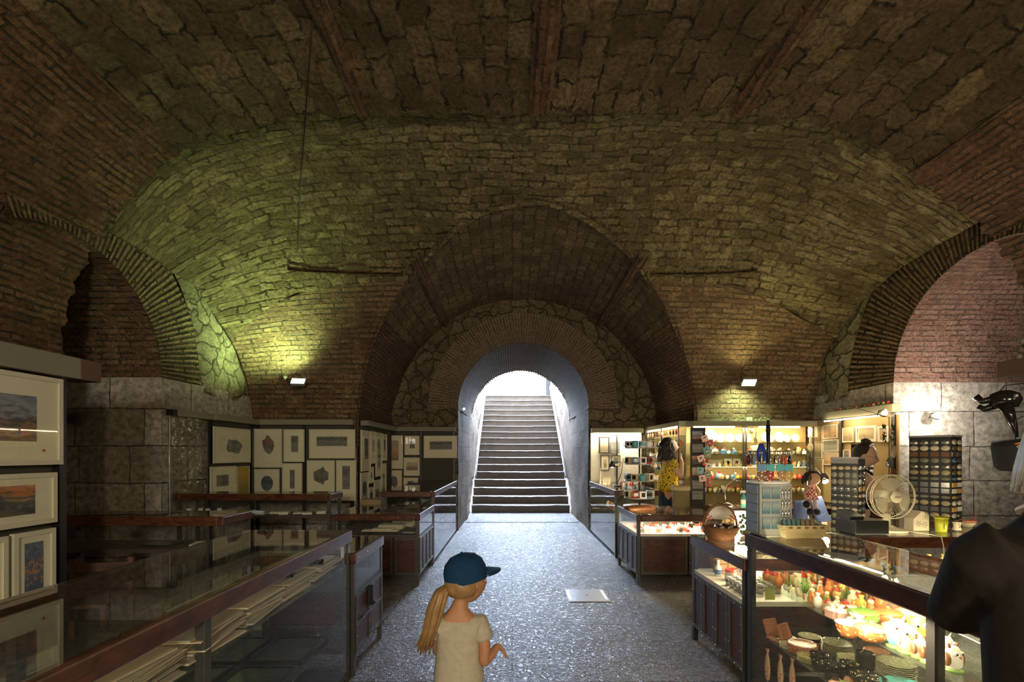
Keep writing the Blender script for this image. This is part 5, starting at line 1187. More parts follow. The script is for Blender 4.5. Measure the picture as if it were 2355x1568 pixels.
for ti, z in enumerate(TZ):
    for k in range(7):
        a = -PI/2+(k-3)*.62; x, y = 1.62+.145*math.cos(a), 6.08+.145*math.sin(a); cl = rn.choice(['white', 'cream', 'red', 'teal', 'white', 'brown', 'blue', 'silver'])
        if (k+ti) % 2 and ti < 3:
            place(P_box, (x, y, .802+z), a+PI/2, 'mug carton, %s from the left on tier %s of the mug stand' % (ORD[k], ORD[ti]), 'mug cartons on the stand', .95, {0: C_['sand' if k % 3 else 'white']})
        else:
            place(P_mug, (x, y, .802+z), a, '%s souvenir mug, %s from the left on the %s tier of the stand' % (cw[cl], ORD[k], ORD[ti]), 'mugs on the stand', .95, {0: C_[cl], 1: C_[cl], 2: C_[rn.choice(['white', 'black', 'teal'])]})
    if ti < 3:
        for k in range(5):
            a = -PI/2+(k-2)*.75; x, y = 1.62+.07*math.cos(a), 6.08+.07*math.sin(a); cl = rn.choice(['white', 'teal', 'silver', 'blue'])
            place(P_mug, (x, y, .802+z+.0), a, '%s mug in the inner ring, %s from the left on the %s tier' % (cw[cl], ORD[k], ORD[ti]), 'mugs on the stand', .5, {0: C_[cl], 1: C_[cl]})
# baskets
wick = lambda n_, c1, c2: (lambda t: t)(weave(n_, c1, c2))
def weave(name, c1, c2, sc=90):
    if name in _P: return _P[name]
    t = NT(name); tc = t.n('ShaderNodeTexCoord').outputs['Object']
    w1 = t.tex('ShaderNodeTexWave', tc, sc/3, Distortion=1.5); w1.bands_direction = 'Z'
    ck = t.tex('ShaderNodeTexNoise', tc, sc); f = t.math('MULTIPLY', w1.outputs['Fac'], ck.outputs[0])
    t.bsdf(t.mix(t.math('MULTIPLY', f, 2, True), c1, c2), .55, 0, t.bump(w1.outputs['Fac'], .8, .006)); _P[name] = t.m; return t.m
tb_ = thing('wicker_bin', 'tall pale wicker bin with a cloth lining on the lit showcase', 'basket', (2.22, 6.30, .802))
m = MB(); m.lathe([(0, 0), (.10, 0), (.115, .26), (.118, .265), (.108, .25), (.10, .2)], (0, 0, 0), 24); m.build('wicker_body', weave('pale_wicker', (.10, .075, .03), (.32, .26, .12)), tb_, local=True)
m = MB(); m.lathe([(.119, .22), (.124, .25), (.120, .275), (.10, .272), (.085, .23)], (0, 0, 0), 32, wob=scal(9, .03)); m.build('cloth_lining', cloth('bin_cloth', (.45, .38, .22), 0), tb_, local=True)
wb = thing('wicker_basket', 'brown wicker basket with a tall hoop handle and red embroidered cloth', 'basket', (1.60, 3.68, .845))
BR = weave('brown_wicker', (.13, .045, .015), (.42, .20, .08))
m = MB(); m.lathe([(0, 0), (.075, 0), (.09, .005), (.125, .055), (.135, .085), (.13, .09), (.118, .06), (.08, .015), (0, .012)], (0, 0, 0), 32); m.build('wicker_bowl', BR, wb, local=True)
m = MB(); m.lathe([(.128, .082), (.137, .09), (.133, .1), (.124, .095)], (0, 0, 0), 32); m.lathe([(.07, -.002), (.082, -.002), (.082, .012), (.07, .012)], (0, 0, 0), 28); m.build('braided_rim', BR, wb, local=True)
hp = [(.13*math.cos(a), 0, .09+.175*math.sin(a)) for a in [PI*k/20 for k in range(21)]]
m = MB()
for k in range(4): m.tube([(p[0]*(1+.02*math.sin(i*1.2+k*1.6)), .006*math.cos(i*1.2+k*1.6), p[2]+.006*math.sin(i*1.2+k*1.6)) for i, p in enumerate(hp)], .0045, 6)
m.build('handle', BR, wb, local=True)
m = MB(); vs = []
for i in range(13):
    a = PI*(.10+.80*i/12); o_ = .168; vs += [(.122*math.cos(a), -.012, .09+.165*math.sin(a)), (.122*math.cos(a), -.014+.004*math.sin(i), max(.125, .09+.165*math.sin(a)-.105*math.sin(a)**2))]
m.add(vs, [(2*i, 2*i+2, 2*i+3, 2*i+1) for i in range(12)], 0, True)
cl_ = m.build('white_cloth', cloth('white_linen', (.75, .72, .64), 0), wb, local=True); sd = cl_.modifiers.new('s', 'SOLIDIFY'); sd.thickness = .003
for s_ in (-1, 1):
    m = MB()
    for i in range(5):
        for j in range(4):
            if (i+j) % 2 == 0 and i+j < 7: m.cbox((s_*(.108-i*.011), -.0185, .155+j*.013-i*.006), (.0095, .002, .0095), 0, 0, 0, PI/4)
    m.build('embroidery', C_['red'], cl_, local=True)
m = MB(); m.tube([(-.13, 0, .12), (-.15, -.01, .13), (-.13, -.01, .14), (-.155, 0, .11)], .004, 6); m.tube([(.13, 0, .12), (.15, -.01, .14), (.135, -.01, .1)], .004, 6); m.build('red_ribbon', C_['red'], wb, local=True)
P_toy = mk('small_bottle', [('bottle_body', MB().lathe([(0, 0), (.016, 0), (.016, .05), (.007, .062), (.007, .08), (0, .08)], n=12), C_['black']), ('bottle_label', MB().lathe([(.0165, .012), (.0165, .04)], n=12), C_['cream'])], 'b', 'bottle')
for i, (dx, dy, rx, ry, cl) in enumerate(((-.06, 0, .4, .5, 'black'), (-.03, -.03, -.3, .8, 'silver'), (.0, .02, .3, -.4, 'black'), (.03, -.02, .5, .3, 'white'), (.06, .01, -.4, -.6, 'cream'), (.05, -.05, .6, .9, 'white'), (-.02, .05, 0, .2, 'brown'), (.02, -.06, .7, -.5, 'grey'))):
    o = place(P_toy, (1.60+dx, 3.68+dy, .885), 0, '%s little bottle in the brown wicker basket, %s from the left' % (cw[cl], ORD[i]), 'bottles in the wicker basket', 1.1, {0: C_[cl]}); o.rotation_euler = (rx, ry, i)
# pale tray with striped purses on the ceramics showcase
tr = thing('wicker_tray', 'rectangular cream wicker tray with striped purses on the ceramics showcase', 'basket', (1.68, 2.80, 1.014))
b_ = MB(); w0, d0, w1, d1, hh = .105, .055, .135, .075, .075
def ring_(a, b, z): return [(-a, -b, z), (a, -b, z), (a, b, z), (-a, b, z)]
vs = ring_(w0, d0, 0)+ring_(w1, d1, hh)+ring_(w1-.006, d1-.006, hh)+ring_(w0-.004, d0-.004, .005)
b_.add(vs, [(0, 1, 5, 4), (1, 2, 6, 5), (2, 3, 7, 6), (3, 0, 4, 7), (4, 5, 9, 8), (5, 6, 10, 9), (6, 7, 11, 10), (7, 4, 8, 11), (8, 9, 13, 12), (9, 10, 14, 13), (10, 11, 15, 14), (11, 8, 12, 15), (0, 3, 2, 1), (12, 13, 14, 15)])
b_.build('tray_body', weave('cream_wicker', (.40, .32, .16), (.74, .66, .42), 120), tr, local=True)
m = MB()
for k in range(5): m.cbox((-.09+k*.045, -.0735, .063), (.020, .004, .010), 0, 0, -.25)
m.build('slots', C_['brown'], tr, local=True)
def stripes(name, c1, c2, sc=60):
    if name in _P: return _P[name]
    t = NT(name); tc = t.n('ShaderNodeTexCoord').outputs['Object']; w_ = t.tex('ShaderNodeTexWave', tc, sc); w_.bands_direction = 'X'
    t.bsdf(t.ramp(w_.outputs['Fac'], [(.45, c1), (.55, c2)]), .8); _P[name] = t.m; return t.m
for i in range(7):
    m = MB(); m.lathe([(0, -.009), (.035, -.009), (.042, 0), (.035, .009), (0, .009)], (0, 0, 0), 16, sx=1.1)
    o = m.build('striped_purse', stripes('teal_stripe', (.05, .20, .22), (.30, .45, .45)) if i < 4 else stripes('cream_stripe', (.55, .46, .30), (.22, .17, .12)), local=True)
    o.location = (1.60+i*.027, 2.80, 1.082); o.rotation_euler = (1.4, .0, .9)
    tag(o, '%s striped purse in the wicker tray, %s from the left' % ('teal' if i < 4 else 'cream', ORD[i]), 'purse', 'striped purses in the tray')
# ------------------------------------------------------------------ card stand, counter things
cs = thing('card_stand', 'tall black stand of postcards beside the wall shelves', 'display stand', (2.57, 6.62, .0))
m = MB(); m.box(-.10, .10, -.015, .015, .02, 1.86); m.build('panel', M['black'], cs, local=True)
m = MB(); m.box(-.14, .14, -.12, .12, 0, .02); m.build('foot', M['black'], cs, local=True)
for i, (z, am) in enumerate(((1.70, 0), (1.52, 3), (1.36, 1), (1.20, 7), (1.02, 3), (.87, 4))):
    lying('postcard', 'postcard on the tall black stand, %s from the top' % ORD[i], 'postcard', (2.56, 6.60, z), (.15, .004, .11), A[am], 0, 'postcards on the black stand')
pk_ = [C_['pink'], C_['red'], C_['cream'], C_['teal'], C_['grey']]
rn = random.Random(9)
for i in range(12):
    px, py = 1612+rn.uniform(-4, 24), 1008+i*9.2; x, y, z = at(px, py, 6.45)
    t = thing('gift_packet', 'small clear gift packet hanging beside the postcard stand, %s from the top' % ORD[i], 'packet', (x, y, z), rn.uniform(-.5, .5), 'gift packets beside the postcard stand')
    m = MB(); m.cbox((0, 0, 0), (.085, .012, .085), 0, 0, 0, rn.uniform(-.4, .4)); m.build('card', pk_[i % 5], t, local=True)
    m = MB(); m.lathe([(0, .012), (.02, .010), (.022, 0)], (0, 0, 0), 12); o = m.build('trinket', C_['silver'], t, local=True); o.rotation_euler = (PI/2, 0, 0)
m = MB(); m.tube([at(1625, 1000, 6.45), at(1628, 1115, 6.45)], .004, 5); m.tube([at(1625, 1000, 6.45), (2.60, 6.60, 1.80)], .004, 5); tag(m.build('packet_string', M['black'], origin=at(1625, 1000, 6.45)), 'string that carries the clear gift packets', 'string')
# lamps on the inner counter
il = thing('desk_lamp', 'silver gooseneck lamp standing on the inner counter', 'lamp', (2.62, 5.82, .862))
m = MB(); m.lathe([(0, 0), (.075, 0), (.07, .015), (.03, .04), (0, .045)], (0, 0, 0), 24); m.build('base', C_['silver'], il, local=True)
m = MB(); m.tube([(-.02, 0, .04), (-.03, 0, .15), (-.01, 0, .25), (.05, 0, .31), (.12, 0, .33)], .007, 8); m.build('neck', C_['silver'], il, local=True)
m = MB(); m.lathe([(.01, 0), (.04, -.03), (.036, -.03), (0, 0)], (.13, 0, .335), 14); m.build('shade', C_['silver'], il, local=True)
t = thing('card_reader', 'black gadget with a bent cable on the inner counter', 'gadget', (2.50, 5.76, .862))
m = MB(); m.cbox((0, 0, .015), (.07, .05, .03)); m.build('body', M['black'], t, local=True, bevel=.004); m = MB(); m.tube([(-.03, 0, .03), (-.035, 0, .14), (-.02, 0, .21), (.02, 0, .235)], .004, 6); m.build('cable', M['black'], t, local=True)
m = MB(); m.cbox((.04, 0, .235), (.05, .002, .035), 0, 0, 0, .3); m.build('paper_tag', C_['cream'], t, local=True)
sp = thing('spray_bottle', 'spray bottle with a red nozzle on the inner counter', 'spray bottle', (2.80, 5.78, .862))
m = MB(); m.lathe([(0, 0), (.035, 0), (.035, .10), (.014, .14), (.012, .16)], (0, 0, 0), 16, sy=.7); m.build('bottle', P('clear_teal', (.10, .40, .42), .15), sp, local=True)
m = MB(); m.lathe([(.0355, .03), (.0355, .085)], (0, 0, 0), 16, sy=.7); m.build('label_sticker', C_['white'], sp, local=True)
m = MB(); m.cbox((-.01, 0, .18), (.06, .02, .03), 0); m.tube([(-.03, 0, .175), (-.04, 0, .15)], .004, 5); m.cbox((.028, 0, .188), (.02, .022, .02), 1); m.build('nozzle', [C_['white'], C_['red']], sp, local=True)
# bright patch behind the wicker basket, made up as a glowing board, no real lamp
lb = thing('white_board_glow', 'white board with its brightness painted as glow, behind the wicker basket', 'lamp', (1.98, 4.15, .0))
m = MB(); m.box(-.04, .05, -.02, .02, .6, 1.0); m.build('glowing_face', emit('painted_board_glow', (1, .93, .75), 3.2), lb, local=True)
m = MB(); m.box(-.05, .06, -.03, .03, 0, .6); m.build('stand', M['steel'], lb, local=True)
m = MB(); rr = random.Random(4)
for k in range(40): a = rr.uniform(0, 6.28); z = rr.uniform(.0, .16); m.ball((.05*math.cos(a)*rr.random(), .05*math.sin(a)*rr.random(), z), .012, 6, 0 if k % 4 else 1)
o = m.build('dried_flowers', [C_['green'], C_['red']], local=True); o.location = (1.86, 3.82, .846); tag(o, 'small bunch of green and red dried flowers behind the wicker basket', 'dried flowers')
# ------------------------------------------------------------------ card rack with pole on the far end of the ceramics showcase
rk = thing('postcard_rack', 'white revolving rack of magnets and key rings on the showcase corner', 'display rack', (1.545, 2.885, 1.014))
m = MB(); m.cbox((0, 0, .005), (.17, .17, .010)); m.cbox((0, 0, .16), (.19, .17, .30)); m.build('rack_body', P('pale_rack', (.33, .35, .33), .4), rk, local=True, bevel=.004)
m = MB(); m.lathe([(0, .31), (.12, .31), (.12, .322), (.0, .326)], (0, 0, 0), 24, sy=.9); m.build('top_cap', C_['white'], rk, local=True)
m = MB(); m.cyl((0, 0, .32), (0, 0, .66), .010, .012, 10); m.cyl((0, 0, .62), (0, 0, .69), .014, .006, 10); m.build('pole', M['black'], rk, local=True)
m = MB(); m.tube([(.115*math.cos(2*PI*k/24), .115*math.sin(2*PI*k/24), .50) for k in range(25)], .003, 5); [m.cyl((0, 0, .50), (.115*math.cos(a), .115*math.sin(a), .50), .002, n=5) for a in (0, 1.57, 3.14, 4.71)]; m.build('hook_ring', M['steel'], rk, local=True)
bm_ = art('blue_magnet', [(0, (.05, .10, .14)), (.4, (.10, .22, .28)), (.6, (.30, .34, .30)), (1, (.12, .20, .32))], 6, 11)
for c in range(2):
    for r in range(3): lying('picture_magnet', 'dark blue picture magnet, %s column, %s row of the white rack' % (ORD[c], ORD[r]), 'magnet', (1.488+c*.055, 2.797, 1.060+(2-r)*.088), (.046, .004, .068), bm_, 0, 'picture magnets on the white rack')
P_key = mk('key_ring', [('ring', MB().tube([(.010*math.cos(a), 0, .010*math.sin(a)) for a in [k*PI/6 for k in range(13)]], .0016, 5), C_['silver']), ('pendant', MB().lathe([(0, -.055), (.006, -.05), (.008, -.03), (.003, -.012), (0, -.01)], n=8, sy=.5), C_['silver'])], 'k', 'key ring')
for c in range(3):
    for r in range(4): place(P_key, (1.583+c*.019, 2.796, 1.30-r*.062), 0, 'silver key ring, %s column, %s row on the white rack' % (ORD[c], ORD[r]), 'key rings on the white rack')
for k in range(5): lying('side_card', 'pale blue card in the left side of the white rack, %s from the top' % ORD[k], 'card', (1.4475, 2.885, 1.262-k*.056), (.004, .13, .05), P('pale_blue_card', (.30, .38, .48), .4), 0, 'blue cards on the white rack')
for k in range(16):
    a = 2*PI*k/16; cl = ['silver', 'red', 'black', 'blue', 'gold', 'silver'][k % 6]
    place(P_key, (1.545+.115*math.cos(a), 2.885+.115*math.sin(a), 1.014+.49), a, '%s key ring hanging from the round hook ring, %s counted from the right' % (cw[cl], ORD[k]), 'key rings on the hook ring', 1.3, {1: C_[cl]})
P_pouch = mk('hanging_pouch', [('header_card', MB().cbox((0, 0, -.02), (.048, .006, .04)), C_['blue']), ('pouch', MB().lathe([(0, -.105), (.018, -.098), (.026, -.07), (.024, -.045), (0, -.04)], n=14, sy=.35), G_TERRA)], 'p', 'pouch')
for k, (dx, ry, c0, c1) in enumerate(((-.085, 0, 'blue', 'brown'), (-.032, .05, 'teal', 'red'), (.022, -.2, 'teal', 'sand'), (.075, 0, 'teal', 'gold'))):
    o = place(P_pouch, (1.545+dx, 2.80, 1.014+.425), 0, 'patterned pouch hanging above the white rack, %s from the left' % ORD[k], 'pouches above the white rack', 1, {0: C_[c0], 1: painted('pouch_'+c1, C_[c1].node_tree.nodes[2].inputs[0].default_value[:3] if False else {'brown': (.2, .1, .06), 'red': (.30, .04, .03), 'sand': (.35, .2, .1), 'gold': (.45, .3, .08)}[c1], (.65, .55, .35), 60, .33, .8)}); o.rotation_euler = (0, ry, 0)
m = MB(); m.tube([(1.45, 2.80, 1.443), (1.64, 2.80, 1.443)], .003, 5); m.tube([(1.545, 2.80, 1.443), (1.545, 2.885, 1.46)], .003, 5); tag(m.build('pouch_rail', M['steel'], origin=(1.545, 2.8, 1.443)), 'thin rail that carries the hanging pouches', 'rail')
m = MB(); m.lathe([(0, 0), (.022, .02), (.030, .07), (.012, .12), (0, .12)], (0, 0, 0), 14, sy=.5); o = m.build('blue_purse', P('blue_satin', (.02, .05, .28), .3), local=True); o.location = (1.475, 2.83, 1.46-.02); tag(o, 'deep blue satin purse hanging left of the black pole', 'purse')

# ------------------------------------------------------------------ magnet racks
def magnet_rack(label, x, y, z, w_, d_, h_, cols, rows, side_cols, rz, tagname, header=None):
    t = thing('magnet_rack', label, 'display rack', (x, y, z), rz)
    m = MB(); m.cbox((0, 0, h_/2), (w_, d_, h_)); m.build('rack_body', P('rack_black', (.025, .028, .032), .4), t, local=True)
    m = MB(); m.cbox((0, 0, h_+.008), (w_+.01, d_+.01, .016)); m.build('top_cap', P('rack_cap', (.35, .34, .36), .4), t, local=True)
    if header: m = MB(); m.cbox((0, -d_/2-.003, h_-.02), (w_, .006, .04)); m.build('header_strip', P('header_grey', (.22, .22, .20), .5), t, local=True)
    R = Matrix.Rotation(rz, 3, 'Z')
    shp = [MB().cbox((0, 0, 0), (.8, .12, .8)), MB().lathe([(0, -.06), (.45, -.06), (.45, .04), (0, .06)], n=14), MB().lathe([(0, -.06), (.48, -.06), (.45, .04), (0, .06)], n=14, sy=.6)]
    protos = []
    for i_, s_ in enumerate(shp):
        if i_: s_.v = [(v[0], -v[2], v[1]) for v in s_.v]
        protos.append(mk('fridge_magnet', [('m', s_, C_['sand'])], 'm', 'magnet'))
    rr = random.Random(int(x*100)); names = ['square', 'round', 'oval']
    top = h_-(.05 if header else .02)
    for r in range(rows):
        k = rr.choice([0, 1, 2]); cl = rr.choice(['sand', 'grey', 'cream', 'silver', 'grey', 'brown', 'sand'] if not header else ['silver', 'grey', 'silver', 'grey', 'sand'])
        dz = top/rows; zz = top-dz*(r+.5)
        for c in range(cols):
            dx = w_/cols; px = -w_/2+dx*(c+.5); p = R @ Vector((px, -d_/2-.004, 0))
            place(protos[k], (x+p.x, y+p.y, z+zz), rz, '%s %s magnet, %s from the left in the %s row of the %s' % (cw[cl], names[k], ORD[c], ORD[r], tagname), 'magnets on the '+tagname, (dx*.95, .06, dz*.95), {0: C_[cl]})
        for c in range(side_cols):
            dx = d_/side_cols; py_ = -d_/2+dx*(c+.5); p = R @ Vector((w_/2+.004, py_, 0)); c2 = rr.choice(['silver', 'white', 'blue', 'silver', 'white', 'gold'])
            place(protos[k], (x+p.x, y+p.y, z+zz), rz+PI/2, '%s %s magnet, %s from the front, %s row, side of the %s' % (cw[c2], names[k], ORD[c], ORD[r], tagname), 'magnets on the side of the '+tagname, (dx*.9, .06, dz*.9), {0: C_[c2]})
    for pr in protos:
        if not pr.get('used'): bpy.data.objects.remove(pr, do_unlink=True)
magnet_rack('small magnet rack with a grey header beside the woman with a bun', 3.02, 4.3, .853, .21, .16, .60, 4, 9, 2, -.95, 'small rack', True)
magnet_rack('tall magnet rack on the far side of the fan counter', 3.98, 4.50, .853, .31, .24, .80, 4, 14, 2, -1.05, 'tall rack')
magnet_rack('magnet rack standing behind the woman with a bun', 3.99, 5.45, .86, .17, .14, .74, 2, 9, 1, -.95, 'back rack')
m = MB(); m.box(3.85, 4.15, 5.3, 5.6, 0, .858); tag(m.build('rack_table', M['panel'], origin=(4.0, 5.45, 0)), 'dark table under the back magnet rack', 'table')
# hanging string of bags by the racks
bt = thing('bag_string', 'string of small bags and dried leaves hanging beside the tall magnet rack', 'hanging bags', (3.72, 4.72, .9))
m = MB(); m.tube([(3.75, 5.3, 2.02), (3.72, 4.72, 1.86), (3.72, 4.72, .95)], .004, 5); m.build('string', M['black'], bt)
m = MB(); rr = random.Random(2)
for k in range(34): a = rr.uniform(0, 6.28); z = rr.uniform(1.62, 1.78); m.add([(3.72+.03*math.cos(a), 4.72+.03*math.sin(a), z), (3.72+.06*math.cos(a), 4.72+.05*math.sin(a), z+.02), (3.72+.05*math.cos(a+.4), 4.72+.05*math.sin(a+.4), z-.02)], [(0, 1, 2)])
m.build('dried_leaves', P('dark_leaf', (.06, .09, .04), .6), bt)
for i, (z, cl, rx) in enumerate(((1.52, 'sand', .3), (1.42, 'silver', .2), (1.30, 'brown', 0), (1.18, 'red', -.2), (1.10, 'white', .2), (1.02, 'brown', 0))):
    m = MB(); m.lathe([(0, -.06), (.035, -.055), (.04, 0), (.02, .045), (.005, .06)], (0, 0, 0), 12, sy=.4); o = m.build('small_bag', C_[cl], bt, local=True); o.location = (.02*(-1)**i, -.03, z-.9); o.rotation_euler = (0, rx, .3)
# ------------------------------------------------------------------ fan
ZK = .855
fan = thing('desk_fan', 'white desk fan on the glass counter in front of the woman', 'fan', (3.14, 3.98, ZK))
fw = P('fan_plastic', (.72, .66, .46), .35)
m = MB(); m.lathe([(0, 0), (.13, 0), (.135, .008), (.125, .02), (.05, .035), (.035, .045), (.03, .05)], (0, 0, 0), 28, sy=.85); m.build('foot', fw, fan, local=True)
m = MB(); m.lathe([(.034, .03), (.03, .08), (.028, .14), (.0, .145)], (0, .03, 0), 18); m.build('neck', fw, fan, local=True)
m = MB(); m.lathe([(0, -.02), (.05, -.02), (.055, .04), (.045, .11), (.02, .13), (0, .13)], (0, 0, 0), 20); o = m.build('motor_housing', fw, fan, local=True); o.location = (0, .02, .29); o.rotation_euler = (-PI/2, 0, 0)
FR = .178
m = MB(); cz = .29
for yy, rr_ in ((-.045, FR), (-.03, FR+.003), (.02, FR)): m.tube([(rr_*math.cos(2*PI*k/48), yy, cz+rr_*math.sin(2*PI*k/48)) for k in range(49)], .0035, 6)
m.build('guard_rim', fw, fan, local=True)
m = MB()
for k in range(60):
    a = 2*PI*k/60; m.tube([((.045+(FR-.045)*t_)*math.cos(a), -.075+.03*t_**2, cz+(.045+(FR-.045)*t_)*math.sin(a)) for t_ in (0, .33, .66, 1)], .0008, 4, caps=False)
for k in range(36):
    a = 2*PI*k/36; m.tube([((.05+(FR-.05)*t_)*math.cos(a), .03-.012*t_, cz+(.05+(FR-.05)*t_)*math.sin(a)) for t_ in (0, .5, 1)], .0009, 4, caps=False)
gd = m.build('guard_wires', fw, fan, local=True); gd['kind'] = 'stuff'
bl = NT('fan_blade_plastic'); b_ = bl.bsdf((.60, .56, .40), .25); tr_n = bl.n('ShaderNodeBsdfTransparent'); mx = bl.n('ShaderNodeMixShader'); mx.inputs[0].default_value = .55
bl.l(tr_n.outputs[0], mx.inputs[1]); bl.l(b_.outputs[0], mx.inputs[2]); bl.l(mx.outputs[0], bl.out.inputs[0])
for k in range(3):
    a0 = k*2*PI/3+1.7; vs = []
    for i in range(8):
        t_ = i/7; r_ = .045+(.155-.045)*t_; wd_ = .30+.35*math.sin(t_*2.6)
        for j in range(5): a = a0+(j/4-.5)*wd_*2; vs.append((r_*math.cos(a), -.03+(j/4-.5)*.03, cz+r_*math.sin(a)))
    m = MB(); m.add(vs, [(i*5+j, i*5+j+1, (i+1)*5+j+1, (i+1)*5+j) for i in range(7) for j in range(4)], 0, True); o = m.build('blade', bl.m, fan, local=True); sd = o.modifiers.new('s', 'SOLIDIFY'); sd.thickness = .002
m = MB(); m.lathe([(0, .012), (.035, .010), (.048, .0), (.048, -.004)], (0, 0, 0), 24); o = m.build('hub_badge', fw, fan, local=True); o.location = (0, -.077, cz); o.rotation_euler = (PI/2, 0, 0)
fc = bpy.data.curves.new('hub_lettering', 'FONT'); fc.body = 'VIVAX'; fc.size = .018; fc.align_x = 'CENTER'; fc.align_y = 'CENTER'; fc.extrude = .0004; fc.materials.append(M['black'])
f0 = bpy.data.objects.new('lettering_source', fc); COL.objects.link(f0); bpy.context.view_layer.update()
me = bpy.data.meshes.new_from_object(f0.evaluated_get(bpy.context.evaluated_depsgraph_get())); bpy.data.objects.remove(f0, do_unlink=True); bpy.data.curves.remove(fc)
fo = bpy.data.objects.new('hub_lettering', me); COL.objects.link(fo); setp(fo, o); fo.location = (0, 0, .0125)
m = MB(); m.tube([(.06, .0, .012), (.14, -.10, .006), (.17, -.20, .006), (.19, -.272, .0), (.195, -.285, -.08), (.197, -.285, -.2)], .0035, 6); m.build('power_cord', fw, fan, local=True)
# register, ornament house, tub, mugs
cr = thing('cash_box', 'black cash register box left of the fan', 'cash register', (2.84, 3.93, ZK))
m = MB(); m.cbox((.03, 0, .055), (.27, .24, .11)); m.build('drawer_body', P('register_black', (.018, .02, .02), .35), cr, local=True, bevel=.006)
m = MB(); m.cbox((-.05, .02, .135), (.12, .16, .05), 0, 0, .3); m.build('keyboard', P('register_black', (.018, .02, .02), .35), cr, local=True, bevel=.005)
ho = thing('ceramic_house', 'white ornament house with dark green leaves right of the fan', 'ornament', (3.42, 4.05, ZK))
m = MB(); m.add([(-.06, -.05, 0), (.07, -.05, 0), (.07, .05, 0), (-.06, .05, 0), (-.06, -.05, .10), (.07, -.05, .13), (.07, .05, .13), (-.06, .05, .10), (.01, -.05, .165), (.01, .05, .165)],
         [(0, 1, 5, 8, 4), (3, 7, 9, 6, 2), (1, 2, 6, 5), (0, 4, 7, 3), (4, 8, 9, 7), (5, 6, 9, 8)]); m.build('house_body', C_['cream'], ho, local=True, bevel=.003)
m = MB()
for (cx_, cz_) in ((-.02, .06), (.03, .05), (.045, .12)):
    for k in range(6): a = k*PI/3; m.add([(cx_, -.052, cz_), (cx_+.02*math.cos(a-.25), -.053, cz_+.02*math.sin(a-.25)), (cx_+.03*math.cos(a), -.052, cz_+.03*math.sin(a))], [(0, 1, 2)])
m.build('painted_leaves', P('dark_leaf', (.06, .09, .04), .6), ho, local=True)
ty = thing('yellow_tub', 'bright yellow lidded tub on the glass counter', 'tub', (3.545, 3.95, ZK))
yl = P('yellow_plastic', (.50, .52, .04), .35); m = MB(); m.lathe([(0, 0), (.038, 0), (.045, .115), (.0, .115)], (0, 0, 0), 24); m.build('tub_body', yl, ty, local=True)
m = MB(); m.lathe([(.048, .108), (.049, .124), (.0, .128)], (0, 0, 0), 24); m.build('lid', yl, ty, local=True); m = MB(); m.lathe([(.0425, .03), (.0455, .09)], (0, 0, 0), 24); 
for k in range(3): m2 = MB(); m2.add([(-.02, -.0445, .03), (-.012, -.0455, .03), (-.016, -.047, .09)], [(0, 1, 2)])
m2.build('dark_print', P('dark_leaf', (.06, .09, .04), .6), ty, local=True)
m1 = thing('waisted_mug', 'small waisted mug with dark rims standing on the bright counter', 'mug', (3.72, 4.0, ZK))
m = MB(); m.lathe([(0, 0), (.032, 0), (.033, .008), (.025, .035), (.026, .055), (.032, .085), (.029, .085), (.022, .05), (0, .01)], (0, 0, 0), 22); m.build('mug_body', C_['cream'], m1, local=True)
m = MB(); m.lathe([(.0335, .078), (.0335, .087), (.028, .087)], (0, 0, 0), 22); m.lathe([(.034, 0), (.034, .007)], (0, 0, 0), 22); m.build('dark_rims', C_['black'], m1, local=True); m = MB(); m.ball((0, -.026, .03), (.007, .003, .007), 8); m.ball((-.005, -.026, .05), (.005, .003, .005), 8); m.build('red_dots', C_['orange'], m1, local=True)
m2_ = thing('cream_bowl', 'cream bowl with red stripes and a red spoon on the counter', 'bowl', (4.02, 4.22, ZK))
m = MB(); m.lathe([(0, 0), (.03, 0), (.055, .03), (.06, .06), (.056, .06), (.05, .03), (0, .008)], (0, 0, 0), 24); m.build('bowl_body', C_['cream'], m2_, local=True); m = MB(); m.lathe([(.0575, .04), (.0592, .048)], (0, 0, 0), 24); m.lathe([(.0605, .055), (.0605, .061), (.056, .061)], (0, 0, 0), 24); m.build('red_stripes', C_['red'], m2_, local=True)
m = MB(); m.tube([(0, 0, .02), (.045, -.02, .095)], .004, 6); m.ball((.047, -.021, .10), .008, 8); m.build('spoon', C_['red'], m2_, local=True)
# gooseneck lamp with the doll and the blue mitts
gl_ = thing('desk_lamp', 'bright bent-neck lamp on the counter with a doll hanging from it', 'lamp', (2.50, 3.95, ZK))
m = MB(); m.lathe([(0, 0), (.075, 0), (.07, .008), (.015, .025), (0, .03)], (0, 0, 0), 26); m.build('base', C_['silver'], gl_, local=True)
m = MB(); m.tube([(-.05, 0, .02), (-.06, 0, .2), (-.065, 0, .45), (-.03, 0, .555), (0, 0, .54), (.03, -.02, .48), (.05, -.03, .45)], .0045, 8); m.build('neck', C_['silver'], gl_, local=True)
m = MB(); m.ball((.055, -.04, .43), .030, 12); m.build('bulb', emit('goose_bulb', (1, .88, .62), 60), gl_, local=True)
m = MB(); m.lathe([(.012, .05), (.035, .02), (.04, -.01), (.037, -.01), (.01, .045)], (.055, -.03, .435), 16); m.build('shade', C_['silver'], gl_, local=True)
point((2.555, 3.90, ZK+.38), 5, (1, .85, .55), .03)
dz = thing('cloth_doll', 'cloth doll with brown hair and red checked dress hanging from the lamp', 'doll', (2.44, 3.90, 1.05))
skn = P('doll_skin', (.62, .38, .24), .8)
m = MB(); m.ball((.01, -.02, .245), (.048, .045, .05), 14); m.build('head', skn, dz, local=True)
m = MB(); rr = random.Random(8)
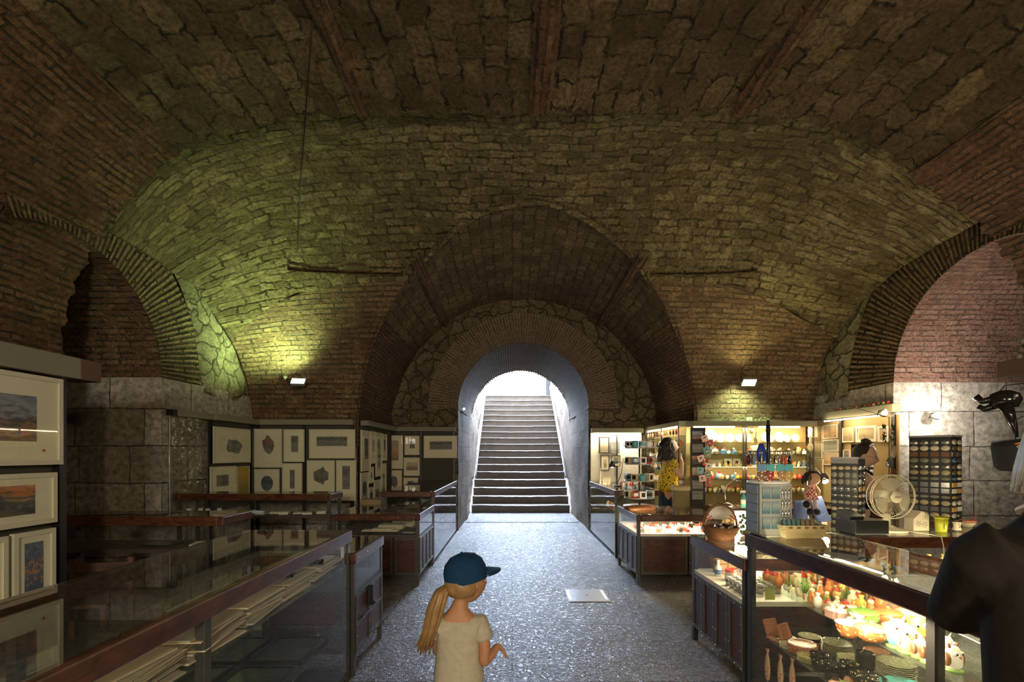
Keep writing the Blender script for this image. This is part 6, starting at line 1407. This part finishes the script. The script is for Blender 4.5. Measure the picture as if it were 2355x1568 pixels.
for k in range(46):
    a = rr.uniform(0, 6.28); e = rr.uniform(-.2, 1.4); p = Vector((.01+.05*math.cos(a)*math.cos(e), -.005+.05*math.sin(a)*math.cos(e)*.9+.01, .255+.05*math.sin(e)))
    m.tube([p, p+Vector((math.cos(a)*.02, math.sin(a)*.01, -.02)), p+Vector((math.cos(a)*.03, 0, -.035-rr.random()*.02))], [.012, .010, .004], 5)
m.build('hair', P('doll_hair', (.05, .03, .02), .9), dz, local=True)
ck = NT('red_check'); tc_ = ck.n('ShaderNodeTexCoord').outputs['Object']; cb = ck.tex('ShaderNodeTexChecker', tc_, 62); cb.inputs[1].default_value = (.5, .03, .02, 1); cb.inputs[2].default_value = (.75, .7, .6, 1); ck.bsdf(cb.outputs[0], .9)
m = MB(); m.lathe([(.022, .205), (.032, .17), (.036, .13), (.060, .075), (.055, .075), (0, .1)], (0, 0, 0), 20, sy=.7); m.build('checked_dress', ck.m, dz, local=True)
for s_ in (-1, 1):
    m = MB(); m.tube([(s_*.022, 0, .10), (s_*.026, -.01, .03), (s_*.026, -.02, .0)], [.015, .012, .011], 8); m.build('leg', skn, dz, local=True)
    m = MB(); m.ball((s_*.028, -.03, -.02), (.022, .03, .028), 12); m.build('black_shoe', P('felt_black', (.015, .016, .018), .9), dz, local=True)
m = MB(); m.tube([(-.03, 0, .19), (-.06, -.01, .12), (-.05, -.02, .07)], [.013, .011, .010], 8); m.build('arm', skn, dz, local=True); m = MB(); m.tube([(.03, 0, .19), (.05, -.02, .15), (.045, -.03, .11)], [.013, .011, .010], 8); m.build('arm', skn, dz, local=True)
m = MB(); m.ball((-.052, -.02, .04), (.026, .026, .03), 12); m.build('black_mitten', P('felt_black', (.015, .016, .018), .9), dz, local=True)
m = MB(); m.tube([(0, 0, .29), (.0, .02, .355)], .0015, 5); m.build('hanging_loop', M['black'], dz, local=True)
bc = P('blue_felt', (.10, .14, .30), .95, 0, .1, 60, .2)
for i, (x, z, rz, lb) in enumerate(((2.40, .90, .0, 'blue felt mitten with a paper tag hanging behind the cloth doll, left one'), (2.56, .93, .35, 'blue felt mitten with a paper tag hanging behind the cloth doll, right one'))):
    t = thing('felt_mitten', lb, 'mitten', (x, 3.985, z), 0)
    m = MB(); m.cbox((0, 0, .11), (.11, .025, .20), 0, 0, 0, -rz); m.cbox((.035-.0, 0, .03), (.10, .03, .09), 0, 0, 0, -rz-.3); m.build('mitten_body', bc, t, local=True, bevel=.012)
    m = MB(); m.cbox((.03, -.02, -.015), (.045, .002, .04)); m.build('paper_tag', C_['cream'], t, local=True)
# ------------------------------------------------------------------ right foreground display board with mask and cap
rbd = thing('display_board', 'dark topped display board at the right edge above the cap', 'display board', (3.3, 2.7, 0))
m = MB(); m.box(3.09, 3.5, 1.6, 3.05, 1.98, 2.08); m.build('top_beam', P('brown_beam_end', (.10, .06, .035), .6), rbd, bevel=.004)
m = MB(); m.box(3.36, 3.40, 2.98, 3.04, 0, 1.93); m.build('upright', M['black'], rbd); m = MB(); m.box(3.40, 3.42, 1.6, 3.04, .6, 1.93); m.build('back_panel', P('dark_backing', (.05, .048, .03), .8), rbd)
m = MB(); rr = random.Random(6)
for k in range(60): m.ball((3.17+rr.random()*.18, 2.9+rr.random()*.12, 2.09+rr.random()*.12), (rr.uniform(.01, .025),)*3, 6, k % 2)
tag(m.build('dried_flower_heads', [P('dry_grey', (.22, .19, .15), .9), P('dry_brown', (.14, .10, .07), .9)], origin=(3.3, 2.96, 2.055)), 'cluster of dried grey flower heads on top of the right display board', 'dried flowers')
mk_ = thing('leather_mask', 'glossy black long-nosed mask with a silver rivet hanging at the right edge', 'mask', (3.04, 2.95, 1.83), -.75)
bg_ = P('gloss_black_leather', (.015, .013, .012), .12)
m = MB(); m.lathe([(0, -.05), (.045, -.045), (.06, 0), (.05, .04), (.02, .06), (0, .06)], (0, 0, 0), 20, sx=1.3, sy=.7); m.build('face', bg_, mk_, local=True)
m = MB(); m.tube([(.0, -.03, -.03), (.02, -.04, -.10), (.04, -.04, -.18), (.05, -.03, -.23)], [.035, .026, .015, .006], 12); m.build('nose', bg_, mk_, local=True)
m = MB(); m.tube([(-.05, 0, .01), (-.10, 0, .0), (-.13, 0, .035)], [.025, .02, .02], 10); m.tube([(-.04, 0, -.03), (-.09, 0, -.05), (-.12, 0, -.03)], [.022, .02, .015], 10); m.build('cheek_flaps', bg_, mk_, local=True)
m = MB(); m.lathe([(0, .006), (.012, .005), (.014, 0)], (0, 0, 0), 14); o = m.build('rivet', C_['silver'], mk_, local=True); o.location = (.045, -.045, .02); o.rotation_euler = (PI/2, 0, 0)
m = MB(); m.tube([(-.04, 0, .03), (0, 0, .09), (.12, .02, .10)], .004, 5); m.build('strap', M['black'], mk_, local=True)
cp = thing('black_cap', 'black cap with gold and white embroidery hanging at the right edge', 'cap', (3.0, 2.85, 1.50), -.75)
m = MB(); m.lathe([(.085, -.09), (.10, -.07), (.102, .05), (.095, .075), (.0, .085)], (0, 0, 0), 28); o = m.build('crown', P('cap_wool', (.012, .013, .015), .85), cp, local=True); o.rotation_euler = (.15, -.1, 0)
m = MB(); m.tube([(-.01, -.104, .055), (.015, -.106, .062), (.05, -.096, .058)], .006, 6); m.build('gold_embroidery', C_['orange'], cp, local=True)
m = MB(); m.tube([(.012+.012*math.cos(a), -.106, .04+.008*math.sin(a)) for a in [k*PI/6 for k in range(13)]], .002, 5); m.tube([(.04, -.099, .045), (.06, -.09, -.01)], .003, 5); m.tube([(.03, -.102, .045), (.05, -.094, -.01)], .003, 5); m.build('white_embroidery', C_['white'], cp, local=True)
m = MB(); m.tube([(0, 0, .08), (.0, 0, .2), (.16, .05, .30)], .003, 5); m.build('hanging_loop', M['black'], cp, local=True)

# ------------------------------------------------------------------ people
def skin(name, verts, edges, radii, mat_, parent=None, levels=2, root=0):
    me = bpy.data.meshes.new(name); me.from_pydata([tuple(v) for v in verts], edges, []); me.materials.append(mat_)
    o = bpy.data.objects.new(name, me); COL.objects.link(o)
    if parent is not None: setp(o, parent)
    sm = o.modifiers.new('skin', 'SKIN'); sm.use_smooth_shade = True
    sv = me.skin_vertices[0].data if me.skin_vertices else None
    if sv is None:
        me.skin_vertices.new() if hasattr(me.skin_vertices, 'new') else None
        bmx = bmesh.new(); bmx.from_mesh(me); bmx.verts.layers.skin.verify(); bmx.to_mesh(me); bmx.free(); sv = me.skin_vertices[0].data
    for i, r in enumerate(radii): sv[i].radius = (r, r) if not hasattr(r, '__len__') else r; sv[i].use_root = (i == root)
    sb_ = o.modifiers.new('sub', 'SUBSURF'); sb_.levels = levels; sb_.render_levels = levels
    return o
SKIN = P('skin_warm', (.38, .18, .09), .55, 0, .06, 8, 0, .35); SKIN2 = P('skin_fair', (.60, .36, .24), .55, 0, .06, 8, 0, .35)
def hand_chain(wrist, dirv, up, size=1.0):
    """palm and five separate fingers as skin chains: returns verts, edges, radii; first vertex = wrist"""
    d = Vector(dirv).normalized(); u = Vector(up).normalized(); s = d.cross(u).normalized(); w_ = Vector(wrist)
    vs = [w_, w_+d*.035*size, w_+d*.062*size]; ed = [(0, 1), (1, 2)]; rd = [.020*size, (.030*size, .017*size), (.032*size, .014*size)]
    for k, (off, ln, c) in enumerate(((-.026, .058, .5), (-.009, .066, .55), (.009, .062, .6), (.025, .048, .7))):
        b = w_+d*.072*size+s*off*size; i = len(vs)
        vs += [b, b+d*ln*.5*size-u*ln*.15*size*c, b+d*ln*.85*size-u*ln*.55*size*c]; ed += [(2, i), (i, i+1), (i+1, i+2)]; rd += [.0092*size, .0083*size, .0068*size]
    i = len(vs); b = w_+d*.03*size-s*.030*size
    vs += [b, b+d*.03*size-s*.018*size-u*.008*size, b+d*.052*size-s*.016*size-u*.018*size]; ed += [(1, i), (i, i+1), (i+1, i+2)]; rd += [.012*size, .010*size, .008*size]
    return vs, ed, rd
def add_chain(V_, E_, R_, at_i, ch):
    vs, ed, rd = ch; off = len(V_)-1
    # first vertex merges with at_i
    idx = lambda k: at_i if k == 0 else off+k
    V_ += vs[1:]; R_ += rd[1:]; E_ += [(idx(a), idx(b)) for a, b in ed]
# ---- girl with the blue cap (about 1.08 m tall), walking away, looking to the right
GX, GY = -.235, 2.12
g = thing('person', 'small child in a dark blue cap and cream T-shirt walking away', 'person', (GX, GY, 0))
V_ = [(0, 0, .50), (0, 0, .60), (0, .0, .70), (.0, .0, .775), (.0, .0, .825), (.018, .012, .865)]      # pelvis..neck..skull base
E_ = [(0, 1), (1, 2), (2, 3), (3, 4), (4, 5)]; R_ = [(.095, .075), (.090, .068), (.098, .068), (.060, .048), (.034, .034), (.040, .042)]
def leg(sx, fx, fy, kx, ky):
    i = len(V_); V_.extend([(sx, 0, .44), (sx+kx, ky, .25), (sx+fx, fy, .06), (sx+fx+.01, fy+.07, .03)]); E_.extend([(0, i), (i, i+1), (i+1, i+2), (i+2, i+3)]); R_.extend([.060, .044, .030, .028])
leg(-.055, -.01, -.10, .0, -.01); leg(.055, .01, .10, .0, .05)
i = len(V_); V_ += [(.090, .0, .745), (.118, -.03, .66), (.110, -.045, .585)]; E_ += [(3, i), (i, i+1), (i+1, i+2)]; R_ += [.034, .028, .024]
j = len(V_); V_ += [(.150, .015, .612), (.172, .045, .635)]; E_ += [(i+2, j), (j, j+1)]; R_ += [.021, .016]
add_chain(V_, E_, R_, j+1, hand_chain((.172, .045, .635), (.55, .25, -.75), (.8, .2, .5), .62))
k = len(V_); V_ += [(-.090, .0, .745), (-.105, .04, .66), (-.10, .07, .58), (-.08, .14, .56)]; E_ += [(3, k), (k, k+1), (k+1, k+2), (k+2, k+3)]; R_ += [.034, .028, .023, .017]
add_chain(V_, E_, R_, k+3, hand_chain((-.08, .14, .56), (.1, .9, -.2), (0, .2, 1), .62))
body = skin('body', V_, E_, R_, SKIN, g)
def head(parent, c, r, yaw, skinm, tilt=0, name='head', brow=P('brow_brown', (.12, .06, .03), .8)):
    """head with face; local +X is the direction of the gaze before yaw"""
    t = bmesh.new(); bmesh.ops.create_icosphere(t, subdivisions=4, radius=1)
    for v in t.verts:
        x, y, z = v.co; f = max(0, x)
        s = 1.0+.05*z; nx, ny, nz = x*1.0, y*.80, z*1.12
        if z < 0: ny *= 1-.26*(-z)**1.4; nx *= 1-.10*(-z)*(1 if x > 0 else 2.2)
        if x > .45: nx -= .10*(x-.45)*(1 if z > .1 else .2)
        g1 = math.exp(-((y)**2/.022+(z+.10)**2/.05))*f; nx += .26*g1                 # nose
        nx += .05*math.exp(-((y)**2/.06+(z+.46)**2/.006))*f; nx += .05*math.exp(-((y)**2/.06+(z+.56)**2/.006))*f; nx += .08*math.exp(-((y)**2/.08+(z+.86)**2/.03))*f
        for s_ in (-1, 1): nx -= .10*math.exp(-((y-s_*.34)**2/.02+(z-.06)**2/.015))*f; nx += .05*math.exp(-((y-s_*.45)**2/.05+(z+.25)**2/.05))*f
        v.co = (nx, ny, nz)
    me = bpy.data.meshes.new(name); t.to_mesh(me); t.free(); me.materials.append(skinm); me.polygons.foreach_set('use_smooth', [True]*len(me.polygons))
    h_ = bpy.data.objects.new(name, me); COL.objects.link(h_); setp(h_, parent); h_.location = c; h_.scale = (r, r, r); h_.rotation_euler = (0, tilt, yaw)
    for s_ in (-1, 1):
        m = MB(); m.ball((.84, s_*.30, .06), (.10, .13, .075), 12); o = m.build('eye', C_['white'], h_, local=True)
        m = MB(); m.ball((.925, s_*.30, .06), (.03, .055, .055), 10); m.build('iris', P('iris_dark', (.04, .025, .015), .2), o, local=True) if False else m.build('iris', P('iris_dark', (.04, .025, .015), .2), h_, local=True)
        m = MB(); m.tube([(.88, s_*.16, .20), (.90, s_*.30, .25), (.78, s_*.46, .20)], [.025, .03, .012], 6); m.build('eyebrow', brow, h_, local=True)
        m = MB(); m.ball((-.02, s_*.80, -.02), (.16, .06, .24), 12); m.ball((.03, s_*.84, -.02), (.08, .03, .15), 8); m.build('ear', skinm, h_, local=True)
    m = MB(); m.tube([(.90, -.18, -.50), (.96, 0, -.50), (.90, .18, -.50)], [.015, .045, .015], 8); m.build('mouth', P('lip', (.42, .13, .10), .5), h_, local=True)
    return h_
# girl's head: gaze turned to the right and slightly away
hd = head(g, (.045, .015, .925), .078, .62, SKIN)
TS = cloth('cream_tshirt', (.38, .34, .25), 0)
sh_v = [(0, 0, .46), (0, 0, .53), (0, 0, .62), (0, 0, .71), (0, 0, .785)]
sh_r = [(.135, .105), (.120, .095), (.108, .083), (.110, .078), (.078, .056)]
i = 5; sh_v += [(.088, 0, .755), (.122, -.03, .672)]; sh_e = [(0, 1), (1, 2), (2, 3), (3, 4), (4, 5), (5, 6)]; sh_r += [.047, .043]
sh_v += [(-.088, 0, .755), (-.112, .035, .672)]; sh_e += [(4, 7), (7, 8)]; sh_r += [.047, .043]
ts = skin('tshirt', sh_v, sh_e, sh_r, TS, g)

skin('shorts', [(0, 0, .50), (0, 0, .44), (-.058, -.005, .40), (-.06, -.02, .30), (.058, .0, .40), (.062, .03, .30)], [(0, 1), (1, 2), (2, 3), (1, 4), (4, 5)], [(.115, .09), (.11, .09), .07, .066, .07, .066], cloth('grey_shorts', (.16, .17, .13), 0), g)
for (x, y) in ((-.065, -.09), (.07, .12)): m = MB(); m.ball((x, y+.02, .03), (.036, .07, .032), 12); m.build('shoe', P('child_shoe', (.3, .12, .14), .7), g, local=True)
NV = cloth('navy_cotton', (.008, .035, .085), 0)
m = MB(); prf = [(.092, -.02), (.094, .0), (.093, .03), (.082, .065), (.055, .092), (.02, .103), (0, .104)]
m.lathe(prf, (0, 0, 0), 26, sx=1.06, sy=.93); capo = m.build('cap', NV, g, local=True); capo.location = (.030, .008, .955); capo.rotation_euler = (-.12, -.14, .62)
m = MB(); vs = []
for a_ in range(13):
    a = -1.15+2.3*a_/12
    for r_, z_ in ((.085, .0), (.130, .006), (.172-.030*abs(a)**1.6, -.006)): vs.append((r_*math.cos(a), r_*math.sin(a)*.88, z_))
m.add(vs, [(i*3+j, i*3+j+1, (i+1)*3+j+1, (i+1)*3+j) for i in range(12) for j in range(2)], 0, True); o = m.build('visor', NV, capo, local=True); sd = o.modifiers.new('s', 'SOLIDIFY'); sd.thickness = .005
m = MB(); m.ball((0, 0, .105), .007, 8); m.build('cap_button', NV, capo, local=True)
HB = NT('blonde_hair'); tc_ = HB.n('ShaderNodeTexCoord').outputs['Object']; nz_ = HB.tex('ShaderNodeTexNoise', tc_, 30, Detail=3)
HB.bsdf(HB.mix(nz_.outputs[0], (.11, .055, .018), (.42, .25, .09)), .5, 0, HB.bump(nz_.outputs[0], .4, .01)); HB = HB.m
def strands(name, root, dirs, n, r0, mat_, parent, spread, seed, rr0=.008):
    rr = random.Random(seed); m = MB()
    for q in range(n):
        ph = rr.uniform(0, 6.28); e = spread*math.sqrt(rr.random()); pts = []
        for t_, p in enumerate(dirs):
            k_ = (.45+.9*t_/(len(dirs)-1)) if t_ < len(dirs)-1 else 1.0
            w_ = .35+.65*math.sin(min(1, t_/(len(dirs)-1)*1.25)*PI*.8)
            pts.append(Vector(root)+Vector(p)+Vector((math.cos(ph+t_*.2), math.sin(ph+t_*.2), .15*math.sin(ph)))*e*w_)
        pts[-1] += Vector((rr.uniform(-.01, .01), rr.uniform(-.01, .01), rr.uniform(-.03, .03)))
        m.tube(pts, [rr0, rr0, rr0*.95, rr0*.8, rr0*.25][:len(pts)] if len(pts) <= 5 else [rr0*(1-.8*i_/(len(pts)-1)) for i_ in range(len(pts))], 5)
    return m.build(name, mat_, parent, local=True)
strands('ponytail', (-.035, -.02, .93), [(0, 0, 0), (-.035, -.02, -.03), (-.060, -.03, -.10), (-.085, -.03, -.19), (-.115, -.03, -.27)], 90, 0, HB, g, .036, 3, .006)
m = MB(); m.lathe([(.0, .055), (.05, .05), (.080, .02), (.082, -.02), (.060, -.050), (.02, -.06), (0, -.06)], (0, 0, 0), 22, sx=.95, sy=.95); o = m.build('hair', HB, g, local=True); o.location = (.012, -.006, .925)
m = MB(); m.tube([(-.046+.014*math.cos(a), -.032, .912+.014*math.sin(a)) for a in [k*PI/6 for k in range(13)]], .005, 6); m.build('hair_tie', C_['white'], g, local=True)
# ---- woman in the yellow dotted blouse
WX, WY = 2.27, 7.0
w1 = thing('person', 'woman with dark curly hair in a yellow blouse with black dots behind the mug stand', 'person', (WX, WY, 0))
def adult(t, skinm, s, lean=0, arms=(), torso=(.15, .10), name='body', legs=True):
    """standing adult; lean moves the chest towards +x; arms = list of joint lists from shoulder to wrist + hand direction"""
    V = [(0, 0, .93*s), (lean*.2, 0, 1.05*s), (lean*.5, 0, 1.20*s), (lean*.8, 0, 1.36*s), (lean*1.0, 0, 1.45*s), (lean*1.2+.015, 0, 1.52*s)]
    E = [(0, 1), (1, 2), (2, 3), (3, 4), (4, 5)]; R = [(.155, .12), (.13, .10), (.15, .105), (.09, .07), (.052, .052), (.055, .06)]
    if legs:
        for sy in (-1, 1):
            i = len(V); V += [(0, sy*.09, .82*s), (.01, sy*.09, .48*s), (0, sy*.09, .09*s), (.10, sy*.10, .04)]; E += [(0, i), (i, i+1), (i+1, i+2), (i+2, i+3)]; R += [.09, .062, .04, .036]
    for (pts, hd_, up_) in arms:
        i = len(V); V += [p for p in pts]; E += [(3, i)]+[(i+k, i+k+1) for k in range(len(pts)-1)]; R += [.050, .043, .040, .026][:len(pts)] if len(pts) == 4 else [.050, .040, .026]
        add_chain(V, E, R, i+len(pts)-1, hand_chain(pts[-1], hd_, up_, .95))
    return skin(name, V, E, R, skinm, t)
adult(w1, SKIN2, 1.0, .03, arms=[([(.03, -.165, 1.36), (.13, -.22, 1.16), (.15, -.18, 1.40)], (-.25, .2, .9), (-1, 0, 0)), ([(.03, .165, 1.36), (.10, .20, 1.15), (.22, .12, 1.28)], (.5, -.3, .7), (0, -.3, 1))])
yb = NT('yellow_dotted_cloth'); tc_ = yb.n('ShaderNodeTexCoord').outputs['Object']
vo = yb.tex('ShaderNodeTexVoronoi', tc_, 30, Randomness=.75); yb.bsdf(yb.mix(yb.math('LESS_THAN', vo.outputs['Distance'], .33), (.62, .42, .02), (.015, .013, .01)), .85)
skin('blouse', [(0, 0, .90), (.01, 0, 1.06), (.02, 0, 1.20), (.025, 0, 1.36), (.03, -.16, 1.37), (.075, -.20, 1.27), (.03, .16, 1.37), (.07, .19, 1.27)], [(0, 1), (1, 2), (2, 3), (3, 4), (4, 5), (3, 6), (6, 7)],
     [(.215, .18), (.185, .155), (.18, .14), (.12, .09), .072, .075, .072, .075], yb.m, w1)
jn = cloth('denim', (.03, .05, .09), 0)
skin('jeans', [(0, 0, 1.0), (0, 0, .90), (0, -.09, .80), (.01, -.09, .48), (0, -.09, .12), (0, .09, .80), (.01, .09, .48), (0, .09, .12)], [(0, 1), (1, 2), (2, 3), (3, 4), (1, 5), (5, 6), (6, 7)], [(.15, .12), (.165, .135), .105, .075, .065, .105, .075, .065], jn, w1)
head(w1, (.055, 0, 1.60), .10, .05, SKIN2)
DH_ = NT('dark_hair'); tc_ = DH_.n('ShaderNodeTexCoord').outputs['Object']; nz_ = DH_.tex('ShaderNodeTexNoise', tc_, 40, Detail=3)
DH_.bsdf(DH_.mix(nz_.outputs[0], (.008, .006, .005), (.035, .022, .016)), .45, 0, DH_.bump(nz_.outputs[0], .5, .01)); DH_ = DH_.m
m = MB(); m.ball((.005, 0, 1.635), (.108, .102, .105), 18); rr = random.Random(12)
for q in range(110):
    a = rr.uniform(.75, 5.53); z0_ = 1.66-rr.random()*.05; r_ = .095; pts = []
    for k in range(6): pts.append((-.0+r_*math.cos(a)*(1+.07*k)+.012*math.sin(k*2.2+q), r_*math.sin(a)*(1+.08*k)+.012*math.cos(k*2.2+q), z0_-k*.047))
    m.tube(pts, [.016, .016, .015, .014, .011, .004], 5)
m.build('hair', DH_, w1, local=True)
m = MB(); m.lathe([(.0, 0), (.006, .0), (.016, .006), (.012, .012), (0, .012)], (0, 0, 0), 10); 
# ---- woman with a bun and glasses behind the fan counter
BX, BY = 3.62, 5.05
w2 = thing('person', 'woman with a high bun and glasses in a black top behind the white fan', 'person', (BX, BY, 0))
adult(w2, SKIN2, .93, .06, arms=[([(.04, -.15, 1.24), (.02, -.20, 1.04), (-.02, -.42, .95)], (-.3, -.9, -.1), (0, 0, 1)), ([(.04, .15, 1.24), (.16, .16, 1.02), (.20, -.10, .95)], (0, -1, -.1), (0, 0, 1))])
bt_ = cloth('black_knit', (.010, .010, .012), 0)
skin('tank_top', [(0, 0, .86), (.02, 0, 1.0), (.035, 0, 1.12), (.045, 0, 1.19)], [(0, 1), (1, 2), (2, 3)], [(.17, .13), (.15, .12), (.165, .12), (.13, .095)], bt_, w2)
for sy in (-1, 1): m = MB(); m.tube([(.13, sy*.075, 1.17), (.10, sy*.085, 1.30), (.04, sy*.085, 1.335), (-.04, sy*.08, 1.28), (-.07, sy*.07, 1.18)], [.018, .016, .015, .016, .018], 8); m.build('strap', bt_, w2, local=True)
skin('trousers', [(0, 0, .93), (0, 0, .84), (0, -.09, .75), (.01, -.09, .45), (0, -.09, .12), (0, .09, .75), (.01, .09, .45), (0, .09, .12)], [(0, 1), (1, 2), (2, 3), (3, 4), (1, 5), (5, 6), (6, 7)], [(.15, .12), (.165, .135), .105, .075, .065, .105, .075, .065], bt_, w2)
h2 = head(w2, (.09, -.02, 1.475), .112, -.75, SKIN2, .32)
m = MB()
for s_ in (-1, 1): m.tube([(.98, s_*.32+.17*math.cos(a), .05+.15*math.sin(a)) for a in [k*PI/8 for k in range(17)]], .018, 5); m.tube([(.97, s_*.49, .08), (.5, s_*.80, .10), (.0, s_*.84, .06)], .016, 5)
m.tube([(1.0, -.15, .07), (1.02, 0, .09), (1.0, .15, .07)], .016, 5); m.build('glasses', C_['silver'], h2, local=True)
BH = P('brown_hair', (.045, .028, .018), .5, 0, .4, 60, .6)
m = MB(); m.ball((-.24, 0, .22), (.86, .86, .98), 22); m.build('hair', BH, h2, local=True)
m = MB(); m.ball((-.30, 0, 1.30), (.38, .40, .34), 16)
for k in range(10): a = k*.63; m.tube([(-.3+.32*math.cos(a), .34*math.sin(a), 1.15), (-.3+.40*math.cos(a+.5), .40*math.sin(a+.5), 1.32), (-.3+.2*math.cos(a+1), .22*math.sin(a+1), 1.56)], [.08, .10, .05], 6)
m.build('bun', BH, h2, local=True)
# ---- person in a dark jacket leaning on the ceramics showcase, close to the camera
def loft(m, rings, n=24, mi=0):
    """closed elliptical loft; rings = (x, y, z, rx, ry)"""
    vs = [(cx+rx*math.cos(2*PI*k/n), cy+ry*math.sin(2*PI*k/n), cz) for (cx, cy, cz, rx, ry) in rings for k in range(n)]
    q = len(rings); fs = [(i*n+k, i*n+(k+1) % n, (i+1)*n+(k+1) % n, (i+1)*n+k) for i in range(q-1) for k in range(n)]
    fs += [tuple(reversed(range(n))), tuple((q-1)*n+k for k in range(n))]
    return m.add(vs, fs, mi, True)
def merge(o, vox, it=6):
    r_ = o.modifiers.new('join', 'REMESH'); r_.mode = 'VOXEL'; r_.voxel_size = vox; r_.use_smooth_shade = True
    s_ = o.modifiers.new('soften', 'SMOOTH'); s_.iterations = it; s_.factor = .6; return o
PX, PY = 1.225, 1.03
w3 = thing('person', 'person in a dark jacket leaning on the right foreground showcase, seen from behind', 'person', (PX, PY, 0))
def chain_tubes(m, ch):
    vs, ed, rd = ch
    for a_, b_ in ed:
        ra = rd[a_] if not hasattr(rd[a_], '__len__') else rd[a_][1]*1.1; rb_ = rd[b_] if not hasattr(rd[b_], '__len__') else rd[b_][1]*1.1
        m.tube([vs[a_], vs[b_]], [ra, rb_], 10)
        m.ball(vs[b_], rb_, 10)
def palm(m, w_, d_, up_, size=1):
    d = Vector(d_).normalized(); u = Vector(up_).normalized(); s_ = d.cross(u).normalized()
    for k in (-.022, -.007, .007, .022): m.tube([Vector(w_)+s_*k*.5*size, Vector(w_)+d*.075*size+s_*k*size], [.014*size, .013*size], 8)
m = MB(); loft(m, [(0, 0, .80, .14, .12), (0, 0, .95, .15, .12), (.02, .02, 1.15, .15, .12), (.06, .05, 1.30, .15, .10), (.13, .09, 1.38, .06, .055), (.18, .12, 1.44, .05, .05), (.24, .15, 1.50, .055, .06)])
for sx in (-1, 1): m.tube([(sx*.08, 0, .84), (sx*.09, .02, .48), (sx*.09, -.02, .09)], [.085, .06, .045], 14); m.tube([(sx*.09, -.04, .045), (sx*.10, .14, .035)], [.04, .035], 12)
ARM1 = [(-.12, .06, 1.27), (-.075, .20, 1.10), (.15, .275, 1.075)]; ARM2 = [(.22, .06, 1.27), (.30, .20, 1.10), (.23, .33, 1.075)]
for A_, hd_ in ((ARM1, (.95, .25, -.08)), (ARM2, (-.1, 1, -.08))):
    m.tube(A_, [.05, .042, .028], 14); m.ball(A_[1], .043, 12); chain_tubes(m, hand_chain(A_[2], hd_, (0, 0, 1), .95)); palm(m, A_[2], hd_, (0, 0, 1), .95)
merge(m.build('body', SKIN2, w3, local=True), .006, 3)
JK = cloth('dark_jacket', (.022, .018, .013), 0)
m = MB(); loft(m, [(0, 0, .74, .165, .145), (0, -.005, .90, .165, .14), (.01, .01, 1.05, .17, .14), (.03, .03, 1.20, .185, .135), (.06, .05, 1.30, .18, .115), (.11, .075, 1.365, .11, .08), (.15, .095, 1.40, .07, .062)])
m.tube([(-.09, .05, 1.285), (-.125, .08, 1.25), (-.08, .205, 1.095), (.10, .265, 1.075)], [.075, .073, .058, .043], 18); m.ball((-.08, .205, 1.095), .059, 14)
m.tube([(.19, .05, 1.285), (.235, .07, 1.25), (.305, .205, 1.095), (.245, .30, 1.075)], [.075, .07, .058, .042], 18); m.ball((.305, .205, 1.095), .058, 14)
for k in range(5): m.tube([(-.15, -.02+.02*k, 1.05+.03*k), (-.10, -.10, 1.0+.04*k), (.02, -.135, .98+.05*k)], .012, 6)
merge(m.build('jacket', JK, w3, local=True), .009, 5)
m = MB(); m.tube([(-.07, -.065, 1.30), (-.055, -.03, 1.375), (-.02, .06, 1.385), (.02, .14, 1.36)], [.012, .014, .014, .012], 8); m.build('shoulder_strap', P('brown_leather', (.18, .08, .03), .4), w3, local=True)
m = MB(); loft(m, [(0, 0, .70, .15, .13), (0, 0, .90, .155, .13)]); 
for sx in (-1, 1): m.tube([(sx*.07, 0, .80), (sx*.09, .02, .48), (sx*.09, -.02, .10)], [.10, .075, .062], 16)
merge(m.build('trousers', P('dark_trousers', (.02, .02, .022), .9), w3, local=True), .010, 4)
h3 = head(w3, (.265, .20, 1.575), .10, .9, SKIN2)
PH = NT('pale_hair'); tc_ = PH.n('ShaderNodeTexCoord').outputs['Object']; nz_ = PH.tex('ShaderNodeTexNoise', tc_, 40, Detail=3)
PH.bsdf(PH.mix(nz_.outputs[0], (.38, .32, .20), (.66, .60, .44)), .5, 0, PH.bump(nz_.outputs[0], .4, .01)); PH = PH.m
m = MB(); m.ball((.265, .19, 1.61), (.106, .108, .100), 20); rr = random.Random(5)
for q in range(170):
    a = rr.uniform(1.9, 6.9); r_ = .090; pts = []
    for k in range(6): pts.append(((.265+r_*math.cos(a)*(1+.07*k)-.006*k), .19+r_*math.sin(a)*(1+.08*k), 1.63-k*.045-.01*math.sin(q)))
    m.tube(pts, [.016, .017, .017, .016, .014, .008], 5)
m.build('hair', PH, w3, local=True)
# ---- people far out on the plaza
for i, (px, Y, cl, lb) in enumerate(((1146, 27, 'white', 'tiny bystander on the bright plaza, leftmost one beyond the stairs'), (1172, 30, 'blue', 'tiny bystander with a dark hat on the bright plaza, second from the left'),
        (1205, 28, 'red', 'tiny bystander in red in the middle of the bright plaza'), (1243, 27, 'grey', 'tiny bystander at the right of the bright plaza'))):
    x = (px-CX)*Y/F; t = thing('person', lb, 'person', (x, Y, 3.6))
    skin('body', [(0, 0, .9), (0, 0, 1.3), (0, 0, 1.45), (0, 0, 1.6), (.1, 0, .5), (.1, 0, .0), (-.1, 0, .5), (-.1, 0, .0), (.2, 0, 1.35), (.25, 0, 1.05), (-.2, 0, 1.35), (-.25, 0, 1.05)], [(0, 1), (1, 2), (2, 3), (0, 4), (4, 5), (0, 6), (6, 7), (1, 8), (8, 9), (1, 10), (10, 11)],
         [.14, .16, .06, .10, .08, .06, .08, .06, .06, .04, .06, .04], C_[cl], t, 1)
    m = MB(); m.ball((0, 0, 1.68), (.11, .11, .10), 12); m.build('hair', C_['brown'], t, local=True)
